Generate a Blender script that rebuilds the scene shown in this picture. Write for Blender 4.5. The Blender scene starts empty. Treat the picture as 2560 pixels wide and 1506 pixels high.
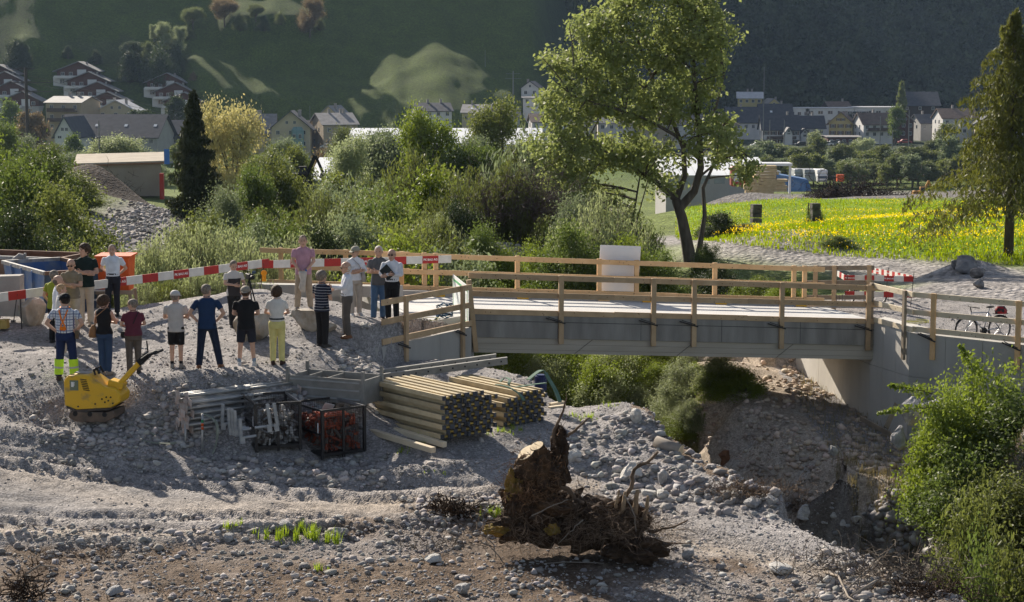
import bpy, bmesh, math, random
import numpy as np
from mathutils import Vector, Matrix, Euler
random.seed(7); rng = np.random.default_rng(7)
SC = bpy.context.scene; COL = SC.collection
R = math.radians
# ------------------------------------------------------------ camera
FPX, CZ = 4800.0, 7.0
PITCH = math.atan(596/4800)
cd = bpy.data.cameras.new('camera'); cam = bpy.data.objects.new('camera', cd); COL.objects.link(cam)
cd.sensor_width = 36; cd.lens = FPX/2560*36; cd.clip_start = .5; cd.clip_end = 4000
cam.location = (0, 0, CZ); cam.rotation_euler = (math.pi/2 - PITCH, 0, 0)
SC.camera = cam
# ------------------------------------------------------------ sky, sun, exposure
SUN_EL, SUN_AZ = R(30), R(-31)          # azimuth measured from +Y, negative = left
w = bpy.data.worlds.new("World"); SC.world = w; w.use_nodes = True
nt = w.node_tree; bg = nt.nodes['Background']
sky = nt.nodes.new('ShaderNodeTexSky'); sky.sky_type = 'NISHITA'; sky.sun_disc = False
sky.sun_elevation = SUN_EL; sky.sun_rotation = SUN_AZ; sky.altitude = 500; sky.dust_density = 1.5
hsv = nt.nodes.new('ShaderNodeHueSaturation'); hsv.inputs['Saturation'].default_value = .72; nt.links.new(sky.outputs[0], hsv.inputs['Color']); nt.links.new(hsv.outputs[0], bg.inputs[0]); bg.inputs[1].default_value = 0.07
sl = bpy.data.lights.new('sun', 'SUN'); sl.energy = 5.0; sl.angle = R(.53); sl.color = (1, .90, .76)
so = bpy.data.objects.new('sun', sl); COL.objects.link(so)
SUNV = Vector((math.sin(SUN_AZ)*math.cos(SUN_EL), math.cos(SUN_AZ)*math.cos(SUN_EL), math.sin(SUN_EL)))
so.rotation_euler = SUNV.to_track_quat('Z', 'Y').to_euler(); so.location = (0, 0, 60)
SC.view_settings.view_transform = 'Standard'; SC.view_settings.look = 'None'
SC.view_settings.exposure = 0.78; SC.view_settings.gamma = 1; SC.view_settings.use_curve_mapping = False
SC.cycles.use_denoising = True; SC.cycles.max_bounces = 5; SC.cycles.diffuse_bounces = 3
SC.cycles.glossy_bounces = 2; SC.cycles.transmission_bounces = 3; SC.cycles.transparent_max_bounces = 4
SC.cycles.volume_bounces = 0; SC.cycles.use_adaptive_sampling = True; SC.cycles.adaptive_threshold = 0.02
# ------------------------------------------------------------ projection helpers
cp_, sp_ = math.cos(PITCH), math.sin(PITCH)
def P(px, py, Y):
    r = (px-1280)/FPX; u = (753-py)/FPX
    t = Y/(cp_+u*sp_)
    return Vector((r*t, Y, CZ+(-sp_+u*cp_)*t))
# ------------------------------------------------------------ noise (numpy value noise)
_perm = rng.permutation(4096); _val = rng.random(4096)
def vnoise(x, y, seed=0):
    x = np.asarray(x, float); y = np.asarray(y, float)
    xi = np.floor(x).astype(int); yi = np.floor(y).astype(int); xf = x-xi; yf = y-yi
    xf = xf*xf*(3-2*xf); yf = yf*yf*(3-2*yf)
    def h(a, b): return _val[_perm[(_perm[(a+seed*131) & 4095]+b) & 4095]]
    return ((h(xi, yi)*(1-xf)+h(xi+1, yi)*xf)*(1-yf)+(h(xi, yi+1)*(1-xf)+h(xi+1, yi+1)*xf)*yf)*2-1
def fbm(x, y, o=4, seed=0):
    s = 0; a = 1; 
    for k in range(o):
        s = s+a*vnoise(x*2**k+k*17.3, y*2**k-k*9.1, seed+k); a *= .5
    return s
def sstep(a, b, x):
    t = np.clip((x-a)/(b-a), 0, 1); return t*t*(3-2*t)
# ------------------------------------------------------------ terrain height
class TPS:
    def __init__(s, pts, lam=1e-4):
        p = np.array(pts, float); s.c = np.stack([p[:, 0]/p[:, 1]*4, np.log(p[:, 1])*4], 1); z = p[:, 2]; n = len(p)
        K = s.k(s.c)+lam*np.eye(n); A = np.zeros((n+3, n+3)); A[:n, :n] = K
        A[:n, n] = 1; A[:n, n+1:] = s.c; A[n, :n] = 1; A[n+1:, :n] = s.c.T
        s.w = np.linalg.solve(A, np.concatenate([z, np.zeros(3)]))
    def k(s, q):
        d2 = ((q[:, None, :]-s.c[None])**2).sum(-1)+1e-9
        return .5*d2*np.log(d2)
    def __call__(s, x, y):
        x = np.atleast_1d(np.asarray(x, float)).ravel(); y = np.atleast_1d(np.asarray(y, float)).ravel()
        out = np.empty(len(x))
        for i in range(0, len(x), 20000):
            yy = np.clip(y[i:i+20000], 18, 900); q = np.stack([np.clip(x[i:i+20000]/yy*4, -1.7, 1.7), np.log(yy)*4], 1)
            out[i:i+20000] = s.k(q) @ s.w[:-3]+s.w[-3]+q @ s.w[-2:]
        return out
def c3(px, py, Y):
    v = P(px, py, Y); return (v.x, v.y, v.z)
CT = [c3(*a) for a in [
 (167,945,38.7),(264,942,39),(336,943,38.9),(442,927,39.3),(617,917,39.6),(694,913,39.8),(806,876,41.3),(868,836,42.8),(981,803,44.9),(586,818,43.5),(140,857,42.9),(216,815,44.2),
 (751,776,45.3),(283,797,44.6),(950,798,45.6),(521,934,39.15),(885,893,42.2),(20,806,44.3),(640,728,48.2),(20,900,39.9),
 (380,765,46),(700,890,40.6),(240,1052,37.5),(100,1050,37.5),(480,1000,38.2),(700,985,38.6),(700,1152,36.7),(890,1140,37.2),(520,1122,37),
 (1110,1092,37.6),(1220,1066,38.6),(1350,1062,38.8),(960,965,40.2),(1180,930,42),(0,1100,36.5),(0,1330,31.7),(600,1200,35.3),(600,1335,31.8),
 (1100,1200,35.5),(1300,1120,37.5),(1500,1200,35.7),(1500,1400,30.6),(0,1500,28),(1280,1500,28.2),(2400,1500,28.7),(1700,1200,35.7),
 (2000,1350,32),(1600,1060,39.4),(1420,1015,40.8),
 (2500,700,69),(2460,842,54.3),(2300,790,57),(1760,605,92),(2150,640,86),(2037,566,109),(1720,650,87),(2300,505,166),(1850,505,166),(2550,520,150),
 (2540,640,84),(300,600,85),(350,520,130),(120,520,135),(250,488,235),(60,470,250),(450,540,110)]]
CT += [(-9,52,-.9),(-4,53,-.7),(-14,52,-.6),(-3,62,-2.6),(4,64,-2.2),(8,62,-.9),(-9,64,-2.4),(-18,75,-1.5),(-6,90,-4.5),(4,90,-4),(12,60,-.7),(17,58,-.8),
 (-10,130,-8),(5,130,-6),(-10,200,-14),(20,200,-9),(60,200,-6),(-15,35,-.2),(15,35,-1.2),(14,44,-.9),(-15,20,-.8),(0,20,-1),(15,20,-1.2)]
for Y_ in (290, 360, 450, 600, 760, 900):
    for q in (-.3, -.15, 0, .15, .3): CT.append((q*Y_, Y_, -14 if (Y_ == 290 and q < -.1) else (-19 if Y_ == 290 else -22)))
_TP = TPS(CT)
_GU, _GV = np.linspace(-1.7, 1.7, 300), np.linspace(math.log(18)*4, math.log(900)*4, 560)
_gx, _gy = np.meshgrid(_GU, np.exp(_GV/4)); _TG = _TP((_gx/4*_gy).ravel(), _gy.ravel()).reshape(len(_GV), len(_GU))
def TP(x, y):
    yy = np.clip(y, 18, 900); a = (np.clip(x/yy*4, -1.69, 1.69)+1.7)/3.4*(len(_GU)-1); b = (np.log(yy)*4-_GV[0])/(_GV[-1]-_GV[0])*(len(_GV)-1)
    b = np.clip(b, 0, len(_GV)-1.001); i = a.astype(int); j = b.astype(int); f = a-i; g = b-j
    return (_TG[j, i]*(1-f)+_TG[j, i+1]*f)*(1-g)+(_TG[j+1, i]*(1-f)+_TG[j+1, i+1]*f)*g
RAV = [(-.6,49.2),(.0,54.8),(1.4,55.5),(2.2,50),(4.2,45.6),(8.4,43.0),(9.3,38),(9.9,30),(10.2,22),(8.9,22),(8.5,29),(6.9,33.2),(5.7,37.2),(4.6,40.6),(2.2,43)]
ABR = [(8.80,57.7),(10.0,52.35),(10.65,50.3),(13.0,48.3),(22,41.1),(40,41),(40,75),(8.9,75)]
ABL = [(-3.75,43.6),(-1.35,48.4),(-2.5,53.2),(-5,53.2),(-5,43.6)]
SLAB = [(-4.3,52.7),(-2.2,53.6),(-.8,48.4),(-1.9,47.7),(-2.9,48.7)]
ZF = [(-3.2,43.45),(-.98,48.0),(.5,48.8),(2,43.5),(1.5,41.6),(-2.6,41.9),(-3.2,42.9)]
def inpoly(x, y, poly):
    c = np.zeros(len(x), bool); n = len(poly)
    for i in range(n):
        x1, y1 = poly[i]; x2, y2 = poly[(i+1) % n]
        if y1 == y2: continue
        t = ((y1 > y) != (y2 > y)) & (x < (x2-x1)*(y-y1)/(y2-y1)+x1); c ^= t
    return c
def pdist(x, y, poly, closed=True):
    d = np.full(len(x), 1e9); n = len(poly)
    for i in range(n if closed else n-1):
        x1, y1 = poly[i]; x2, y2 = poly[(i+1) % n]; dx, dy = x2-x1, y2-y1
        t = np.clip(((x-x1)*dx+(y-y1)*dy)/(dx*dx+dy*dy), 0, 1)
        d = np.minimum(d, np.hypot(x-x1-t*dx, y-y1-t*dy))
    return d
# hill: rise above the valley floor, integrated outwards column by column
HPX = np.arange(-900, 3500, 10.0); HY = np.arange(560, 1300, 3.0)
LITP = [([860,985,1110,1200,1345],[205,128,92,140,250],[272,282,276,274,282]),([520,640,800,985],[198,184,190,182],[238,246,252,264]),([450,520,600,670],[100,118,165,208],[158,200,240,248]),
        ([600,700,850],[76,82,98],[112,118,124]),([40,60,125],[66,60,92],[98,105,108]),([540,600,700,830],[20,0,0,30],[50,54,55,58])]
def _hill():
    Y0 = np.interp(HPX, [-900,100,900,1340,1650,3500], [640,640,665,680,950,950])
    z = np.zeros((len(HPX), len(HY))); nom = np.zeros(len(HPX))
    for j, Y in enumerate(HY):
        sy = 157-(nom-22-CZ)/Y*4800; base = np.interp(HPX, [0,1350,1700], [.665,.665,.85])+.02*vnoise(HPX/130, HPX*0+Y/25., 5)
        s = np.where((np.abs(sy-56) < 5) & (HPX > 440) & (HPX < 830), .45, base)
        s = np.where(sy < -60, .45, s); s = np.where(nom > 190, .05, s)*np.clip((Y-Y0)/10, 0, 1)
        nom = np.where(Y > Y0, nom+s*3.0, nom); sy = 157-(nom-22-CZ)/Y*4800
        z[:, j] = nom
    SY = 157-(z-22-CZ)/HY[None]*4800; N0 = z.copy()
    for (ax, tp, bt) in LITP:  # ledges shaped into the hill so that these patches catch the sun
        for i, p in enumerate(HPX):
            e = float(sstep(ax[0]-12, ax[0]+30, p)*sstep(ax[-1]+12, ax[-1]-20, p))
            if e <= 0: continue
            t_ = np.interp(p, ax, tp)+4*float(vnoise(p/40., 0., 12)); q = np.interp(p, ax, bt)+4*float(vnoise(p/40., 0., 14)); j = int(np.argmax(SY[i] < t_)); Yt, zt = HY[j], N0[i, j]; g_ = .36+.02*float(vnoise(p/30., 0, 15)); run = max(q-t_, 8)*Yt/4800/g_; dY = Yt-HY
            prof = np.where(dY < run, zt-g_*dY, zt-g_*run-1.5*(dY-run))-(1-e)*9+.9*vnoise((HY-p*.10)/4.5, HY*0+p/60., 17)+.5*vnoise(HY*0+p/16.+HY*.12, HY*.02, 18)
            m = (dY > 0) & (prof > -3); z[i] = np.where(m, np.maximum(z[i], prof), z[i])
    return z
HZ = _hill()
for _ in range(2): HZ[1:-1] = (HZ[:-2]+2*HZ[1:-1]+HZ[2:])/4
def hillz(x, y):
    px = np.clip(1280+x/np.maximum(y, 1)*FPX, -890, 3480); fi = (px+900)/10; i = fi.astype(int); fx = fi-i
    fj = np.clip((y-560)/3, 0, len(HY)-2.001); j = fj.astype(int); fy = fj-j
    return (HZ[i, j]*(1-fx)+HZ[i+1, j]*fx)*(1-fy)+(HZ[i, j+1]*(1-fx)+HZ[i+1, j+1]*fx)*fy
BUMPS = [] # (x,y,rx,ry,h,rot)
def bump_px(px, py, Y, rx, ry, h, rot=0):
    v = P(px, py, Y); BUMPS.append((v.x, v.y, rx, ry, h, rot))
# heaps and windrows that belong to the ground sheet
bump_px(545,975,38.6,1.6,.4,.10,.1); bump_px(870,905,41,1.0,.8,.12); bump_px(470,1035,38,1.6,.8,.22,-.2)
bump_px(600,985,38.8,1.5,.6,.15); bump_px(1020,1215,35.2,1.2,.3,-.12); bump_px(1250,1195,36,.5,.3,-.10)
bump_px(1250,560,78,3.4,4.5,3.0,0); bump_px(1150,620,70,3,3,1.6,0); bump_px(345,505,150,4.2,5,2.3,0); bump_px(240,530,125,2.6,4,2.0)
bump_px(2060,480,260,12,9,3.2); bump_px(2200,470,300,14,10,3); bump_px(1905,490,210,6,5,2.4); bump_px(1850,500,200,6,5,2)
bump_px(2420,695,73,1.6,1.0,.6); bump_px(1650,1050,39.2,1.2,.7,.35,.3); bump_px(1560,1030,40.2,.9,.6,.25)
WIND = [([(-12,36.9),(-7.8,36.6),(-5.6,35.9),(-3,35.6),(-.8,36.1),(1.2,36.6)],.35,.16),
        ([(-12,31.4),(-6,31.2),(-3.5,32.2),(-1.2,32.7),(.2,33)],.4,.18),
        ([(1.6,36.6),(3.2,35.6),(5,34),(6.3,31.6),(7.6,29.4)],.35,.22)]
def height(x, y, fine=True):
    x = np.atleast_1d(np.asarray(x, float)).ravel(); y = np.atleast_1d(np.asarray(y, float)).ravel()
    z = TP(x, y)
    m = (y > 24) & (y < 76)
    if m.any():
        xs, ys = x[m], y[m]; zz = z[m]
        bench = np.clip(-1.9-.06*(58-ys)-.18*np.clip(xs-6.8, 0, 3.4), -3.8, -.6)
        br = inpoly(xs, ys, ABR); 
        zone = (xs > 4.2) & (ys > 43.2) & (ys < 66) & ~br; bench = bench+np.maximum(ys-57.5, 0)*1.1
        zz = np.where(zone, np.minimum(zz, bench), zz)
        right = (~br) & (xs > 9) & (ys <= 43.2+0*xs)
        zz = np.where(right, np.minimum(zz, -2.0+.45*(xs-9)+.0*ys), zz)
        d = pdist(xs, ys, RAV); ins = inpoly(xs, ys, RAV); d = np.where(ins, 0, d)
        k = np.where((ys < 45) & (xs < 8.7), 3.2, np.where((xs > 1.8) & (ys > 44.6) & (ys < 57.5), 1.05, np.where(ys > 53, .75, 1.9)))
        k = np.where((ys < 47) & (xs > 8.2), 1.7, k)
        rv = -6.6+k*d*(1+.18*vnoise(xs*.9, ys*.9, 3))
        rv = np.where((inpoly(xs, ys, ABL) | br), 99, rv)
        zz = np.minimum(zz, rv)
        z[m] = zz
        z[m] = np.where(inpoly(xs, ys, SLAB), np.minimum(z[m], .40), z[m])
        dz = pdist(xs, ys, ZF); iz = inpoly(xs, ys, ZF); side = ((xs+3.23)*4.4-(ys-43.5)*2.21) > 0
        ok = (iz | ((ys < 43.3) & (xs > -4.4)) | side) & (ys < 48.5) & (xs < 3)
        zz2 = np.minimum(z[m], .0+1.7*np.where(iz, 0, dz)); z[m] = np.where(ok & (ys > 40.6), zz2, z[m])
    for (bx, by, rx, ry, h, ro) in BUMPS:
        m = (np.abs(x-bx) < 3*max(rx, ry)) & (np.abs(y-by) < 3*max(rx, ry))
        if m.any():
            dx, dy = x[m]-bx, y[m]-by; c, s_ = math.cos(ro), math.sin(ro)
            z[m] += h*np.exp(-((dx*c+dy*s_)/rx)**2-((-dx*s_+dy*c)/ry)**2)
    m = (y < 42)
    if m.any():
        for (pl, wd, h) in WIND:
            d = pdist(x[m], y[m], pl, False); z[m] += h*np.exp(-(d/wd)**2)
    m = y > 560
    if m.any(): z[m] += hillz(x[m], y[m])
    if fine:
        rough = np.where(y < 62, 1, 0)
        z = z+rough*(.035*fbm(x*1.1, y*1.1, 3, 1)+.018*fbm(x*5, y*5, 2, 9))+np.where(y > 62, .12*fbm(x*.25, y*.25, 3, 2), 0)
    return z
def gz(x, y): return float(height([x], [y], True)[0])
def G(px, py, y0=24, y1=400):
    """where the pixel's ray meets the ground"""
    ys = np.exp(np.linspace(math.log(y0), math.log(y1), 1400)); a = P(px, py, 1.0)
    xs = a.x*ys; zs = CZ+(a.z-CZ)*ys; h = height(xs, ys, True); k = np.argmax(zs < h)
    if zs[k] >= h[k]: k = len(ys)-1
    return Vector((xs[k], ys[k], h[k]))
def atY(px, Y):
    x = P(px, 600, Y).x; return Vector((x, Y, gz(x, Y)))
# ------------------------------------------------------------ materials
MATS = {}
def mat(name, col, rough=.85, col2=None, scale=6., mix=1., bump=0., bscale=40., metal=0., transl=0., spec=.3, coords='Object', stretch=(1,1,1), rnd=0., detail=4., bdist=.02, lo=.35, hi=.65):
    if name in MATS: return MATS[name]
    m = bpy.data.materials.new(name); MATS[name] = m; m.use_nodes = True; n = m.node_tree; L = n.links
    b = n.nodes['Principled BSDF']; b.inputs['Roughness'].default_value = rough; b.inputs['Metallic'].default_value = metal
    b.inputs['Specular IOR Level'].default_value = spec; b.inputs['Base Color'].default_value = (*col, 1)
    tc = n.nodes.new('ShaderNodeTexCoord'); mp = n.nodes.new('ShaderNodeMapping'); mp.inputs['Scale'].default_value = stretch
    L.new(tc.outputs[coords], mp.inputs[0]); out = None
    if col2 is not None:
        no = n.nodes.new('ShaderNodeTexNoise'); no.inputs['Scale'].default_value = scale; no.inputs['Detail'].default_value = detail
        L.new(mp.outputs[0], no.inputs['Vector'])
        r = n.nodes.new('ShaderNodeValToRGB'); r.color_ramp.elements[0].position = lo; r.color_ramp.elements[1].position = hi
        r.color_ramp.elements[0].color = (*col, 1); r.color_ramp.elements[1].color = (*[a*(1-mix)+b_*mix for a, b_ in zip(col, col2)], 1)
        L.new(no.outputs[0], r.inputs[0]); out = r.outputs[0]
    if rnd > 0:
        oi = n.nodes.new('ShaderNodeObjectInfo'); hs = n.nodes.new('ShaderNodeHueSaturation')
        ma = n.nodes.new('ShaderNodeMapRange'); ma.inputs['To Min'].default_value = 1-rnd; ma.inputs['To Max'].default_value = 1+rnd
        L.new(oi.outputs['Random'], ma.inputs[0]); L.new(ma.outputs[0], hs.inputs['Value'])
        if out: L.new(out, hs.inputs['Color'])
        else: hs.inputs['Color'].default_value = (*col, 1)
        out = hs.outputs[0]
    if out: L.new(out, b.inputs['Base Color'])
    if bump > 0:
        nb = n.nodes.new('ShaderNodeTexNoise'); nb.inputs['Scale'].default_value = bscale; nb.inputs['Detail'].default_value = 3
        L.new(mp.outputs[0], nb.inputs['Vector']); bp = n.nodes.new('ShaderNodeBump'); bp.inputs['Strength'].default_value = bump
        bp.inputs['Distance'].default_value = bdist; L.new(nb.outputs[0], bp.inputs['Height']); L.new(bp.outputs[0], b.inputs['Normal'])
    if transl > 0:
        t = n.nodes.new('ShaderNodeBsdfTranslucent'); mx = n.nodes.new('ShaderNodeMixShader'); mx.inputs[0].default_value = transl
        if out:
            hs2 = n.nodes.new('ShaderNodeHueSaturation'); hs2.inputs['Value'].default_value = 1.5; hs2.inputs['Saturation'].default_value = 1.1
            L.new(out, hs2.inputs['Color']); L.new(hs2.outputs[0], t.inputs[0])
        else: t.inputs[0].default_value = (*col, 1)
        L.new(b.outputs[0], mx.inputs[1]); L.new(t.outputs[0], mx.inputs[2]); L.new(mx.outputs[0], n.nodes['Material Output'].inputs[0])
    return m
def leafmat(name, c, c2, tr=.38, rnd=.18):
    return mat(name, c, .6, c2, scale=1.1, transl=tr, spec=.35, rnd=rnd, lo=.3, hi=.7, coords='Object')
# ------------------------------------------------------------ objects
def thing(name, label, cat, loc=(0,0,0), rz=0., group=None, rot=None):
    o = bpy.data.objects.new(name, None); COL.objects.link(o); o.location = loc
    o.rotation_euler = rot if rot else (0, 0, rz); o.empty_display_size = .2
    o['label'] = label; o['category'] = cat; o['kind'] = 'thing'
    if group: o['group'] = group
    return o
def tag(o, label, cat, group=None, kind=None):
    if label: o['label'] = label
    if cat: o['category'] = cat
    if group: o['group'] = group
    if kind: o['kind'] = kind
    elif cat: o['kind'] = 'thing'
    return o
def npmesh(name, V, Fc, mats, smooth=False, mi=None, attr=None):
    V = np.asarray(V, np.float32); me = bpy.data.meshes.new(name)
    if isinstance(Fc, np.ndarray):
        nf, k = Fc.shape; me.vertices.add(len(V)); me.loops.add(nf*k); me.polygons.add(nf)
        me.vertices.foreach_set('co', V.ravel()); me.loops.foreach_set('vertex_index', Fc.ravel().astype(np.int32))
        me.polygons.foreach_set('loop_start', np.arange(0, nf*k, k, dtype=np.int32)); me.update(calc_edges=True)
    else:
        me.from_pydata([tuple(map(float, v)) for v in V], [], [tuple(int(i) for i in f) for f in Fc]); me.update()
    for m in (mats if isinstance(mats, (list, tuple)) else [mats]): me.materials.append(m)
    if mi is not None: me.polygons.foreach_set('material_index', np.asarray(mi, np.int32))
    if smooth: me.polygons.foreach_set('use_smooth', np.ones(len(me.polygons), bool))
    if attr is not None:
        a = me.color_attributes.new('tint', 'FLOAT_COLOR', 'POINT'); a.data.foreach_set('color', np.asarray(attr, np.float32).ravel())
    return me
def put(name, me, parent=None, loc=None, rot=None, scale=None):
    o = bpy.data.objects.new(name, me); COL.objects.link(o)
    if parent: o.parent = parent
    if loc is not None: o.location = loc
    if rot is not None: o.rotation_euler = rot
    if scale is not None: o.scale = scale if hasattr(scale, '__len__') else (scale,)*3
    return o
def ring_frame(d):
    d = Vector(d).normalized(); u = d.cross(Vector((0, 0, 1)))
    if u.length < 1e-4: u = Vector((1, 0, 0))
    u.normalize(); return u, d.cross(u).normalized()
class MB:
    def __init__(s): s.V = []; s.F = []; s.M = []; s.m = 0
    def add(s, V, Fc):
        k = len(s.V); s.V += [tuple(v) for v in V]; s.F += [tuple(i+k for i in f) for f in Fc]; s.M += [s.m]*len(Fc); return s
    def box(s, c, size, rot=None, rz=0., taper=1.):
        hx, hy, hz = size[0]/2, size[1]/2, size[2]/2
        V = [Vector((x*hx*(taper if z > 0 else 1), y*hy*(taper if z > 0 else 1), z*hz)) for z in (-1, 1) for y in (-1, 1) for x in (-1, 1)]
        M = Euler(rot).to_matrix() if rot else Matrix.Rotation(rz, 3, 'Z')
        V = [M @ v+Vector(c) for v in V]
        return s.add(V, [(0,2,3,1),(4,5,7,6),(0,1,5,4),(2,6,7,3),(0,4,6,2),(1,3,7,5)])
    def bar(s, p, q, wd, ht, up=(0,0,1)):
        """beam from p to q; wd across, ht along up; p,q on its centre line"""
        p, q = Vector(p), Vector(q); d = (q-p).normalized(); u = Vector(up); a = d.cross(u)
        if a.length < 1e-5: a = d.cross(Vector((1, 0, 0)))
        a.normalize(); b = a.cross(d).normalized(); V = []
        for e in (p, q):
            for sa, sb in ((-1,-1),(1,-1),(1,1),(-1,1)): V.append(e+a*sa*wd/2+b*sb*ht/2)
        return s.add(V, [(0,1,2,3),(7,6,5,4),(0,4,5,1),(1,5,6,2),(2,6,7,3),(3,7,4,0)])
    def tube(s, pts, r, n=8, cap=True):
        pts = [Vector(p) for p in pts]; k = len(s.V); rr = r if hasattr(r, '__len__') else [r]*len(pts)
        for i, p in enumerate(pts):
            d = (pts[min(i+1, len(pts)-1)]-pts[max(i-1, 0)])
            if d.length < 1e-6: d = Vector((0, 0, 1))
            if i == 0: u, v = ring_frame(d)
            else:
                d.normalize(); u = u-d*u.dot(d)
                if u.length < 1e-4: u, v = ring_frame(d)
                u.normalize(); v = d.cross(u)
            for j in range(n):
                a = 2*math.pi*j/n; s.V.append(tuple(p+(u*math.cos(a)+v*math.sin(a))*rr[i]))
        for i in range(len(pts)-1):
            for j in range(n):
                s.F.append((k+i*n+j, k+i*n+(j+1) % n, k+(i+1)*n+(j+1) % n, k+(i+1)*n+j)); s.M.append(s.m)
        if cap:
            s.F.append(tuple(k+j for j in range(n))[::-1]); s.F.append(tuple(k+(len(pts)-1)*n+j for j in range(n))); s.M += [s.m]*2
        return s
    def rings(s, L, n=14, cap=True, ex=2.0, M=None):
        """L: list of (cx,cy,cz,rx,ry) horizontal rings; ex = superellipse exponent"""
        k = len(s.V)
        for (cx, cy, cz, rx, ry) in L:
            for j in range(n):
                a = 2*math.pi*j/n; c, q = math.cos(a), math.sin(a)
                v = Vector((cx+rx*math.copysign(abs(c)**(2/ex), c), cy+ry*math.copysign(abs(q)**(2/ex), q), cz))
                s.V.append(tuple(M @ v if M else v))
        for i in range(len(L)-1):
            for j in range(n): s.F.append((k+i*n+j, k+i*n+(j+1) % n, k+(i+1)*n+(j+1) % n, k+(i+1)*n+j)); s.M.append(s.m)
        if cap:
            s.F.append(tuple(k+j for j in range(n))[::-1]); s.F.append(tuple(k+(len(L)-1)*n+j for j in range(n))); s.M += [s.m]*2
        return s
    def ell(s, c, r, n=12, m=8, M=None, zmin=-1):
        k = len(s.V); rows = []
        for i in range(m+1):
            t = -math.pi/2+math.pi*i/m; rows.append((max(math.sin(t), zmin), math.cos(t)))
        for (zz, cc) in rows:
            for j in range(n):
                a = 2*math.pi*j/n; v = Vector((r[0]*cc*math.cos(a), r[1]*cc*math.sin(a), r[2]*zz))
                if M: v = M @ v
                s.V.append(tuple(v+Vector(c)))
        for i in range(m):
            for j in range(n): s.F.append((k+i*n+j, k+i*n+(j+1) % n, k+(i+1)*n+(j+1) % n, k+(i+1)*n+j)); s.M.append(s.m)
        return s
    def prism(s, poly, a, b):
        """poly: list of 3d points (planar), extruded from offset vector a to b"""
        n = len(poly); a, b = Vector(a), Vector(b); V = [Vector(p)+a for p in poly]+[Vector(p)+b for p in poly]
        return s.add(V, [tuple(range(n))[::-1], tuple(range(n, 2*n))]+[(i, (i+1) % n, n+(i+1) % n, n+i) for i in range(n)])
    def me(s, name, mats, smooth=False):
        m = npmesh(name, s.V, s.F, mats, smooth, s.M if isinstance(mats, (list, tuple)) and len(mats) > 1 else None)
        bm = bmesh.new(); bm.from_mesh(m); bmesh.ops.recalc_face_normals(bm, faces=bm.faces); bm.to_mesh(m); bm.free(); return m
    def build(s, name, mats, parent=None, smooth=False, world=False, bevel=0.):
        if world and parent: o_ = parent.location; s.V = [(v[0]-o_.x, v[1]-o_.y, v[2]-o_.z) for v in s.V]
        m = s.me(name, mats, smooth)
        if bevel > 0:
            bm = bmesh.new(); bm.from_mesh(m); bmesh.ops.bevel(bm, geom=list(bm.edges), offset=bevel, segments=1, affect='EDGES', clamp_overlap=True); bm.to_mesh(m); bm.free()
        return put(name, m, parent)
def copytree(src, loc, rz=None, label=None, scale=None, group=None):
    r = src.copy(); COL.objects.link(r); r.location = loc
    if rz is not None: r.rotation_euler = (r.rotation_euler.x, r.rotation_euler.y, rz)
    if scale: r.scale = scale if hasattr(scale, '__len__') else (scale,)*3
    if label: r['label'] = label
    if group: r['group'] = group
    for ch in list(src.children):
        c = ch.copy(); COL.objects.link(c); c.parent = r
        for g in ch.children:
            d = g.copy(); COL.objects.link(d); d.parent = c
    return r
# ============================================================ ground sheets
def ground_mat(name, rough_scale):
    m = bpy.data.materials.new(name); m.use_nodes = True; n = m.node_tree; L = n.links; b = n.nodes['Principled BSDF']
    b.inputs['Roughness'].default_value = .95; b.inputs['Specular IOR Level'].default_value = .15
    at = n.nodes.new('ShaderNodeAttribute'); at.attribute_name = 'tint'
    tc = n.nodes.new('ShaderNodeTexCoord')
    vo = n.nodes.new('ShaderNodeTexVoronoi'); vo.inputs['Scale'].default_value = rough_scale
    n1 = n.nodes.new('ShaderNodeTexNoise'); n1.inputs['Scale'].default_value = rough_scale*.28; n1.inputs['Detail'].default_value = 8; n1.inputs['Roughness'].default_value = .7
    n2 = n.nodes.new('ShaderNodeTexNoise'); n2.inputs['Scale'].default_value = rough_scale*.03; n2.inputs['Detail'].default_value = 4
    for q in (vo, n1, n2): L.new(tc.outputs['Object'], q.inputs['Vector'])
    sep = n.nodes.new('ShaderNodeSeparateColor'); L.new(vo.outputs['Color'], sep.inputs[0])
    def mr(src, a, b_, c=0., d=1.):
        k = n.nodes.new('ShaderNodeMapRange'); k.inputs['From Min'].default_value = c; k.inputs['From Max'].default_value = d
        k.inputs['To Min'].default_value = a; k.inputs['To Max'].default_value = b_; L.new(src, k.inputs[0]); return k.outputs[0]
    def mul(a, c):
        k = n.nodes.new('ShaderNodeMath'); k.operation = 'MULTIPLY'; L.new(a, k.inputs[0]); L.new(c, k.inputs[1]); return k.outputs[0]
    f = mul(mul(mr(sep.outputs[0], .72, 1.3), mr(n1.outputs[0], .62, 1.38, .3, .7)), mr(n2.outputs[0], .82, 1.18, .3, .7))
    mx = n.nodes.new('ShaderNodeVectorMath'); mx.operation = 'SCALE'; L.new(at.outputs['Color'], mx.inputs[0]); L.new(f, mx.inputs['Scale'])
    L.new(mx.outputs[0], b.inputs['Base Color'])
    ad = n.nodes.new('ShaderNodeMath'); ad.operation = 'ADD'; L.new(n1.outputs[0], ad.inputs[0]); L.new(mr(vo.outputs['Distance'], .6, 0., 0., .6), ad.inputs[1])
    bp = n.nodes.new('ShaderNodeBump'); bp.inputs['Strength'].default_value = .9; bp.inputs['Distance'].default_value = .9/rough_scale
    L.new(ad.outputs[0], bp.inputs['Height']); L.new(bp.outputs[0], b.inputs['Normal'])
    return m
GRAV = np.array([.285,.267,.26]); TAN = np.array([.36,.30,.24]); BROWN = np.array([.10,.07,.05]); SOIL = np.array([.15,.11,.08])
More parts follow.
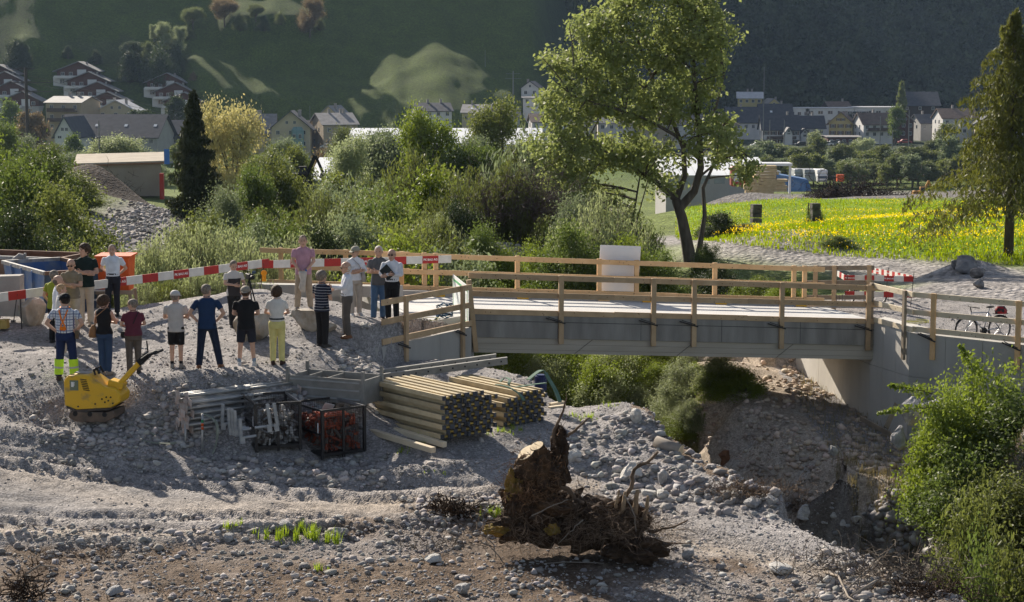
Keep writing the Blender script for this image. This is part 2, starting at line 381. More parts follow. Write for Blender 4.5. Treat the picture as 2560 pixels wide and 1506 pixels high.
GRASS = np.array([.10,.155,.022]); MEAD = np.array([.17,.27,.018]); DRY = np.array([.16,.14,.055]); ROCKY = np.array([.42,.39,.35])
def scr(x, y, z):
    """approximate photo pixel of a point (used only to look up where the photo shows which surface)"""
    dz = z-CZ; t = y*cp_-dz*sp_; return 1280+x/t*FPX, 753-(y*sp_+dz*cp_)/t*FPX
def tint_of(x, y, z):
    n1 = fbm(x*.35, y*.35, 4, 20); n2 = fbm(x*1.6, y*1.6, 3, 30); n3 = fbm(x*.06, y*.06, 3, 40)
    px, py = scr(x, y, z)
    c = np.repeat(GRAV[None], len(x), 0)*(1+.07*n1+.05*n2)[:, None]
    def blend(w, col):
        nonlocal c; w = np.clip(w, 0, 1)[:, None]; c = c*(1-w)+np.asarray(col)[None]*w
    near = y < 46
    # packed tan road and its tracks
    ty1 = np.interp(px, [-300,0,400,900,1300,1500], [1120,1180,1262,1275,1240,1210]); ty2 = np.interp(px, [-300,0,300,600,1000,1300], [1290,1330,1345,1330,1270,1250])
    blend(near*np.exp(-((py-ty1)/26)**2)*(.6+.4*n1)*(px < 1500), TAN*1.08); blend(near*np.exp(-((py-ty2)/22)**2)*(.45+.4*n1)*(px < 1350), TAN*1.1)
    ty3 = np.interp(px, [1560,1750,2000,2300], [1290,1370,1420,1470]); blend(near*np.exp(-((py-ty3)/20)**2)*.7*(px > 1560), TAN)
    # root soil of the foreground
    edge = np.interp(px, [-400,0,350,700,1000,1250,1500,1750,2000,2300,2700], [1365,1368,1350,1325,1275,1265,1400,1395,1440,1425,1480])
    blend(near*sstep(-8, 22, py-edge+16*n2)*(.85+.4*n1+.3*n2), SOIL); blend(near*sstep(0, 20, py-edge)*sstep(.25, .6, n2+.4*n1)*.85, BROWN)
    blend(near*np.exp(-((px-1460)/190)**2-((py-1340)/75)**2)*1.3, BROWN*.8)
    # verge with weeds behind the stump, rim of the gully
    rd = pdist(x, y, RAV); rin = inpoly(x, y, RAV)
    blend((y > 34) & (x > 2.5) & (rd < 2.2) & ~rin & (x < 9) & (z > -2), SOIL*1.1+.0)
    # gully sides
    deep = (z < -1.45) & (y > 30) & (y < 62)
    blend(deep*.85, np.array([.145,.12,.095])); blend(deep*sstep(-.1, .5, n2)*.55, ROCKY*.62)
    blend(deep*sstep(44.9, 45.5, y+.25*n2)*(y < 60)*(x > 2.0)*.95, np.array([.40,.335,.27])); blend(deep*(y > 44)*(x > 2.2)*sstep(.1, .5, n1+.3*n2)*.7, ROCKY*1.1)  # tan stops behind the front cut, whose shade stays as a darker colour
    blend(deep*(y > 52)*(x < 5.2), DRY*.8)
    # behind the site
    bk = sstep(60, 66, y); road = np.exp(-(pdist(x, y, ROADP, False)/3.2)**4)
    blend(bk*.95, GRASS*.8+DRY*.3); blend((y > 50)*(x > -11)*(x < -2)*sstep(49, 52, y)*.9, DRY*.9)
    fieldm = sstep(1680, 1730, px+14*n2)*sstep(640, 632, py+0*px)*(py > 498)*(y > 74)
    blend(fieldm, MEAD*(1)); blend(fieldm*sstep(.05, .5, n1+.5*n3)*.35, np.array([.24,.25,.02]))
    blend((y > 52)*road, GRAV*1.04)
    blend((x > 8)*(y > 48)*(y < 78)*sstep(1, -1, (y-66)-.35*(x-8)), GRAV)
    blend((px > 1770)*(y > 172)*(y < 430), GRAV*.62); blend((px > 2050)*(y > 330)*(y < 440)*.8, GRAV*.95)
    for (a, b_, yy, rr) in ((1250,560,78,6),(1150,620,70,5)):
        v = P(a, b_, yy); blend(np.exp(-((x-v.x)/rr)**2-((y-v.y)/rr)**2)*1.6, GRAV*.9)
    for (a, b_, yy, rr) in ((345,505,150,11),(240,530,125,8)):
        v = P(a, b_, yy); blend(np.exp(-((x-v.x)/rr)**2-((y-v.y)/rr)**2)*2.2, np.array([.05,.038,.032]))
    ss_ = pdist(x, y, RIP, False); blend(np.exp(-(ss_/2.2)**2)*1.3, GRAV*1.0)
    blend((px < 200)*(y > 190)*(y < 330)*1., np.array([.27,.27,.27]))
    far = sstep(420, 520, y); blend(far, GRASS*.75)
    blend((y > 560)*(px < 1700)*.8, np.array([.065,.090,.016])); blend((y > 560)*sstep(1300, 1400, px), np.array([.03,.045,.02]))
    blend((y > 560)*(px < 480)*(py > 95)*sstep(-.2, .5, n3)*.5, np.array([.07,.075,.04]))
    return np.concatenate([np.clip(c, .01, .9), np.ones((len(c), 1))], 1)
ROADP = [(30,52),(20,60),(16,70),(12,82),(9,95),(6,110),(3,130)]
_rv = [G(2500,700,55,110), G(2250,668,55,120), G(2050,640,55,130), G(1880,612,60,150), G(1740,596,60,160)]
ROADP = [(34,56),(22,60)]+[(v.x, v.y) for v in _rv]+[(_rv[-1].x-6, _rv[-1].y+12)]
def sheet(name, us, Ys, matl, drop=0.):
    U, Yg = np.meshgrid(us, Ys); X = (U*Yg).ravel(); Yg = Yg.ravel(); Z = height(X, Yg)-drop
    if Ys[0] < 40:   # tyre cleats pressed into the road, clods on the heaps
        px, py = scr(X, Yg, Z)
        for (yy, xr) in ((np.interp(px, [0,400,900,1300], [1150,1215,1240,1215]), (-200,1250)), (np.interp(px, [0,500,900], [1300,1290,1300]), (-200,900)), (np.interp(px, [1560,1750,2000,2300], [1255,1330,1390,1450]), (1560,2400))):
            wgt = np.exp(-((py-yy)/17)**4)*(px > xr[0])*(px < xr[1]); Z = Z+wgt*.032*np.sign(np.sin((X*1.0+Yg*1.5)*17))
    if Ys[0] < 40:
        for (cc, wd, xr) in (([1135,1190,1225,1205],7,1300),([1165,1222,1255,1232],8,1330),([1282,1300,1296,1290],8,1000),([1315,1335,1322,1305],8,950)):
            c_ = np.interp(px, [0,400,900,1300], cc)+6*vnoise(px/90., px*0, 71); f_ = np.clip((xr-px)/120, 0, 1)*(py > 1080); Z = Z-f_*.05*np.exp(-((py-c_)/wd)**2)+f_*.02*np.exp(-((py-c_-wd*2.1)/(wd*.8))**2)+f_*.02*np.exp(-((py-c_+wd*2.1)/(wd*.8))**2)
        Z = Z+(Yg < 46)*(py > 1060)*(.03*np.clip(fbm(X*9, Yg*9, 2, 80), 0, 1)*np.clip(fbm(X*.8, Yg*.8, 2, 81)+.2, 0, 1))
    n, k = len(Ys), len(us); idx = np.arange(n*k).reshape(n, k)
    Fq = np.stack([idx[:-1, :-1], idx[:-1, 1:], idx[1:, 1:], idx[1:, :-1]], -1).reshape(-1, 4)
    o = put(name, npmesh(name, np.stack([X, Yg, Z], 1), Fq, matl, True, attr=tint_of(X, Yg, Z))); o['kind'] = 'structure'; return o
RIP = [(P(440,520,118).x,118), (P(340,560,98).x,98), (P(265,600,84).x,84)]
GM1 = ground_mat('gravel_ground', 30.); GM2 = ground_mat('far_ground', 4.)
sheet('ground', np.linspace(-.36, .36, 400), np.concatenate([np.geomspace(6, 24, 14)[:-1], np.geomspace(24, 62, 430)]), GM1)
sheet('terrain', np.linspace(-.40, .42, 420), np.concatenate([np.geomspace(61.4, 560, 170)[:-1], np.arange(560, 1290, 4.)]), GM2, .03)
# ============================================================ stones
def ico():
    bm = bmesh.new(); bmesh.ops.create_icosphere(bm, subdivisions=1, radius=1); V = np.array([v.co[:] for v in bm.verts]); Fc = np.array([[v.index for v in f.verts] for f in bm.faces]); bm.free(); return V, Fc
IV, IF = ico()
def rand_rot(n, r=rng):
    q = r.normal(size=(n, 4)); q /= np.linalg.norm(q, axis=1)[:, None]; a, b, c, d = q.T
    return np.stack([1-2*(c*c+d*d), 2*(b*c-a*d), 2*(b*d+a*c), 2*(b*c+a*d), 1-2*(b*b+d*d), 2*(c*d-a*b), 2*(b*d-a*c), 2*(c*d+a*b), 1-2*(b*b+c*c)], 1).reshape(n, 3, 3)
STONE = mat('stone', (.30,.29,.30), .9, (.46,.44,.43), scale=.9, bump=.5, bscale=9, lo=.35, hi=.65)
def scatter_stones(name, X, Y, S, matl, sink=.3, label=None):
    n = len(X); Z = height(X, Y)
    base = IV[None]*(1+.75*(rng.random((n, len(IV), 1))-.5)); sc = S[:, None]*np.stack([rng.uniform(.8, 1.25, n), rng.uniform(.8, 1.2, n), rng.uniform(.5, .85, n)], 1)
    Rm = rand_rot(n); base = np.einsum('nij,nvj->nvi', Rm, base)*sc[:, None, :]
    V = base+np.stack([X, Y, Z+S*(.55-sink)], 1)[:, None, :]
    Fc = (IF[None]+(np.arange(n)*len(IV))[:, None, None]).reshape(-1, 3)
    g = rng.uniform(.6, 1.45, n)[:, None]*np.stack([rng.uniform(.95, 1.07, n), np.ones(n), rng.uniform(.93, 1.05, n)], 1)*np.array([.31,.292,.282])
    tn = (X > 3) & (Y > 45.2) & (Z < -1.2) & (Y < 62); g = np.where(tn[:, None], g*np.array([1.35,1.17,.98]), g)
    col = np.repeat(np.concatenate([g, np.ones((n, 1))], 1), len(IV), 0)
    o = put(name, npmesh(name, V.reshape(-1, 3), Fc, matl, False, attr=col)); o['kind'] = 'stuff'
    if label: o['label'] = label
    return o
def attrmat(name, rough=.9, bump=.4, bscale=30):
    m = mat(name, (.3,.3,.3), rough, None, bump=bump, bscale=bscale); n = m.node_tree
    at = n.nodes.new('ShaderNodeAttribute'); at.attribute_name = 'tint'; n.links.new(at.outputs['Color'], n.nodes['Principled BSDF'].inputs['Base Color']); return m
SM = attrmat('gravel_stone')
_SX = np.arange(-120, 2700, 12.0); _SYS = np.geomspace(24, 130, 420)
_hx = (_SX-1280)/FPX; _hh = None
def _hits():
    global _hh
    X = (_hx[:, None]*_SYS[None])*cp_/1.0; Hh = height((X*1.0).ravel(), np.repeat(_SYS[None], len(_SX), 0).ravel(), False).reshape(len(_SX), -1)
    rows = np.arange(430, 1530, 4.0); out = np.full((len(_SX), len(rows)), np.nan)
    for j, py in enumerate(rows):
        uy = (753-py)/FPX; sz = (-sp_+uy*cp_)/(cp_+uy*sp_); Zr = CZ+sz*_SYS; k = np.argmax(Zr[None] < Hh, 1)
        ok = (Zr[k] < Hh[np.arange(len(_SX)), k]) & (k > 0); out[ok, j] = _SYS[k[ok]]
    _hh = (rows, out)
_hits()
def sample(n, px0, px1, py0, py1, y0=24, y1=62):
    """random ground points seen inside a photo rectangle"""
    px = rng.uniform(px0, px1, n); py = rng.uniform(py0, py1, n); rows, out = _hh
    Y = out[np.clip(((px+120)/12).round().astype(int), 0, len(_SX)-1), np.clip(((py-430)/4).round().astype(int), 0, len(rows)-1)]
    Y = Y*(1+rng.uniform(-.004, .004, n)); ok = ~np.isnan(Y) & (np.nan_to_num(Y) < y1) & (np.nan_to_num(Y) > y0)
    uy = (753-py)/FPX; X = (px-1280)/FPX/(cp_+uy*sp_)*Y
    return X[ok], Y[ok], px[ok], py[ok]
def stones():
    X, Y, px, py = sample(52000, -60, 2620, 740, 1520)
    d = fbm(X*.7, Y*.7, 3, 50); keep = (rng.random(len(X)) < np.clip(.55+.7*d, .12, 1)) & ~((Y > 51.5) & (X < 9.5) & (X > -2))
    road = np.exp(-((py-np.interp(px, [-60,0,400,900,1300,1500], [1200,1230,1290,1290,1250,1230]))/70)**4)*(px < 1450); keep &= rng.random(len(X)) > road*.82
    X, Y = X[keep], Y[keep]; S = .012+.022*rng.random(len(X))**3+.05*(rng.random(len(X)) > .97)*rng.random(len(X))
    scatter_stones('gravel', X, Y, S, SM, label='loose grey gravel strewn over the building site')
    Xs, Ys, Ss = [], [], []
    for (n, a, b, c, d_, s0, s1) in [(620,380,900,985,1080,.03,.10),(260,190,520,1055,1125,.04,.11),(300,480,960,1150,1215,.03,.10),(330,840,930,880,960,.03,.09),
        (420,1420,1800,1040,1200,.03,.11),(220,1500,2050,1180,1300,.05,.13),(260,2050,2500,1380,1500,.04,.12),(420,0,1250,1300,1400,.03,.08),(500,0,2500,1400,1506,.03,.08),
        (260,1000,1350,1240,1330,.03,.09),(420,1850,2150,900,1180,.04,.13),(240,2100,2300,1050,1180,.05,.15),(200,2150,2400,1290,1400,.06,.2),(200,1960,2080,900,1000,.05,.12),(160,130,420,1090,1160,.03,.08)]:
        X, Y, _, _ = sample(n, a, b, c, d_); Xs.append(X); Ys.append(Y); Ss.append(s0+(s1-s0)*rng.random(len(X))**2.2)
    scatter_stones('rubble', np.concatenate(Xs), np.concatenate(Ys), np.concatenate(Ss), SM, label='fist sized rubble lying in heaps and along the wheel tracks')
    v2 = P(1250, 560, 78); f_ = rng.random(900); X = np.concatenate([np.interp(f_, [0,.5,1], [a[0] for a in RIP])+rng.normal(0, .8, 900), v2.x+rng.normal(0, 2.6, 900)]); 
    Y = np.concatenate([np.interp(f_, [0,.5,1], [a[1] for a in RIP]), v2.y+rng.normal(0, 3, 900)]); scatter_stones('riprap', X, Y, rng.uniform(.05, .15, 1800), SM, label='pale rubble stones on the heaps behind the site')
stones()
# boulders
LMKS = [(240,1000,'the yellow plate compactor'),(490,1080,'the bundle of steel props'),(650,1110,'the grey filled wire crate'),(850,1100,'the orange filled wire crate'),(1050,1030,'the front beam stack'),(1310,1010,'the rear beam stack'),(1330,1180,'the saw cuts of the stump'),(1500,1330,'the root pile'),(750,1350,'the bright grass tufts'),(241,1408,'the brown soil stone'),(285,1490,'the split boulder'),(1085,1412,'the wedge shaped stone'),(1156,1490,'the round bottom stone'),(1590,1065,'the rubble heap boulder'),(1428,1160,'the speckled boulder'),(1680,1135,'the cut log'),(1955,1440,'the long white boulder'),(2130,1070,'the abutment wall foot'),(1960,930,'the far end of the abutment'),(1900,1060,'the brown bank'),(2200,1330,'the gully end'),(2290,1440,'the bent dead branch'),(1700,1440,'the lower track'),(100,1340,'the left wheel track')]
def near(px, py, L=LMKS):
    a = min(L, key=lambda q: (q[0]-px)**2+(q[1]-py)**2*2); dx, dy = px-a[0], py-a[1]
    r_ = ('right of' if dx > 0 else 'left of') if abs(dx) > abs(dy) else ('below' if dy > 0 else 'above'); d = math.hypot(dx, dy); return ('just ' if d < 60 else 'well ' if d > 150 else '')+r_+' '+a[2]
def rockmesh(name, seed, sub=3, rough=.28, flat=.75):
    r = random.Random(seed); bm = bmesh.new(); bmesh.ops.create_icosphere(bm, subdivisions=sub, radius=1)
    off = Vector((r.uniform(-50, 50), r.uniform(-50, 50), r.uniform(-50, 50))); from mathutils import noise
    cuts = [(Vector((r.gauss(0, 1), r.gauss(0, 1), r.gauss(0, .8))).normalized(), r.uniform(.50, .80)) for _ in range(20)]
    for v in bm.verts:
        d = v.co.normalized()
        for (nn, h) in cuts:
            k = d.dot(nn)*v.co.length
            if k > h: v.co -= nn*(k-h)*.97
        v.co *= 1+rough*.22*noise.noise(v.co*1.3+off)+rough*.2*noise.noise(v.co*3.7+off); v.co.z *= flat
    me = bpy.data.meshes.new(name); bm.to_mesh(me); bm.free(); return me
ROCKM = [mat('limestone_grey', (.27,.265,.27), .9, (.42,.41,.40), scale=2.2, bump=.6, bscale=7, bdist=.06), mat('limestone_pale', (.42,.40,.38), .9, (.58,.56,.52), scale=2, bump=.6, bscale=8, bdist=.06),
         mat('rock_tan', (.30,.25,.19), .9, (.45,.41,.36), scale=1.6, bump=.6, bscale=6, bdist=.06), mat('rock_dark', (.13,.125,.13), .9, (.25,.24,.24), scale=2, bump=.5, bscale=8, bdist=.05)]
RK = [rockmesh('rock', 40+i) for i in range(7)]
RKM = {}
def rock(px, py, wpx, Y=None, m=0, k=None, hk=1., label=None, name='boulder', cat='boulder', group=None, rz=None, dk=1., sink=.12, zc=None):
    g = G(px, py) if Y is None else atY(px, Y); s = FPX/g.y; r = wpx/s/2; k = random.randrange(7) if k is None else k
    if (k, m) not in RKM: me = RK[k].copy(); me.materials.append(ROCKM[m]); RKM[(k, m)] = me
    o = put(name, RKM[(k, m)], None, (g.x, g.y+r*.5, (g.z if zc is None else zc)+r*hk*(.62-sink)), (random.uniform(-.2, .2), random.uniform(-.2, .2), random.uniform(0, 6.3) if rz is None else rz), (r, r*dk, r*hk))
    return tag(o, label, cat, group)
rock(625,858,128,m=2,k=1,hk=1.05,rz=.3,label='large tan and white boulder behind the man in the black T-shirt')
rock(768,832,104,m=2,k=3,hk=1.1,rz=1.5,label='grey and tan boulder in front of the man in the pink polo shirt')
rock(815,838,60,m=2,k=4,hk=1.0,label='tan boulder half hidden behind the man in the striped navy polo')
rock(72,818,100,m=2,k=2,hk=1.35,rz=.6,label='big angular beige boulder against the concrete block on the left')
rock(1428,1160,56,m=1,k=5,hk=1.1,label='round white speckled boulder right of the tree stump')
rock(1590,1065,50,m=1,k=0,hk=1.25,label='pale boulder on top of the rubble heap at the gully rim')
rock(1580,1210,92,m=1,k=6,hk=.85,label='angular pale boulder behind the twisted root')
rock(1657,1212,42,m=0,k=2,hk=1.6,label='upright blocky stone standing at the weedy bank')
rock(1658,1255,54,m=1,k=5,hk=1.1,label='round grey stone just below the upright block')
rock(1560,1375,80,m=1,k=0,hk=.95,label='white boulder with dark roots on its right side, at the stump')
rock(1722,1400,48,m=0,k=3,hk=1.1,label='pointed grey stone right of the root pile')
rock(1085,1412,56,m=1,k=4,hk=.8,label='pale wedge shaped stone left of the root pile in front')
rock(1156,1490,48,m=0,k=1,hk=.95,label='round grey stone at the bottom edge below the wedge stone')
rock(985,1560,10,m=0,label='small grey stone near the bottom edge',k=2)
rock(712,1330,58,m=0,k=5,hk=.8,label='dark rounded stone left of the bright grass tufts')
rock(850,1350,52,m=0,k=1,hk=.9,label='dark round stone right of the bright grass tufts')
rock(570,1355,42,m=0,k=3,hk=.85,label='angular grey stone left of the grass tufts')
rock(848,1300,32,m=1,k=0,hk=.5,label='flat pale stone lying on the road above the grass tufts')
rock(393,1172,32,m=1,k=2,hk=.8,label='single pale stone alone on the road left of the steel props')
rock(241,1408,30,m=0,k=6,hk=.9,label='grey stone in the brown soil at lower left')
rock(285,1490,56,m=0,k=4,hk=.8,label='split grey boulder at the bottom left edge')
rock(230,1392,26,m=0,k=3,hk=.9,label='small grey stone just above the one in the brown soil')
rock(750,1165,30,m=2,k=1,hk=1.1,label='tan stone directly between the two wire crates'); rock(786,1168,34,m=2,k=5,hk=.95,label='brown grey stone at the foot of the orange filled crate')
rock(340,1315,14,m=1,label='tiny white stone on the lower wheel track',k=2)
rock(1955,1440,90,m=1,k=2,hk=.5,label='long white boulder half buried at lower right'); rock(1990,1465,32,m=0,k=5,hk=.9,label='small round grey stone below the long white boulder')
rock(2440,1455,54,m=1,k=1,hk=1.2,label='tall pale boulder at the gully end, lower right'); rock(2245,1452,42,m=1,k=3,hk=.9,label='pale stone behind the branches at lower right')
rock(2180,1462,34,m=1,k=6,hk=.8,label='white stone among the branches at lower right')
rock(2262,1150,64,Y=45.5,m=0,k=6,hk=1.35,label='big grey boulder under the bush beside the abutment',zc=-2.2)
rock(2385,1120,150,Y=45,m=0,k=4,hk=1.3,label='large rock outcrop behind the bush below the right wall',zc=-1.9)
rock(2300,1075,90,Y=46,m=0,k=2,hk=1.2,label='rock outcrop at the foot of the right concrete wall',zc=-1.7)
rock(2095,1120,36,m=0,k=3,hk=1.2,Y=46.5,label='grey stone on the rim of the dark undercut',zc=-2.6)
for q_, (px, py, wd, hk, k) in enumerate([(1745,1262,34,.9,0),(1716,1246,30,.9,2),(1770,1250,30,.8,4),(1785,1238,26,1.2,6),(1830,1228,30,1,1),(1845,1252,56,.75,3),(1882,1275,66,.8,5),(1935,1272,46,1,2),(1972,1290,52,.8,0),(2015,1300,64,.85,6),(1930,1300,36,.5,4),(1700,1258,24,1,5),(1805,1222,24,.9,3),(1620,1248,52,.7,1),(1600,1280,40,.7,6)]):
    rock(px, py, wd, m=random.choice([0,1,1]), k=k, hk=hk, label=('wide' if wd > 50 else 'small' if wd < 31 else 'middling')+' rounded boulder in the rim row, '+near(px, py), group='boulders in the row along the gully rim')
for (px, py, wd) in [(2140,1345,40),(2165,1350,36),(2110,1340,30),(2085,1328,34),(2060,1322,24),(2290,1380,60),(2250,1360,44),(2230,1400,40),(2330,1400,50),(2200,1385,30)]:
    rock(px, py-8, wd, m=1, hk=.8, label=('broad' if wd > 45 else 'middling' if wd > 32 else 'small')+' pale stone of the lower rim, '+near(px, py), group='stones at the lower end of the gully')
for _ in range(90):
    a, b, c, d_, m_ = random.choice([(1860,2080,930,1160,2),(2100,2260,1040,1140,0),(2080,2330,1270,1390,0),(480,960,1160,1200,0),(100,480,1060,1130,0),(1420,1780,1040,1160,1),(0,1250,1330,1500,0),(1300,2500,1430,1500,0)])
    px, py = random.uniform(a, b), random.uniform(c, d_)
    wd = random.uniform(14, 26); rock(px, py, wd, m=m_, hk=.8, name='stone', cat='stone', label=('small ' if wd < 18 else 'fist sized ' if wd < 22 else 'larger ')+('grey','pale','tan')[m_]+' loose stone '+near(px, py), group='loose stones on the site')
for (px, py, wd) in [(2420,700,90),(2445,712,60),(2395,690,50),(2450,735,44)]:
    rock(px, py-14, wd, m=3, hk=.8, label='dark rubble lump by the right tree', group='rubble lumps by the right tree')
# ============================================================ bridge, walls, railings
CONC = mat('concrete', (.33,.315,.29), .85, (.40,.385,.36), scale=1.3, bump=.25, bscale=25, stretch=(1,1,.35)); CONCD = mat('concrete_dark', (.20,.185,.17), .8, (.34,.32,.29), scale=2.6, bump=.3, bscale=20, stretch=(1,1,.22), lo=.3, hi=.72)
CONCB = mat('board_marked_concrete', (.40,.355,.29), .85, (.49,.44,.37), scale=3, bump=.3, bscale=10, stretch=(.1,.1,1)); CONCP = mat('deck_concrete', (.50,.49,.48), .8, (.58,.57,.55), scale=1.2, bump=.2, bscale=30)
CONCW = mat('pale_concrete', (.50,.475,.43), .8, (.62,.59,.54), scale=1.1, bump=.2, bscale=16, stretch=(1,1,.2))
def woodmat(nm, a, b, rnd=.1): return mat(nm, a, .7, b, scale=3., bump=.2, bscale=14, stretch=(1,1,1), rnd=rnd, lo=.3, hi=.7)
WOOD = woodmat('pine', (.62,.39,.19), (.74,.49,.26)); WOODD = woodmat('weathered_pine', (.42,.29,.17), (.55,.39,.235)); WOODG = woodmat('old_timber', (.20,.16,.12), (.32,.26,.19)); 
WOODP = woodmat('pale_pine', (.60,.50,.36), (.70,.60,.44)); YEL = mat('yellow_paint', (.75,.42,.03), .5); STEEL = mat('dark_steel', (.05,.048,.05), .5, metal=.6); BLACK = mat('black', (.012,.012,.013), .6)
KNOT = mat('knot', (.16,.08,.035), .7)
E0 = P(1181, 788, 48.7); E1 = P(2192, 813, 52.1); BU = (E1-E0); BL = BU.length; BU.normalize(); BV = Vector((-BU.y, BU.x, 0)).normalized(); UPV = Vector((0, 0, 1))
def bp(u, v, z=0): return E0+BU*u+BV*v+UPV*z
BW = 4.6
bridge = thing('bridge', 'new concrete road bridge across the gully with pale deck and grey side beam', 'bridge', bp(BL/2, BW/2, -.5))
def slab(name, u0, u1, v0, v1, z0, z1, m, par=bridge):
    b = MB(); c = [bp(u0, v0), bp(u1, v0), bp(u1, v1), bp(u0, v1)]; b.prism(c, (0, 0, z0), (0, 0, z1)); return b.build(name, m, par, world=True)
slab('deck', -1.6, BL+.6, .36, BW-.3, -.42, -.02, CONCP); slab('kerb', -.02, BL+.02, 0, .34, -.57, .055, CONCD); slab('kerb', -1.4, BL, BW-.28, BW+.02, -.42, .12, CONC)
slab('coping', -.03, BL+.03, -.015, .345, .06, .072, CONCW)
slab('groove', -.01, BL+.01, -.006, .0, -.145, -.13, mat('joint_dark', (.07,.07,.07), .9))
for i in range(1, 5): slab('joint', i*BL/5, i*BL/5+.012, -.004, .0, -.56, .05, MATS['joint_dark'])
slab('girder', .02, BL, .05, BW-.1, -.97, -.58, CONCB)  # lighter concrete stands in for light reflected off an inclined lower face
for i in range(2): slab('board_mark', .02, BL, .046, .05, -.88+i*.15, -.876+i*.15, MATS['joint_dark'])
for i in range(1, 4): b = MB(); a = bp(i*BL/4+.4, .040, -.58); c = bp(i*BL/4-.1, .040, -.96); b.bar(a, c, .006, .012, up=BV); b.build('board_mark', MATS['joint_dark'], bridge, world=True)
# slab leading on to the bridge
b = MB(); pl = [P(905,738,52.6), P(1066,735,53.2), P(1172,787,48.75), P(1082,803,47.9), P(1004,781,48.9)]; b.prism(pl, (0, 0, -.16), (0, 0, .0))
ap = b.build('approach_slab', CONCP); tag(ap, 'pale concrete slab between the gravel and the left end of the bridge', 'slab')
# concrete walls made of cast panels
def wall(name, label, path, zt, zb, th, m, pw=1.05, par=None, cop=True):
    t = par or thing(name, label, 'wall', (path[0][0], path[0][1], zb))
    for i in range(len(path)-1):
        a, c = Vector((*path[i], 0)), Vector((*path[i+1], 0)); d = (c-a); Ln = d.length; d.normalize(); nn = Vector((d.y, -d.x, 0)); n = max(1, round(Ln/pw))
        z0, z1 = zt[i], zt[i+1]; bm_ = zb[i] if hasattr(zb, '__len__') else zb; core = MB()
        core.prism([a-nn*.03+UPV*(bm_), c-nn*.03+UPV*bm_, c-nn*.03+UPV*(z1-.01), a-nn*.03+UPV*(z0-.01)], (0, 0, 0), -nn*(th-.03)); core.build('core', m, t, world=False if par is None and False else True)
        for k in range(n):
            s0, s1 = k/n*Ln+.006, (k+1)/n*Ln-.006; f0, f1 = s0/Ln, s1/Ln
            for (lo, hi) in ((bm_, -1.25), (-1.238, None)) if bm_ < -2 else ((bm_, None),):
                h0 = (z0*(1-f0)+z1*f0) if hi is None else hi; h1 = (z0*(1-f1)+z1*f1) if hi is None else hi
                p = MB(); p.prism([a+d*s0+UPV*lo, a+d*s1+UPV*lo, a+d*s1+UPV*h1, a+d*s0+UPV*h0], (0, 0, 0), -nn*.03); p.build('panel', m, t, world=True)
    return t
zl0, zl1 = P(924, 874, 43.5).z, P(1178, 818, 47.9).z
LW = [(-3.23,43.5), (-1.02,47.9)]
wl = wall('wing_wall', 'low grey concrete wing wall left of the bridge with three steel bars on its end', LW, [zl0, zl1], -1.2, .42, CONC, pw=1.7)
ld = Vector((LW[1][0]-LW[0][0], LW[1][1]-LW[0][1], 0)).normalized(); ln = Vector((-ld.y, ld.x, 0))
b = MB()
for q in ((.06,.1),(.08,.2),(.22,.12),(.1,.32)): v = Vector((*LW[0], zl0))+ld*q[0]+ln*q[1]; b.tube([v, v+UPV*.17], .008, 5)
b.build('rebar', STEEL, wl, world=True)
b = MB(); b.prism([Vector((-1.02,47.9,0)), Vector((-.98,48.75,0)), Vector((-2.4,53.3,0)), Vector((-2.9,53.2,0)), Vector((-1.45,48.1,0))], (0,0,-6), (0,0,-.38)); b.build('abutment', CONC, wl, world=True)
RWZ = P(2284, 832, 50.2).z
RW = [(8.62,57.7),(9.86,52.25),(10.5,50.2),(12.9,48.15),(15.2,46.2)]
wr = thing('abutment_wall', 'tall pale concrete abutment and wing wall at the right end of the bridge', 'wall', (10, 51, -5))
wall('', '', RW[:2], [-.62, -.62], -7, .5, CONCW, pw=1.8, par=wr); wall('', '', RW[1:3], [RWZ+.02, RWZ], -7, .34, CONCW, pw=.7, par=wr)  # sunlit faces in the paler concrete, their light put into the colour
wall('', '', RW[2:], [RWZ, RWZ-.02, RWZ-.04], -7, .34, CONC, pw=1.25, par=wr)
b = MB(); pl = [P(2180,806,52.9), P(2212,792,55), P(2345,826,52.2), P(2285,832,50.4)]; b.prism(pl, (0,0,-.2), (0,0,0)); b.build('landing', CONCW, wr, world=True)
for (x, y, dx, dz) in ((8.2,54,.0,0),):
    pass
# leaning planks in front of the abutment
for (q, lab) in ((((2215,1070,49.2),(2242,1010,49.6)), 'plank leaning on the foot of the abutment wall'), (((2150,1045,49.5),(2225,1086,48.6)), 'plank lying on the rubble at the abutment foot')):
    a, c = P(*q[0]), P(*q[1]); b = MB(); b.bar(a, c, .14, .03, up=(0, 1, .3)); tag(b.build('plank', WOODG), lab, 'plank')
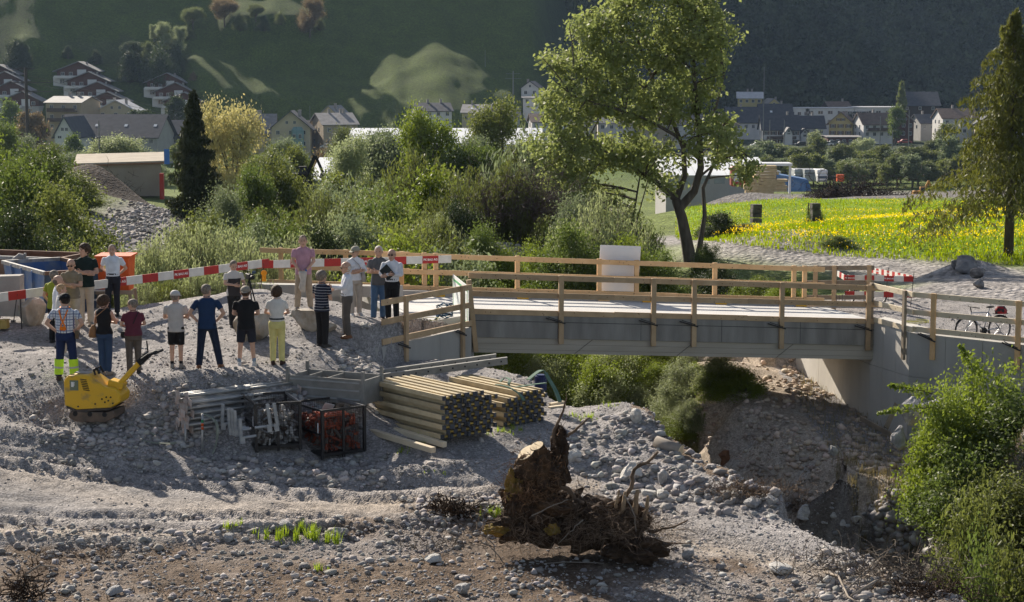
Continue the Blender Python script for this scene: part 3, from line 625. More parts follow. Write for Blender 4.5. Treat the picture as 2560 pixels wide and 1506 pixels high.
# ---------- railings
def railing(name, label, p0, p1, posts, boards, pm, bm_, out=-1, down=.7, up=1.1, zs=(1.02,.56,.10), clampm=STEEL, pw=.13, over=.0, clamps=True, b0=0., b1=0., lap=0):
    """p0,p1: deck-level line; posts: distances along it; out=-1: posts on the camera side"""
    p0, p1 = Vector(p0), Vector(p1); d = p1-p0; Ln = d.length; d.normalize(); h = Vector((d.x, d.y, 0)).normalized(); nn = Vector((h.y, -h.x, 0))
    t = thing(name, label, 'railing', p0)
    for s_ in posts:
        c = p0+d*s_+nn*(.055*(-out)); b = MB(); b.bar(c-UPV*down, c+UPV*up, .075, pw, up=h); b.build('post', pm, t, world=True, bevel=.004)
        if clamps:
            b = MB(); e = c-UPV*.10+nn*.05; b.bar(e-h*.42+UPV*.10-nn*.02, e+h*.1-UPV*.06, .025, .035); b.bar(e-h*.36+UPV*.13-nn*.02, e+h*.02+UPV*.0, .015, .02); b.build('clamp', clampm, t, world=True)
    n = boards
    for z in zs:
        for k in range(n):
            s0, s1 = Ln*k/n-(b0 if k == 0 else lap), Ln*(k+1)/n+(b1 if k == n-1 else -.006); b = MB(); jj = random.uniform(-.008, .008)
            b.bar(p0+d*s0+UPV*(z+jj)+nn*(.0), p0+d*s1+UPV*(z+jj), .045, .14); o = b.build('rail', bm_, t, world=True, bevel=.004)
            kb = MB()
            for q in range(int((s1-s0)*2.2)):
                c = p0+d*random.uniform(s0+.1, s1-.1)+UPV*(z+jj+random.uniform(-.05, .05))+nn*.023; kb.ell(c, (.016, .002, .012), 8, 4, M=Matrix.Rotation(math.atan2(h.y, h.x), 3, 'Z'))
            if kb.V: k2 = kb.build('knot', KNOT); k2.parent = o; k2.data.transform(Matrix.Translation(-t.location)); 
    return t
def du(px, a, c):
    """distance along line a-c at which it is seen at photo column px"""
    a, c = Vector(a), Vector(c); k = (px-1280)/FPX; f = (k*a.y-a.x)/((c.x-a.x)-k*(c.y-a.y)); return f*(c-a).length
dk0, dk1 = bp(.05, .005), bp(BL-.05, .005)
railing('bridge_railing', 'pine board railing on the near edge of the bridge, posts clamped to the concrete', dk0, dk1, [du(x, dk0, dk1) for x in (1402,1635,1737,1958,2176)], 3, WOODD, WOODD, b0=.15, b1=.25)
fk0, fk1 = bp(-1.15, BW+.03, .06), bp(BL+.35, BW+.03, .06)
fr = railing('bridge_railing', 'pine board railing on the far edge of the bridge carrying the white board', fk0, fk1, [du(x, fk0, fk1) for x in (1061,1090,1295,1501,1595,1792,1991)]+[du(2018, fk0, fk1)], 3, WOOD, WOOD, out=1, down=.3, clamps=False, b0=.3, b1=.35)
for x in (1088,1298,1501,1612,1795,1996):
    b = MB(); c = fk0+(fk1-fk0).normalized()*du(x, fk0, fk1)-BV*.26-UPV*.10; b.bar(c-BU*.17, c+BU*.17, .2, .16); b.build('block', YEL if x != 1501 else WOOD, fr, world=True)
cw0, cw1 = Vector((*LW[0], zl0))+ld*.5-ln*.0, Vector((*LW[1], zl1))-ln*.0
railing('wall_railing', 'short slanting pine railing on the left wing wall', cw0, cw1, [du(1008, cw0, cw1), du(1151, cw0, cw1)], 1, WOODD, WOODD, down=.75, b0=.0, b1=.0)
c0, c1 = P(1172, 786, 48.9), P(1172, 786, 48.9)
b = MB(); b.bar(P(1190, 880, 48.55), P(1172, 700, 48.4)-Vector((0,0,0)), .07, .12, up=BU); pst = b.build('railing_post', WOODD); tag(pst, 'separate corner post between the wing wall railing and the bridge railing', 'post')
kb0, kb1 = P(655, 712, 56), P(1024, 726, 54.2)
railing('road_railing', 'pine board railing behind the red and white barrier, left of the bridge', kb0, kb1, [du(697, kb0, kb1), du(860, kb0, kb1), du(1000, kb0, kb1)], 2, WOOD, WOOD, out=1, down=.3, clamps=False, b0=.05, b1=.0)
b = MB(); b.prism([kb0-UPV*3.2+Vector((-.6,.15,0)), kb1-UPV*3.2+Vector((0,.15,0)), kb1-UPV*.06+Vector((0,.15,0)), kb0-UPV*.06+Vector((-.6,.15,0))], (0,0,0), (0,-.35,0)); tag(b.build('retaining_wall', CONC), 'low concrete retaining wall carrying the railing left of the bridge', 'wall')
b = MB(); b.bar(P(615, 722, 53.3), P(1000, 729, 51.6), .4, .3); tag(b.build('kerb_beam', CONC), 'long low concrete kerb beam under the railing left of the bridge', 'kerb')
w0, w1 = Vector((RW[1][0], RW[1][1], RWZ))+Vector((-.01,0,0)), Vector((RW[2][0], RW[2][1], RWZ))+Vector((-.01,0,0))
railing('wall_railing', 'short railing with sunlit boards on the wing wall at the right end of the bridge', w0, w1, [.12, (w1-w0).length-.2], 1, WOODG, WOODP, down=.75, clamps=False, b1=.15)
r0, r1 = Vector((RW[2][0]+.06, RW[2][1]-.05, RWZ)), Vector((14.2, 47.02, RWZ))
railing('wall_railing', 'pine railing on the right concrete wall in front of the parked bicycle', r0, r1, [du(2345, r0, r1), du(2560, r0, r1), du(2740, r0, r1)], 1, WOOD, WOODP, down=.65)
q0, q1 = P(2008, 752, 59.5), P(2184, 752, 58.5)
railing('road_railing', 'grey weathered plank railing beyond the far right corner of the bridge', q0, q1, [.4, du(2092, q0, q1), du(2180, q0, q1)], 1, WOODD, WOODG, down=.3, clamps=False)
b = MB(); v = P(2020, 762, 57.2); b.bar(v, P(2228, 764, 55.6), .4, .14)
kb = b.build('kerb_beam', CONC); tag(kb, 'concrete kerb with rusty bars sticking up, behind the bridge on the right', 'kerb')
b = MB()
for i, x in enumerate((2033,2042,2090,2098,2106,2160,2170,2182,2214,2220)): v = P(x, 756, 57.1-i*.15); b.tube([v, v+UPV*.22], .008, 5)
b.build('rebar', STEEL, kb, world=True)
# boards
b = MB(); v0, v1 = P(1493, 727, 54.9), P(1602, 728, 55.35); b.bar((v0+v1)/2-BU*.62+UPV*.65, (v0+v1)/2+BU*.62+UPV*.65, .02, 1.32)
tag(b.build('white_board', mat('white_panel', (.72,.73,.76), .5, (.66,.67,.70), scale=1)), 'blank white board fixed behind the far railing of the bridge', 'board')
ib = thing('info_board', 'white information board with green border leaning inside the corner of the wing wall railing', 'board', P(1155, 800, 48.7))
a_, c_ = P(1133, 800, 50.6), P(1172, 812, 47.75); a_.z = c_.z = zl1+.02
b = MB(); b.bar(a_+UPV*.52, c_+UPV*.52, .015, 1.0); b.build('panel', mat('white_print', (.82,.83,.82), .4), ib, world=True)
dd = (c_-a_).normalized(); nnb = Vector((-abs(dd.y), -abs(dd.x)*1, 0)).normalized()*.011; GREENP = mat('green_print', (.10,.36,.16), .5); GREYP = mat('grey_print', (.55,.6,.6), .5, (.75,.78,.75), scale=8)
for nn_ in (nnb, -nnb):
    b = MB(); Lb = (c_-a_).length
    for z in (.08, .90): b.bar(a_+UPV*z+dd*.12+nn_, c_+UPV*z-dd*.12+nn_, .003, .06)
    for s_ in (.15, Lb-.15): b.bar(a_+dd*s_+UPV*.06+nn_, a_+dd*s_+UPV*.92+nn_, .05, .003, up=nnb)
    b.build('border', GREENP, ib, world=True); b = MB()
    for s_ in (.35, 1.15, 1.95): b.bar(a_+dd*s_+UPV*.5+nn_, a_+dd*(s_+.6)+UPV*.5+nn_, .003, .6)
    b.build('print', GREYP, ib, world=True)
# ---------- red and white barrier boards
REDB = mat('barrier_red', (.46,.035,.028), .5, (.38,.03,.03), scale=5, rnd=.05); WHB = mat('barrier_white', (.62,.60,.56), .55, (.72,.70,.66), scale=6); LETW = mat('lettering_white', (.8,.79,.77), .5)
fc = bpy.data.curves.new('lettering', 'FONT'); fc.body = 'PK BAU AG'; fc.size = .098; fc.space_character = 1.02; fc.align_x = 'CENTER'; fc.align_y = 'CENTER'; fc.extrude = .0015; fc.offset = .003
fo = bpy.data.objects.new('tmp', fc); COL.objects.link(fo); bpy.context.view_layer.update()
TXT = bpy.data.meshes.new_from_object(fo.evaluated_get(bpy.context.evaluated_depsgraph_get())); bpy.data.objects.remove(fo); TXT.materials.clear(); _w = max(v.co.x for v in TXT.vertices)*2; print('TEXTW', _w); TXT.transform(Matrix.Diagonal((.40/_w, .105/.075*1.0, 1, 1)) if False else Matrix.Scale(.40/_w, 4)); TXT.materials.append(LETW)
def barrier(label, a, c, start=0, h=.2, pl=.46, text=True, ts=1.):
    a, c = Vector(a), Vector(c); d = c-a; Ln = d.length; d.normalize(); t = thing('barrier_board', label, 'barrier', a); k = start; s_ = 0; nn = Vector((d.y, -d.x, 0)).normalized()
    while s_ < Ln-.02:
        e = min(s_+pl, Ln); b = MB(); b.bar(a+d*(s_+.001), a+d*(e-.001), .028, h); red = k % 2 == 1; o = b.build('red_panel' if red else 'white_panel', REDB if red else WHB, t, world=True)
        if red and k % 4 == 1 and text and e-s_ > pl*.9:
            x = put('lettering', TXT, o); m = a+d*((s_+e)/2)+nn*.0165-t.location; yax = nn.cross(d).normalized(); yax = -yax if yax.z < 0 else yax
            x.matrix_local = Matrix.Translation(m) @ Matrix((d, yax, d.cross(yax))).transposed().to_4x4() @ Matrix.Scale(ts, 4)
        s_ = e; k += 1
    return t
def rod(px, py0, py1, Y, label, lamp=None, r=.011):
    t = thing('barrier_rod', label, 'post', P(px, py1, Y)); b = MB(); b.tube([P(px-6, py1+6, Y), P(px+3, py0, Y)], r, 6); b.build('rod', STEEL, t, world=True); return t
barrier('long red and white barrier board from the left edge to behind the cameraman', P(-25, 747, 42.5), P(672, 657, 48.4), start=2)
barrier('red and white barrier board behind the man in the pink polo', P(640, 662, 48.9), P(1128, 648, 51.2), start=3)
rod(656, 648, 728, 48.3, 'rusty steel rod holding up the barrier board beside the orange lamp')
rod(40, 735, 800, 43.0, 'thin rod under the barrier board by the concrete block')
LAMP = mat('lamp_orange', (.85,.38,.02), .3, transl=.2)
def lamp(px, py, Y, label):
    g = P(px, py, Y); t = thing('warning_lamp', label, 'lamp', g); b = MB(); b.box((0,0,-.07), (.1,.07,.14)); b.build('battery_box', LAMP, t, bevel=.01)
    b = MB(); b.tube([(0,-.035,.07),(0,.035,.07)], .075, 14); b.build('lens', LAMP, t); b = MB(); b.bar((0,0,.14),(0,0,.32), .012,.012,up=(0,1,0)); b.build('hook', STEEL, t); return t
lamp(660, 690, 48.2, 'orange warning lamp hanging from the barrier left of the pink polo man'); lamp(193, 736, 44.2, 'orange warning lamp hanging behind the bald man in the beige shirt')
ya = P(2113, 695, 59.6); yb = P(2284, 698, 59.0); yc = P(2172, 674, 64); yd = P(2094, 684, 60.5)
barrier('upper red and white board of the right hand enclosure facing the bridge', ya, yb, 1, .17, .30, ts=.8); barrier('lower red and white board of the right hand enclosure facing the bridge', ya-UPV*.5, yb-UPV*.5, 1, .17, .30, text=False)
barrier('upper slanting red and white board on the far side of the right hand enclosure', yc, yb+Vector((.02,.12,0)), 2, .17, .30, ts=.8); barrier('lower slanting red and white board on the far side of the right hand enclosure', yc-UPV*.5, yb+Vector((.02,.12,-.5)), 2, .17, .30, text=False)
barrier('short white board end sticking out left of the right hand enclosure', yd, ya+Vector((0,.06,0)), 0, .17, .25, text=False)
for (x, y0, y1, Y, l_) in ((2218,670,760,59.4,'thin rod in the middle of the right hand enclosure'),(2282,682,762,58.9,'thin rod at the right corner of the enclosure'),(2190,676,750,63.8,'thin rod at the back corner of the enclosure'),(2116,690,765,59.5,'thin rod at the left corner of the enclosure')): rod(x, y0, y1, Y, l_)
# ============================================================ building site things
BLUE = mat('skip_blue', (.06,.13,.30), .6, (.16,.20,.26), scale=2.5, bump=.2, bscale=9, lo=.45, hi=.7); BLUED = mat('skip_dark_blue', (.035,.075,.15), .6, (.06,.09,.13), scale=3); RUST = mat('rust', (.13,.075,.05), .85, (.20,.12,.085), scale=3, bump=.3, bscale=12); RIM = mat('sunlit_rim', (.42,.42,.42), .6, (.22,.2,.18), scale=6)
def skip(label, corner, L, S_, ln_, wd, h, body, inner, zb, tap=.35):
    t = thing('skip', label, 'skip', corner); c = Vector(corner); L = Vector((*L, 0)).normalized(); S_ = Vector((*S_, 0)).normalized()
    top = [c, c+S_*wd, c+S_*wd+L*ln_, c+L*ln_]; bot = [p+(L*tap if i in (0, 1) else -L*tap)+(S_*.05 if i in (0, 3) else -S_*.05) for i, p in enumerate(top)]
    names = ['end_wall', 'side_wall', 'end_wall', 'side_wall']
    for i in range(4):
        j = (i+1) % 4; q = [Vector((bot[i].x, bot[i].y, zb)), Vector((bot[j].x, bot[j].y, zb)), Vector((top[j].x, top[j].y, zb+h)), Vector((top[i].x, top[i].y, zb+h))]
        cen = (top[0]+top[2])/2; nrm = (cen-(top[i]+top[j])/2); nrm.z = 0; nrm.normalize(); b = MB(); b.prism(q, (0,0,0), nrm*.03); b.build(names[i], body if i != 0 else BLUED if body is BLUE else body, t, world=True)  # first end wall in the darker blue, its shade put into the colour
        b = MB(); b.bar(top[i]*1+UPV*(zb+h-c.z), top[j]+UPV*(zb+h-c.z), .09, .09); b.build('rim', RIM if i in (3, 2) else inner, t, world=True)  # pale rim on two edges only, the sunlight there put into the colour
        if i in (1, 3):
            b = MB(); n = 4
            for k in range(1, n): f = k/n; b.bar(q[0].lerp(q[1], f)-nrm*.03, q[3].lerp(q[2], f)-nrm*.03, .08, .06, up=L)
            b.build('rib', body, t, world=True)
    b = MB(); b.prism([Vector((p.x, p.y, zb)) for p in bot], (0,0,0), (0,0,.3)); b.build('floor', inner, t, world=True); return t
zs_ = P(112, 684, 46.5).z
skip('blue steel skip with pale sunlit rim behind the group on the left', Vector((P(112,684,46.5).x, 46.5, zs_)), (-.54,.84), (.84,.54), 3.2, 1.55, 1.15, BLUE, RUST, zs_-1.15)
zb_ = P(60, 652, 50.5).z
skip('brown rusty skip standing behind the blue skip', Vector((P(146,662,50.8).x, 50.8, zb_)), (-.95,.3), (.3,.95), 4.0, 1.5, 1.2, RUST, RUST, zb_-1.2, .1)
t = thing('pipe_elbow', 'grey pipe elbow standing on the rim of the skips', 'pipe', P(50, 655, 49.6)); b = MB(); b.tube([(-.12,0,-.08),(-.1,0,.05),(0,0,.13),(.11,0,.1)], [.1,.1,.1,.1], 12); b.build('bend', mat('grey_cast', (.28,.26,.25), .7), t); b = MB(); b.tube([(.09,0,.11),(.13,0,.1)], .135, 12); b.build('flange', MATS['grey_cast'], t)
t = thing('steel_steps', 'blue grey steel steps leaning beside the blue skip', 'steps', P(245, 790, 46.6)); b = MB()
for sx in (0, .5):
    b.bar((sx-.2,0,0), (sx-.32,.5,1.0), .05, .1)
b.build('stringer', BLUED, t)
for i in range(4): b = MB(); b.box((.0-.03*i,.1+.11*i,.15+.22*i), (.5,.16,.03)); b.build('step', mat('galvanised', (.33,.34,.35), .45, (.42,.43,.44), scale=5, metal=.5), t)
ORG = mat('orange_paint', (.62,.10,.015), .5, (.5,.08,.015), scale=4); t = thing('orange_bin', 'orange tapered container on a timber frame behind the man in the white polo', 'container', P(292, 740, 47.6))
b = MB(); V = [(-.36,-.3,.15),(.36,-.3,.15),(.36,.35,.15),(-.36,.35,.15),(-.42,-.38,1.0),(.40,-.38,1.0),(.40,.45,1.0),(-.42,.45,1.0)]; b.add(V, [(0,3,2,1),(4,5,6,7),(0,1,5,4),(1,2,6,5),(2,3,7,6),(3,0,4,7)]); b.build('body', ORG, t, bevel=.01)
b = MB(); b.box((0,.03,1.02), (.9,.9,.04)); b.build('lid', ORG, t); b = MB(); b.box((-.2,-.36,.78), (.12,.02,.15)); b.build('notice', mat('yellow_notice', (.7,.6,.12), .6), t)
for x in (-.38, .38):
    for y in (-.3, .4): b = MB(); b.bar((x*1.1,y,-.35), (x,y,.15), .07, .07, up=(0,1,0)); b.build('leg', WOODG, t)
b = MB(); b.bar((-.45,-.36,.13), (.5,-.36,.13), .05, .1); b.build('crossbar', WOODG, t)
t = thing('concrete_block', 'tall slab of grey concrete blocks at the left edge, behind the barrier', 'wall', P(20, 800, 44.0))
for (x0, x1, y0, y1, Y) in ((-120,50,690,742,44.2),(-120,52,744,792,44.15)):
    b = MB(); a, c = P(x0, y1, Y), P(x1, y1, Y); b.prism([a, c, P(x1, y0, Y), P(x0, y0+5, Y)], (0,0,0), (0,.4,0)); b.build('block', mat('block_concrete', (.30,.28,.26), .9, (.38,.36,.33), scale=2, bump=.4, bscale=12), t, world=True, bevel=.01)
b = MB(); b.bar(P(-40, 812, 43.6), P(20, 810, 43.6), .25, .2); tag(b.build('timber', mat('ochre_timber', (.32,.24,.07), .8, (.4,.3,.1), scale=5)), 'short ochre timber on the ground at the left edge', 'timber')
tb = MB(); a = P(55, 812, 43.7); tb.bar(a+Vector((.0,0,-.5)), a+Vector((-.02,0,.6)), .025,.025,up=(0,1,0)); tag(tb.build('steel_bar', STEEL), 'thin upright bar in front of the beige boulder at left', 'bar')
# ---------- formwork beams in two stacks
BEAMM = woodmat('formwork_beam_wood', (.42,.34,.21), (.58,.48,.31), .22); BEAMT = mat('beam_end_grey', (.045,.05,.065), .7, (.075,.08,.095), scale=4, rnd=.3); BEAMY = mat('beam_end_yellow', (.30,.20,.05), .7, (.42,.30,.07), scale=3, rnd=.35)
b = MB(); BLN = 2.45
for s_ in (-1, 1): b.box((s_*.078, BLN/2, 0), (.05, BLN, .092))
b.box((0, BLN/2, 0), (.12, BLN-.02, .028)); beam_me = b.me('beam', [BEAMM])
b = MB()
for s_ in (-1, 1): b.box((s_*.078, -.0, 0), (.062, .05, .088))
cap_me = b.me('end_cap', [BEAMT]); b = MB(); b.box((0, -.004, 0), (.112, .008, .034)); b.box((.052, -.004, 0), (.02, .008, .06)); b.box((-.052, -.004, 0), (.02, .008, .06)); web_me = b.me('end_grain', [BEAMY])
def stack(N, ang, rows, cols, label, grp, z0, miss=()):
    ax = Vector((-math.sin(ang), math.cos(ang), 0)); bx = Vector((math.cos(ang), math.sin(ang), 0)); first = None
    for r_ in range(rows):
        for c_2 in range(cols):
            if (r_, c_2) in miss: continue
            off = .10 if r_ % 2 else 0; p = Vector(N)+bx*(c_2*.205+off+.1)+ax*random.uniform(-.03, .05); p.z = z0+.045+r_*.097
            o = put('formwork_beam', beam_me, None, p, (0, 0, ang+random.uniform(-.004, .004))); tag(o, ('lowest','second','third','fourth','fifth','sixth','seventh','eighth','ninth')[r_]+' layer, beam '+('nearest the left side','second from the left side','third from the left','fourth from the left','next to the right side','at the right side')[c_2]+' of the '+grp.split('the ')[1], 'timber beam', grp); put('end_cap', cap_me, o)
            if random.random() < .93: put('end_grain', web_me, o)
ANG = math.atan2(.62, .78)
stack((-1.36, 37.0, 0), ANG, 9, 6, 'yellowish timber formwork beam in the larger front stack', 'beams of the front stack', -.33, {(8, 5)})
stack((-.16, 38.5, 0), ANG, 7, 5, 'yellowish timber formwork beam in the smaller rear stack under the green sling', 'beams of the rear stack', -.36, {(6, 0), (6, 1)})
for (a, c, lb) in (((925,1058,38.7),(1112,1112,36.9),'upper of two square timbers on the ground left of the beam stack'),((925,1078,38.1),(1084,1126,36.5),'lower of two square timbers on the ground, nearer the grass tuft')):
    a, c = P(*a), P(*c); b = MB(); b.bar(a, c, .11, .11); tag(b.build('square_timber', WOODP, bevel=.006), lb, 'timber')
b = MB(); b.bar(P(1375, 1012, 40.6), P(1408, 1006, 40.9), .08, .06); b.bar(P(1372, 1020, 40.4), P(1412, 1015, 40.6), .1, .05); tag(b.build('timber_offcuts', WOODP), 'short timber ends sticking out right of the rear beam stack', 'timber')
# green slings
SLING = mat('green_sling', (.10,.17,.125), .8, (.14,.22,.16), scale=6); SLG = mat('grey_green_sling', (.20,.22,.18), .8, (.28,.30,.25), scale=6)
def strap(pts, label, m=SLING, wd=.055, name='sling'):
    b = MB(); pts = [Vector(p) for p in pts]; n = len(pts); k = 0; V = []; Fc = []
    S2 = []
    for i in range(n-1):
        for f in (0, .33, .66): 
            p_1, p0_, p1_, p2_ = pts[max(i-1, 0)], pts[i], pts[i+1], pts[min(i+2, n-1)]
            S2.append(.5*((2*p0_)+(-p_1+p1_)*f+(2*p_1-5*p0_+4*p1_-p2_)*f*f+(-p_1+3*p0_-3*p1_+p2_)*f**3))
    S2.append(pts[-1])
    for i in range(len(S2)-1):
        if (S2[i+1]-S2[i]).length > 1e-4: b.bar(S2[i], S2[i+1], wd, .018)
    return tag(b.build(name, m), label, 'lifting sling')
zt2 = -.36+.62+.1
strap([P(1250,955,38.9),P(1262,945,38.95),P(1275,950,38.7),P(1272,962,38.5),P(1290,968,38.6),P(1330,962,38.9),P(1365,958,39.2)], 'green webbing sling coiled on top of the rear beam stack')
strap([P(1240,962,38.6),P(1270,968,38.3),P(1298,985,38.2),P(1310,1002,38.1)], 'green sling tail hanging over the front of the rear beam stack')
strap([P(1320,950,39.6),P(1345,930,39.9),P(1360,928,40.1),P(1372,948,40),P(1388,975,39.8),P(1400,1005,39.6)], 'dark green sling hanging in an arc at the right of the rear stack', wd=.09)
t = thing('blue_drum', 'dark blue drum behind the right end of the beam stacks', 'drum', P(1352, 975, 40.4)); b = MB(); b.tube([(0,0,0),(0,0,.3)], .13, 16); b.build('barrel', mat('navy_plastic', (.01,.02,.09), .4), t); b = MB(); b.tube([(0,0,.3),(0,0,.33)], .1, 16); b.build('lid', MATS['navy_plastic'], t)
# perforated rails lying behind the stacks
GAL = MATS['galvanised']; ALU = mat('weathered_alu', (.19,.185,.17), .6, (.27,.26,.24), scale=4)
for (a, c, lb) in (((806,965,40.2),(1268,902,41.4),'front one of two long perforated channels lying behind the beam stacks'),((795,955,40.55),(1240,894,41.7),'rear one of two long perforated channels lying behind the beam stacks')):
    a, c = P(*a), P(*c); t = thing('perforated_channel', lb, 'channel', a); b = MB(); b.bar(a, c, .035, .15); b.build('web', ALU, t, world=True); b = MB()
    for z in (.07, -.07): b.bar(a+UPV*z+Vector((0,.04,0)), c+UPV*z+Vector((0,.04,0)), .08, .012)
    b.build('flange', ALU, t, world=True); hb = MB()
    for k in range(15): q = a.lerp(c, (k+.5)/15)+Vector((0,-.02,0)); d = (c-a).normalized(); hb.bar(q-d*.016, q+d*.016, .008, .035)
    o_=hb.build('hole_row', BLACK, t, world=True); o_['kind']='stuff'
# ---------- wire crates
def crate(label, FL, ang, wd, dp, h, zb):
    t = thing('wire_crate', label, 'crate', (FL[0], FL[1], zb), ang); c = .05
    for (x, y) in ((0,0),(wd,0),(wd,dp),(0,dp)): b = MB(); b.box((x, y, h/2), (.055, .055, h)); b.build('post', BLACK2, t)
    for z in (.1, h*.52, h):
        for (a, q) in (((0,0),(wd,0)),((wd,0),(wd,dp)),((wd,dp),(0,dp)),((0,dp),(0,0))):
            if abs(z-h*.52) < .01 and a[1] == q[1]: continue
            b = MB(); b.bar((*a, z-.02), (*q, z-.02), .03, .045); b.build('rail', BLACK2 if a[0] != q[0] or a[0] == 0 else GAL2, t)
    b = MB()
    for (a, q) in (((0,0),(wd,0)),((wd,0),(wd,dp)),((wd,dp),(0,dp)),((0,dp),(0,0))):
        a, q = Vector((*a, 0)), Vector((*q, 0)); L_ = (q-a).length
        for k in range(1, int(L_/.05)): p = a.lerp(q, k*.05/L_); b.bar(p+UPV*.1, p+UPV*(h-.03), .004, .004, up=(0,1,0))
        for k in range(1, int(h/.05)): b.bar(a+UPV*(.07+k*.05), q+UPV*(.07+k*.05), .004, .004)
    o = b.build('wire_mesh', BLACK2, t); o['kind'] = 'stuff'; b = MB(); b.box((wd/2, dp/2, .1), (wd, dp, .02)); b.build('floor', BLACK2, t)
    b = MB(); b.box((wd/2, 0, h/2), (.05, .03, h)); b.build('centre_post', BLACK2, t); b = MB(); b.box((-.03, .12, h*.62), (.005, .05, .2)); b.build('label_plate', mat('label_white', (.6,.6,.62), .5), t); return t
BLACK2 = mat('black_steel', (.012,.011,.013), .45, spec=.5); GAL2 = mat('shiny_steel', (.35,.35,.36), .35, metal=.7)
g1, g2 = (-4.98, 36.75), (-3.70, 36.85); zc1 = gz(-4.8, 37)-.02; zc2 = gz(-3.5, 37.2)-.02
crate('black wire crate filled with grey steel clamps', g1, R(20), .88, 1.2, .96, zc1); crate('black wire crate filled with rusty orange clamps', g2, R(35), .95, 1.2, .98, zc2)
def pile(name, label, o, ang, wd, dp, z0, z1, mats_, n, seed):
    r = random.Random(seed); M = Matrix.Rotation(ang, 3, 'Z'); b = MB()
    for i in range(n):
        b.m = r.randrange(len(mats_)); c = M @ Vector((r.uniform(.08, wd-.08), r.uniform(.08, dp-.08), 0))+Vector((*o, r.uniform(z0, z1))); k = r.random()
        e = (r.uniform(0, 3), r.uniform(0, 3), r.uniform(0, 3))
        if k < .5: b.box(c, (r.uniform(.1, .25), r.uniform(.03, .06), r.uniform(.02, .05)), rot=e)
        elif k < .8:
            d = Vector((r.gauss(0,1), r.gauss(0,1), r.gauss(0,.6))).normalized()*r.uniform(.05, .14); b.tube([c-d, c+d], r.uniform(.01, .022), 6)
        else: b.box(c, (.06,.06,.07), rot=e); b.box(c+Vector((0,0,.04)), (.1,.03,.02), rot=e)
    o_ = b.build(name, mats_); o_['kind'] = 'stuff'; o_['label'] = label; return o_
SG = mat('scrap_grey', (.30,.30,.30), .5, (.42,.42,.42), scale=9, metal=.4); SD = mat('scrap_dark', (.10,.085,.075), .7, (.16,.13,.11), scale=9); SO = mat('scrap_orange', (.34,.065,.025), .7, (.22,.06,.035), scale=9)
pile('clamp_heap', 'jumble of grey steel clamps in the left wire crate', g1, R(20), .88, 1.2, zc1+.12, zc1+.72, [SG, SG, SD], 420, 3)
pile('clamp_heap', 'jumble of rusty orange and red clamps in the right wire crate', g2, R(35), .95, 1.2, zc2+.12, zc2+.75, [SO, SO, SD], 520, 4)
tt = Vector((g2[0], g2[1], zc2+.80)); M35 = Matrix.Rotation(R(35), 3, 'Z')
for i in range(3):
    b = MB(); a = tt+M35 @ Vector((.1, .3+i*.1, .0+i*.02)); b.bar(a, a+M35 @ Vector((.62,-.06,.0)), .09, .035); 
    for k in range(6): q = a+M35 @ Vector((.06+k*.1,-.01*k*.6,.02)); b.bar(q, q+Vector((0,0,.02)), .09, .02, up=(1,0,0))
    tag(b.build('form_clamp', mat('orange_clamp', (.5,.09,.03), .55, (.4,.12,.07), scale=7)), ['rearmost','middle','nearest'][2-i]+' long orange clamp lying on top of the rusty heap', 'clamp')
b = MB(); a = tt+M35 @ Vector((.55,.75,.06)); b.box(a, (.22,.02,.2), rot=(.5,.3,.6)); tag(b.build('steel_plate', mat('pale_plate', (.6,.56,.52), .5)), 'pale square plate sticking up out of the rusty clamps', 'plate')
# formwork brackets hooked over the left crate
CLG = mat('clamp_grey', (.27,.29,.31), .5, (.38,.39,.40), scale=8, metal=.3)
def bracket(px, py, Y, h, tilt, rz, label):
    t = thing('steel_bracket', label, 'bracket', P(px, py, Y), rot=(0, tilt, rz)); b = MB(); b.box((0,0,h/2), (.06,.05,h)); b.build('rack', CLG, t, bevel=.006)
    b = MB(); 
    for k in range(int(h/.03)): b.box((-.036,0,.02+k*.03), (.014,.045,.014))
    b.build('teeth', CLG, t); b = MB(); b.tube([(0,0,.02),(.3,0,.03)], .028, 8); b.box((.02,0,-.02), (.09,.08,.14)); b.build('arm', CLG, t)
for i, a in enumerate([(556,1085,37.1,.42,.05,.2),(576,1098,36.75,.44,-.06,.3),(584,1100,36.72,.44,-.05,.3),(590,1102,36.70,.42,-.04,.3),(603,1120,36.6,.40,-.04,.4),(676,1090,36.65,.46,.12,3.3),(694,1088,36.7,.46,.15,3.2)]):
    bracket(a[0], a[1]-22, *a[2:], ['leftmost grey steel bracket hooked on the left wire crate','second grey bracket from the left on the wire crate','third grey bracket from the left on the wire crate','fourth grey bracket from the left on the wire crate','grey bracket with a hooked arm at the crate corner','left one of two grey brackets standing in the crate front','right one of two grey brackets standing in the crate front'][i])
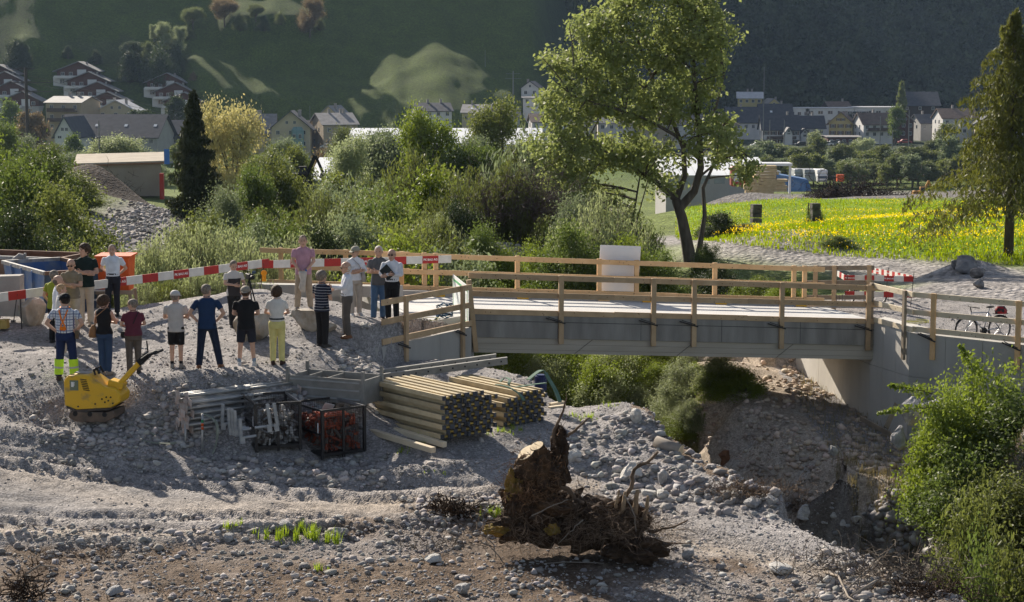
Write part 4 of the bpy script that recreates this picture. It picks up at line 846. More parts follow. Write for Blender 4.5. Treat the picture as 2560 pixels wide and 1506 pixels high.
# steel props
PG = mat('prop_steel', (.33,.33,.32), .45, (.42,.41,.40), scale=5, metal=.45, rnd=.12); PGP = mat('prop_plate', (.45,.43,.42), .6, (.50,.36,.30), scale=7, rnd=.2)
b = MB(); b.tube([(0,0,0),(0,1.35,0)], .033, 10); b.tube([(0,1.35,0),(0,2.5,0)], .026, 10); b.tube([(0,1.3,0),(0,1.42,0)], .045, 10); prop_me = b.me('tube', [PG], True)
b = MB(); 
for y in (0, 2.5): b.box((0, y, 0), (.15,.008,.15))
b.box((0,-.006,0), (.03,.006,.03)); plate_me = b.me('end_plate', [PGP])
pd = Vector((.78,.62,0)); pang = math.atan2(-.78, .62); side = Vector((.62,-.78,0)); base = Vector((P(447,1128,37.4).x, 37.35, -.52)); base.z = gz(base.x+.5, base.y)+.04
n = 0
for r_ in range(7):
    for c_2 in range(4):
        if (r_ == 6 and c_2 > 2): continue
        p = base+side*(c_2*.135+(r_ % 2)*.05)+pd*random.uniform(-.06, .08)+UPV*(r_*.108)
        o = put('steel_prop', prop_me, None, p, (random.uniform(0, .012), 0, pang+random.uniform(-.02, .02))); tag(o, ('lowest','second','third','fourth','fifth','sixth','top')[r_]+' row steel prop, '+('back left','second from the back','third from the back','nearest the camera')[c_2]+' in the prop bundle', 'steel prop', 'props of the bundle'); q = put('end_plate', plate_me, o); q.rotation_euler = (0, random.uniform(-.4, .4), 0)
for k, (a, c, lb) in enumerate((((600,1040,37.8),(690,985,39.2),'left long prop lying slanted on top of the bundle'),((560,1035,37.6),(688,998,38.9),'right long prop with red and blue marks on top of the bundle'))):
    b = MB(); a, c = P(*a), P(*c); b.tube([a-(c-a)*.4, c], .035, 10); o = b.build('steel_prop', PG, None, True); tag(o, lb, 'steel prop')
for (px, y0, y1, Y, lb) in ((464,1060,1128,37.0,'left upright tube of the prop rack'),(506,1035,1145,36.75,'front upright tube of the prop rack with orange and green bands'),(461,1010,1050,37.5,'rear upright tube of the prop rack')):
    t = thing('rack_post', lb, 'post', P(px, y1, Y)); b = MB(); a, c = P(px, y1, Y), P(px, y0, Y); b.tube([a, c], .024, 10); b.build('tube', PG, t, True, world=True)
    if px == 506:
        for (f, m_) in ((.72, ORG), (.80, mat('green_band', (.03,.22,.09), .5)), (.64, ORG)): q = a.lerp(c, f); b = MB(); b.tube([q, q+UPV*.06], .026, 10); b.build('band', m_, t, True, world=True)
strap([P(466,1024,37.6),P(500,1032,37.2),P(530,1045,37),P(543,1065,36.9),P(542,1100,36.85),P(530,1135,36.8),P(505,1147,36.6),P(470,1150,36.5),P(440,1150,36.6)], 'grey green sling looped round the prop bundle and lying on the road', m=SLG)
strap([P(325,1073,37.3),P(350,1062,37.6),P(372,1078,37.2),P(395,1095,37),P(400,1108,36.9),P(440,1106,36.9)], 'dirty green sling lying in a loop on the gravel left of the props', m=SLG, wd=.045)
strap([P(330,1085,37.2),P(355,1100,36.9),P(390,1108,36.8),P(437,1110,36.8)], 'second dirty green sling lying flat beside the looped one', m=SLG, wd=.04)
strap([P(728,1020,38.6),P(726,985,39),P(735,965,39.2),P(742,985,39.3)], 'olive sling wrapped round the post of the grey steel bin', m=SLG, wd=.06)
# grey steel bin behind the crates
t = thing('steel_bin', 'long grey steel bin with dividers behind the orange filled crate', 'bin', P(838, 1050, 38.75), -.42); zb2 = gz(t.location.x, t.location.y)-t.location.z
for (c, s_, nm) in (((0,-.4,zb2+.28),(1.7,.03,.50),'side_panel'),((0,.4,zb2+.28),(1.7,.03,.50),'side_panel'),((-.85,0,zb2+.26),(.03,.8,.50),'end_panel'),((.85,0,zb2+.26),(.03,.8,.50),'end_panel'),((-.5,0,zb2+.26),(.02,.8,.5),'divider'),((0,0,zb2+.26),(.02,.8,.5),'divider')):
    b = MB(); b.box(c, s_); b.build(nm, ALU, t)
for x in (-.87, .87):
    for y in (-.4, .4): b = MB(); b.box((x,y,zb2+.35), (.06,.06,.7)); b.build('post', ALU, t)
for z in (.12,.30,.46): b = MB(); b.box((0,-.42,zb2+z), (1.6,.02,.03)); b.build('rib', GAL, t)
for k in range(12):
    a, c = P(778+k*5+random.uniform(-3,3), 948+k*2, 39.6), P(915+k*6, 990+k*2.2+random.uniform(-4,4), 38.6); b = MB(); b.bar(a, c, .03, .012); tag(b.build('steel_strip', ALU), 'thin metal strip lying across the grey steel bin', 'strip', 'metal strips across the steel bin')
for k in range(7):
    px = 815+k*6; b = MB(); a = P(px, 990, 39.1); b.tube([a, a+Vector((random.uniform(-.06,.08), 0, random.uniform(.15,.42)))], .012, 6); tag(b.build('rusty_rod', RUST), 'rusty rod standing up in the grey steel bin', 'rod', 'rusty rods in the steel bin')
# ---------- vibrating plate compactor
YP = mat('machine_yellow', (.70,.40,.015), .5, (.34,.22,.07), scale=4, bump=.08, spec=.5, lo=.56, hi=.72, detail=8.); DKG = mat('machine_grey', (.04,.038,.036), .6, (.08,.06,.05), scale=6)
t = thing('plate_compactor', 'yellow ride-height vibrating plate with tilted handle in front of the group', 'machine', (P(240,1050,37.45).x, 37.45, gz(P(240,1050,37.45).x, 37.45)), R(-8))
prof = [(-.53,.30),(-.54,.80),(-.47,.90),(-.05,.93),(.14,.80),(.30,.70),(.50,.68),(.62,.55),(.60,.40),(.42,.28),(-.30,.22)]
b = MB(); b.prism([(x,-.29,z) for x, z in prof], (0,0,0), (0,.58,0)); b.build('body', YP, t, bevel=.025)
b = MB(); b.prism([(x*.97,-.31,z) for x, z in [(-.5,.31),(-.5,.27),(-.28,.19),(.42,.25),(.55,.34),(.42,.29),(-.28,.235)]], (0,0,0), (0,.62,0)); b.build('bumper', DKG, t)
b = MB(); b.prism([(x,-.33,z) for x, z in [(-.42,.20),(-.44,.08),(-.30,.0),(.30,.0),(.50,.10),(.48,.24),(.30,.2),(-.2,.2)]], (0,0,0), (0,.66,0)); b.build('base_plate', mat('plate_steel', (.09,.07,.055), .7, (.16,.11,.08), scale=6), t, bevel=.015)
for x in (-.30,.0,.3): b = MB(); b.tube([(x,-.335,.16),(x,-.30,.16)], .05, 12); b.build('damper', BLACK, t)
b = MB(); b.box((-.32,-.297,.72), (.17,.01,.20)); b.build('decal', mat('decal_grey', (.16,.19,.13), .5), t); b = MB(); b.box((-.35,-.305,.74), (.05,.006,.10)); b.box((-.33,-.305,.77), (.05,.006,.02)); b.box((-.33,-.305,.73), (.045,.006,.02)); b.build('decal_letter', LETW, t)
b = MB(); b.box((-.548,0,.70), (.008,.22,.14)); b.build('decal', mat('decal_red', (.45,.08,.03), .5), t)
for i in range(7): b = MB(); b.box((-.13+.01*i,-.294,.84-i*.035), (.13,.014,.014), rot=(0,.12,0)); b.build('louvre', BLACK, t)
for (x, z) in ((.24,.46),(.30,.40),(.37,.43),(.33,.50),(.42,.50),(.10,.36),(-.25,.30),(.46,.38)): b = MB(); b.tube([(x,-.298,z),(x,-.288,z)], .018, 10); b.build('bolt', BLACK, t)
b = MB(); b.box((-.22,.0,.935), (.3,.26,.012), rot=(0,.06,0)); b.build('top_plate', mat('plate_grey', (.25,.24,.22), .6), t)
b = MB(); b.tube([(.05,-.1,.9),(.02,-.1,1.0),(.08,-.1,1.05),(.14,-.1,.93)], .022, 8); b.tube([(.05,.1,.9),(.02,.1,1.0),(.08,.1,1.05),(.14,.1,.93)], .022, 8); b.tube([(.02,-.1,1.0),(.02,.1,1.0)], .022, 8); b.build('lifting_eye', BLACK, t)
b = MB(); b.box((.46,0,.72), (.3,.3,.14), rot=(0,.25,0)); b.build('handle_bracket', YP, t, bevel=.02)
b = MB(); b.bar((.42,-.06,.62), (1.0,-.06,1.22), .09, .10); b.build('handle', YP, t, bevel=.012); b = MB(); b.bar((.94,-.06,1.16), (1.12,-.06,1.32), .16, .12); b.tube([(1.05,.12,1.26),(1.20,.17,1.36),(1.36,.1,1.40),(1.36,-.22,1.40),(1.2,-.28,1.36),(1.05,-.22,1.26)], .03, 8); b.build('grip', BLACK, t)
b = MB(); b.tube([(1.12,-.06,1.38),(1.10,-.06,1.60)], .014, 6); b.build('lever', BLACK, t)
b = MB(); b.tube([(-.52,-.24,.52),(-.47,-.25,.40),(-.42,-.25,.30)], .035, 8); b.build('hose', BLACK, t)
tx = bpy.data.curves.new('lettering', 'FONT'); tx.body = 'BOMAG'; tx.size = .11; tx.align_x = 'CENTER'; tx.extrude = .002
fo = bpy.data.objects.new('tmp', tx); COL.objects.link(fo); bpy.context.view_layer.update(); tm_ = bpy.data.meshes.new_from_object(fo.evaluated_get(bpy.context.evaluated_depsgraph_get())); bpy.data.objects.remove(fo); tm_.materials.clear(); tm_.materials.append(BLACK)
put('lettering', tm_, t, (-.549, 0, .80), (math.pi/2, 0, -math.pi/2))
# blue rope coil
RB = mat('blue_rope', (.03,.12,.22), .8, (.02,.03,.05), scale=9, lo=.45, hi=.55); b = MB(); r = random.Random(5); c = P(1112, 790, 48.2); c.z = .72
pts = [c+Vector((.22*math.sin(k*.9+r.random()), .15*math.cos(k*.8), .16*math.sin(k*.55)+r.uniform(-.05,.05)+.05)) for k in range(60)]; b.tube(pts, .012, 5); b.tube([c+Vector((-.1,0,0)), c+Vector((-.25,-.2,-.18)), c+Vector((-.38,-.3,-.25))], .03, 6); tag(b.build('rope_coil', RB), 'tangled dark blue hoses and rope hanging behind the wing wall railing', 'rope')
b = MB(); c = P(1075, 800, 47.6); c.z = gz(c.x, c.y)+.03; b.tube([c+Vector((.22*math.cos(a)*(1+.1*math.sin(5*a)), .3*math.sin(a), .01)) for a in np.linspace(0, 12, 40)], .008, 4); tag(b.build('yellow_cord', mat('yellow_cord', (.42,.40,.12), .7)), 'thin yellow cord on the ground behind the left railing', 'cord')
b = MB(); c = P(2290, 812, 51.9); c.z = RWZ+.03; b.tube([c+Vector((.35*math.cos(a), .25*math.sin(a), .005*a)) for a in np.linspace(0, 14, 40)], .010, 4); tag(b.build('yellow_cord', MATS['yellow_cord']), 'coil of yellow cord on the landing at the right end of the bridge', 'cord')
# ============================================================ vegetation
LM = dict(
 olive=leafmat('leaf_olive', (.105,.125,.035), (.16,.18,.055)), sage=leafmat('leaf_sage', (.21,.24,.11), (.30,.33,.17)), green=leafmat('leaf_green', (.08,.11,.03), (.13,.17,.045)),
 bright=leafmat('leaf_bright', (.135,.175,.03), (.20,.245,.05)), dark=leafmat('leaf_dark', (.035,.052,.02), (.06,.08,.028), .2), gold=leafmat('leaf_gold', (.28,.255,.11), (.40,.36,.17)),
 grey=leafmat('leaf_grey', (.13,.16,.085), (.20,.235,.13)), needle=leafmat('needle_dark', (.028,.036,.014), (.05,.058,.02), .12), needle2=leafmat('needle_sunlit', (.085,.095,.025), (.16,.165,.04), .3),  # golden sunlight on the right spruce is put into its needle colour
 pale=leafmat('leaf_pale', (.20,.23,.12), (.28,.31,.17)), hero=leafmat('leaf_hero', (.16,.195,.065), (.28,.31,.12), .42, .0), far=leafmat('leaf_far', (.10,.125,.04), (.17,.19,.07), .3), rust=leafmat('leaf_rust', (.13,.10,.05), (.18,.13,.07)))
BARK = mat('bark', (.075,.06,.048), .95, (.13,.11,.09), scale=5, bump=.6, bscale=14, stretch=(1,1,.3), bdist=.05); TWIG = mat('twig', (.10,.078,.06), .9, (.17,.14,.11), scale=5); TWIGP = mat('twig_purple', (.085,.06,.058), .9, (.14,.105,.09), scale=3)
def leafcloud(C, S, up=0., elong=1., r=rng):
    """one bent diamond per leaf: C centres (n,3), S sizes (n)"""
    n = len(C); a = r.normal(size=(n, 3)); a[:, 2] = a[:, 2]*(1-up)+up*2.5; a /= np.linalg.norm(a, axis=1)[:, None]; b = r.normal(size=(n, 3)); b -= (a*b).sum(1)[:, None]*a; b /= np.linalg.norm(b, axis=1)[:, None]
    a = a*(S*elong)[:, None]*.62; b = b*(S/elong**.5)[:, None]*.42; V = np.stack([C-a, C-b*1.0+a*.1, C+a, C+b+a*.1], 1).reshape(-1, 3); return V, np.arange(4*n).reshape(n, 4)
def sphere(n, r=rng):
    v = r.normal(size=(n, 3)); return v/np.linalg.norm(v, axis=1)[:, None]
def limb(b, p, q, r0, r1, sag=.15, n=5, k=6):
    p, q = Vector(p), Vector(q); m = (p+q)/2+Vector((random.gauss(0, .08), random.gauss(0, .08), sag))*(q-p).length
    pts = [p.lerp(m, t).lerp(m.lerp(q, t), t) for t in [i/n for i in range(n+1)]]; b.tube(pts, [r0+(r1-r0)*i/n for i in range(n+1)], k, cap=False); return pts
def maketree(nm, limbs, blobs, n2, n3, per, ls, spread, trunk_m, leaf_m, r2=.035, r3=.012, shell=.55, elong=1.2, droop=.0, seed=1, thin=1.):
    """limbs: [(pts, r0, r1)], blobs: [(c, r, weight)] crown ellipsoids; returns (trunk mesh, crown mesh)"""
    random.seed(seed); r = np.random.default_rng(seed); b = MB(); nodes = []
    for pts, r0, r1 in limbs:
        n = len(pts); b.tube(pts, [r0+(r1-r0)*(i/(n-1))**.8 for i in range(n)], 9, cap=False)
        for i in range(n-1):
            for t in (0, .33, .66): nodes.append(Vector(pts[i]).lerp(Vector(pts[i+1]), t))
        nodes.append(Vector(pts[-1]))
    w_ = np.array([bb[2] for bb in blobs], float); w_ /= w_.sum()
    def pt(sh):
        c, rad, _ = blobs[r.choice(len(blobs), p=w_)]; v = sphere(1, r)[0]*(sh+(1-sh)*r.random()**.5); return Vector((c[0]+v[0]*rad[0], c[1]+v[1]*rad[1], c[2]+v[2]*rad[2]))
    N1 = np.array([n_[:] for n_ in nodes]); sec = []
    for i in range(n2):
        q = pt(.35); d = np.linalg.norm(N1-np.array(q[:]), axis=1)+.9*np.maximum(N1[:, 2]-q.z+.2, 0); p = nodes[int(np.argmin(d))]; sec += limb(b, p, q, r2, r3*1.3, .08, 4, 5)
    S2 = np.array([n_[:] for n_ in sec+nodes]); tips = []
    for i in range(n3):
        q = pt(shell); d = np.linalg.norm(S2-np.array(q[:]), axis=1); p = Vector(S2[int(np.argmin(d))])
        if (p-q).length > .15: limb(b, p, q, r3, r3*.5, .05, 2, 3)
        tips.append(q[:])
        if r.random() < .5: tips.append(p.lerp(q, .55)[:])
    T = np.array(tips); T = T[r.integers(0, len(T), int(n3*per))]; C = T+r.normal(size=T.shape)*spread*np.array([1, 1, .8]); C[:, 2] -= droop*np.abs(r.normal(size=len(C)))
    V, Fc = leafcloud(C, ls*r.uniform(.6, 1.35, len(C)), elong=elong, r=r); tm = npmesh('trunk', b.V, b.F, trunk_m, True); return tm, npmesh('crown', V, Fc, leaf_m)
def tree_obj(name, label, cat, meshes, loc, scale=1., rz=None, group=None, lm=None, kz=1.):
    t = thing(name, label, cat, loc, random.uniform(0, 6.28) if rz is None else rz, group); t.scale = (scale, scale, scale*kz) if not hasattr(scale, '__len__') else scale
    for nm, m in zip(('trunk', 'crown') if 'tree' in name or 'spruce' in name or 'poplar' in name else ('stem', 'foliage'), meshes):
        o = put(nm, m, t)
        if lm and nm in ('crown', 'foliage'): o.material_slots[0].link = 'OBJECT'; o.material_slots[0].material = lm
    return t
# --- the big tree behind the bridge
hb = atY(1722, 87); sB = 87/FPX
def hp(px, py, dy=0): v = P(px, py, 87+dy); return (v.x-hb.x, v.y-hb.y, v.z-hb.z)
limbs = [([hp(1742,660),hp(1752,600,-.2),hp(1762,540,-.3),hp(1758,470,-.3),hp(1790,400,-.3),hp(1800,320)], .2, .05),([hp(1728,665),hp(1716,600),hp(1705,545),hp(1690,500)], .40, .26),([hp(1690,500),hp(1640,455,.4),hp(1580,420,.8),hp(1510,395,1)], .19, .06),([hp(1700,520),hp(1735,480,-.3),hp(1752,420,-.3),hp(1748,330),hp(1738,240),hp(1735,150),hp(1740,60),hp(1735,-40)], .27, .06),
 ([hp(1690,500,0),hp(1712,440,.5),hp(1708,370,.6),hp(1680,300,.8),hp(1640,220,1),hp(1600,120,1),hp(1580,20,1)], .20, .05),([hp(1750,400),hp(1690,340,-.6),hp(1620,300,-1.2),hp(1530,270,-1.6),hp(1430,240,-1.8)], .13, .04),([hp(1748,330),hp(1790,270,.4),hp(1810,190,.6),hp(1800,100,.8)], .11, .03),
 ([hp(1640,455,.4),hp(1560,400,-.5),hp(1470,360,-1),hp(1400,340,-1.2)], .10, .03),([hp(1752,440),hp(1800,400,-.5),hp(1850,385,-.8)], .08, .03),([hp(1580,560,.5),hp(1590,500,.5),hp(1600,440,.5),hp(1560,400,.6)], .07, .04),([hp(1570,660,.8),hp(1580,560,.5)], .09, .07),([hp(1600,660,.8),hp(1590,560,.6),hp(1620,450,.5)], .07, .03),([hp(1612,220,1),hp(1680,120,0),hp(1700,20,0)], .07, .03)]
def HB(px, py, wpx, hpx, dy, wt): return (hp(px, py, dy), (wpx*sB, 2.2, hpx*sB), wt)
blobs = [HB(1640,60,200,110,0,5),HB(1500,160,110,70,-.5,2.3),HB(1420,250,90,60,-1,1.8),HB(1740,120,110,120,.5,2.6),HB(1600,250,170,70,0,3),HB(1420,370,95,70,-1,2.4),HB(1540,380,120,50,.6,2.2),HB(1780,330,80,70,-.6,1.5),HB(1850,410,50,40,-1,.7),HB(1420,470,80,60,-.6,1.6),HB(1500,520,90,60,.2,1.2),HB(1640,400,80,50,.3,1),HB(1700,-60,200,70,0,2),HB(1460,80,50,50,0,.8),HB(1380,150,30,35,-1,.3),HB(1385,555,60,50,-.3,.8),HB(1540,590,60,45,.3,.7),HB(1660,470,40,30,0,.3)]
limbs = [(p, a*.8, c*.8) for p, a, c in limbs]
HM = maketree('hero', limbs, blobs, 180, 1100, 35, .155, .21, BARK, LM['hero'], .045, .012, .30, 1.1, .10, seed=11)
tree_obj('broadleaf_tree', 'tall broadleaf tree with dark forked trunk and airy green crown behind the bridge', 'tree', HM, hb, 1., 0.)
# --- generic trees: unit height about 10
def gen_tree(seed, wide=1., tall=1., n=6, leaf=.14, per=72, n3=330, shell=.5, lm=None):
    random.seed(seed); lim = [([(0,0,0),(random.uniform(-.15,.15),0,1.8),(0,random.uniform(-.2,.2),4*tall),(random.uniform(-.3,.3),0,6.5*tall)], .22, .07)]
    bl = [((0,0,6.0*tall), (1.7*wide,1.7*wide,2.6*tall), 2)]
    n += 4
    for i in range(n):
        a = 6.28*i/n+random.uniform(-.4,.4); h = random.uniform(2.6, 8.0)*tall; rr = random.uniform(.9, 2.4)*wide*(1.15-.06*abs(h/tall-5)**1.5); lim.append(([(0,0,h*.45),(math.cos(a)*rr*.6,math.sin(a)*rr*.6,h*.8),(math.cos(a)*rr*1.1,math.sin(a)*rr*1.1,h)], .09, .025)); bl.append(((math.cos(a)*rr,math.sin(a)*rr,h), (random.uniform(.8,1.5)*wide,random.uniform(.8,1.5)*wide,random.uniform(.7,1.5)), 1))
    return maketree('t', lim, bl, 45, n3, per, leaf, .42, BARK, lm or LM['green'], .04, .015, shell, seed=seed)
GT = [gen_tree(21), gen_tree(22, .75, 1.1), gen_tree(23, 1.15, .9, 6)]; GTF = [gen_tree(24, .9, 1., 6, .30, 22, 260, .3), gen_tree(25, 1.1, .9, 8, .30, 22, 260, .3), gen_tree(26, .7, 1.15, 5, .30, 22, 220, .3)]
def gen_bush(seed, N=26000, ls=.038, r=None, narrow=False):
    """unit bush: about 2 wide, 2 tall"""
    random.seed(seed); r = np.random.default_rng(seed); b = MB(); C = []; k = 85
    for i in range(k):
        v = sphere(1, r)[0]*(.55+.45*r.random()**.6); v = np.array([v[0], v[1], abs(v[2])*1.55+.15]); v[:2] *= 1.05-.25*v[2]/1.6; lob = 1+.22*math.sin(3*math.atan2(v[1], v[0])+seed); v[:2] *= lob; v[2] *= .85+.3*r.random()
        limb(b, (v[0]*.12, v[1]*.12, 0), v, .014, .004, .05, 3, 3); m = int(N/k*(.5+r.random())); C.append(v+r.normal(size=(m, 3))*np.array([.15, .15, .16])*(.6+.7*r.random()))
    C = np.concatenate(C); C = C[C[:, 2] > .0]; V, Fc = leafcloud(C, ls*r.uniform(.6, 1.3, len(C)), elong=1.2, r=r); return npmesh('stem', b.V, b.F, TWIG, True), npmesh('foliage', V, Fc, LM['green'])
def gen_willow(seed, shoots=420, per=62, ls=.036, spread=.95, lean=.35):
    random.seed(seed); r = np.random.default_rng(seed); b = MB(); C = []
    for i in range(shoots):
        a = r.random()*6.28; rr = spread*r.random()**.6; p = np.array([rr*math.cos(a)*.55, rr*math.sin(a)*.55, 0]); h = 2.0*(1-.35*rr)*(.65+.45*r.random()); q = np.array([rr*math.cos(a)*(1+lean*h*.3), rr*math.sin(a)*(1+lean*h*.3), h])
        pts = limb(b, p, q, .010, .003, .06, 3, 3); P_ = np.array([x[:] for x in pts]); f = .15+.85*r.random(per)**.8; idx = f*(len(P_)-1); i0 = np.minimum(idx.astype(int), len(P_)-2); c = P_[i0]+(P_[i0+1]-P_[i0])*(idx-i0)[:, None]; C.append(c+r.normal(size=(per, 3))*.035)
    C = np.concatenate(C); V, Fc = leafcloud(C, ls*r.uniform(.6, 1.3, len(C)), up=.55, elong=1.9, r=r); return npmesh('stem', b.V, b.F, TWIG, True), npmesh('foliage', V, Fc, LM['sage'])
BN = [gen_bush(36, 15000, .052), gen_bush(37, 15000, .052)]; BB = [gen_bush(31), gen_bush(32), gen_bush(33)]; BF = [gen_bush(34, 14000, .055), gen_bush(35, 14000, .055)]; WW = [gen_willow(41), gen_willow(42, 380, 62, .036, 1., .6)]; WF = gen_willow(43, 320, 40, .05, 1., .9)
VL = [(60,340,'the dark power pole'),(20,640,'the rusty skip'),(150,640,'the blue skip'),(290,600,'the orange bin'),(300,430,'the corrugated shed'),(300,340,'the long dark roof'),(490,380,'the dark spruce'),(585,300,'the golden tree'),(720,360,'the cream apartment house'),(745,440,'the dark excavator'),(870,330,'the broad grey roof'),(750,580,'the man in the pink polo'),(880,580,'the woman in the beige cap'),(945,560,'the man in the grey polo'),(1090,440,'the bright green tree'),(1060,340,'the large ribbed hall'),(1250,560,'the gravel heap'),(1300,500,'the twig mound'),(1250,300,'the mountain pylon'),(1700,560,'the big trunk'),(1545,650,'the white board'),(1880,430,'the white roofed hall'),(1960,380,'the slate roofed white house'),(2028,445,'the motorhomes'),(2100,360,'the yellow house'),(2195,340,'the white flat roofs'),(2271,370,'the tall railway mast'),(2400,400,'the right spruce'),(2100,450,'the orange container'),(2230,420,'the root heaps'),(2060,350,'the parked cars'),(2530,380,'the right edge')]
CURLM = ['green']
def tlab(px, py, kind): return {'far':'mid green','grey':'grey green','olive':'olive','pale':'pale','sage':'sage green','bright':'bright green','green':'dark green'}.get(CURLM[0], 'green')+' '+kind+', '+near(px, py, VL)
def shrub(px, ytop, Y, wpx, kind, lm, label, name=None, cat='bush', group=None, zb=None, kx=1.):
    if 1150 < px < 1720 and 56 < Y < 64: Y += 9
    if ', ' in label and (kind_ := label.split(', ')[0].split(' ', 2)) and group: label = label.replace(label.split(' tree' if ' tree' in label.split(',')[0] else ' bush')[0], {'far':'mid green','grey':'grey green','olive':'olive','pale':'pale','sage':'sage green','bright':'bright green','green':'dark green'}.get(lm, 'green'), 1)
    g = atY(px, Y); 
    if zb is not None: g.z = zb
    s = FPX/Y; top = P(px, ytop, Y).z; h = max(top-g.z, .5); wd = wpx/s
    if kind == 'tree': m = random.choice(GT if Y < 300 else GTF); nm = name or 'leafy_tree'; wd = max(wd, h*.52); sc = (wd/6.4, wd/6.4, h/9.3)
    elif kind == 'bush': m = random.choice(BB if Y < 95 else BF); nm = name or 'leafy_bush'; wd = max(wd, h*.85); sc = (wd/2.1, wd/2.1, h/1.85)
    else: m = random.choice(WW) if Y < 90 else WF; nm = name or 'willow_bush'; wd = max(wd, h*.8); sc = (wd/2.3, wd/2.3, h/2.)
    return tree_obj(nm, label, cat if kind != 'tree' else 'tree', m, g-Vector((0,0,.05)), sc, None, group, LM[lm])
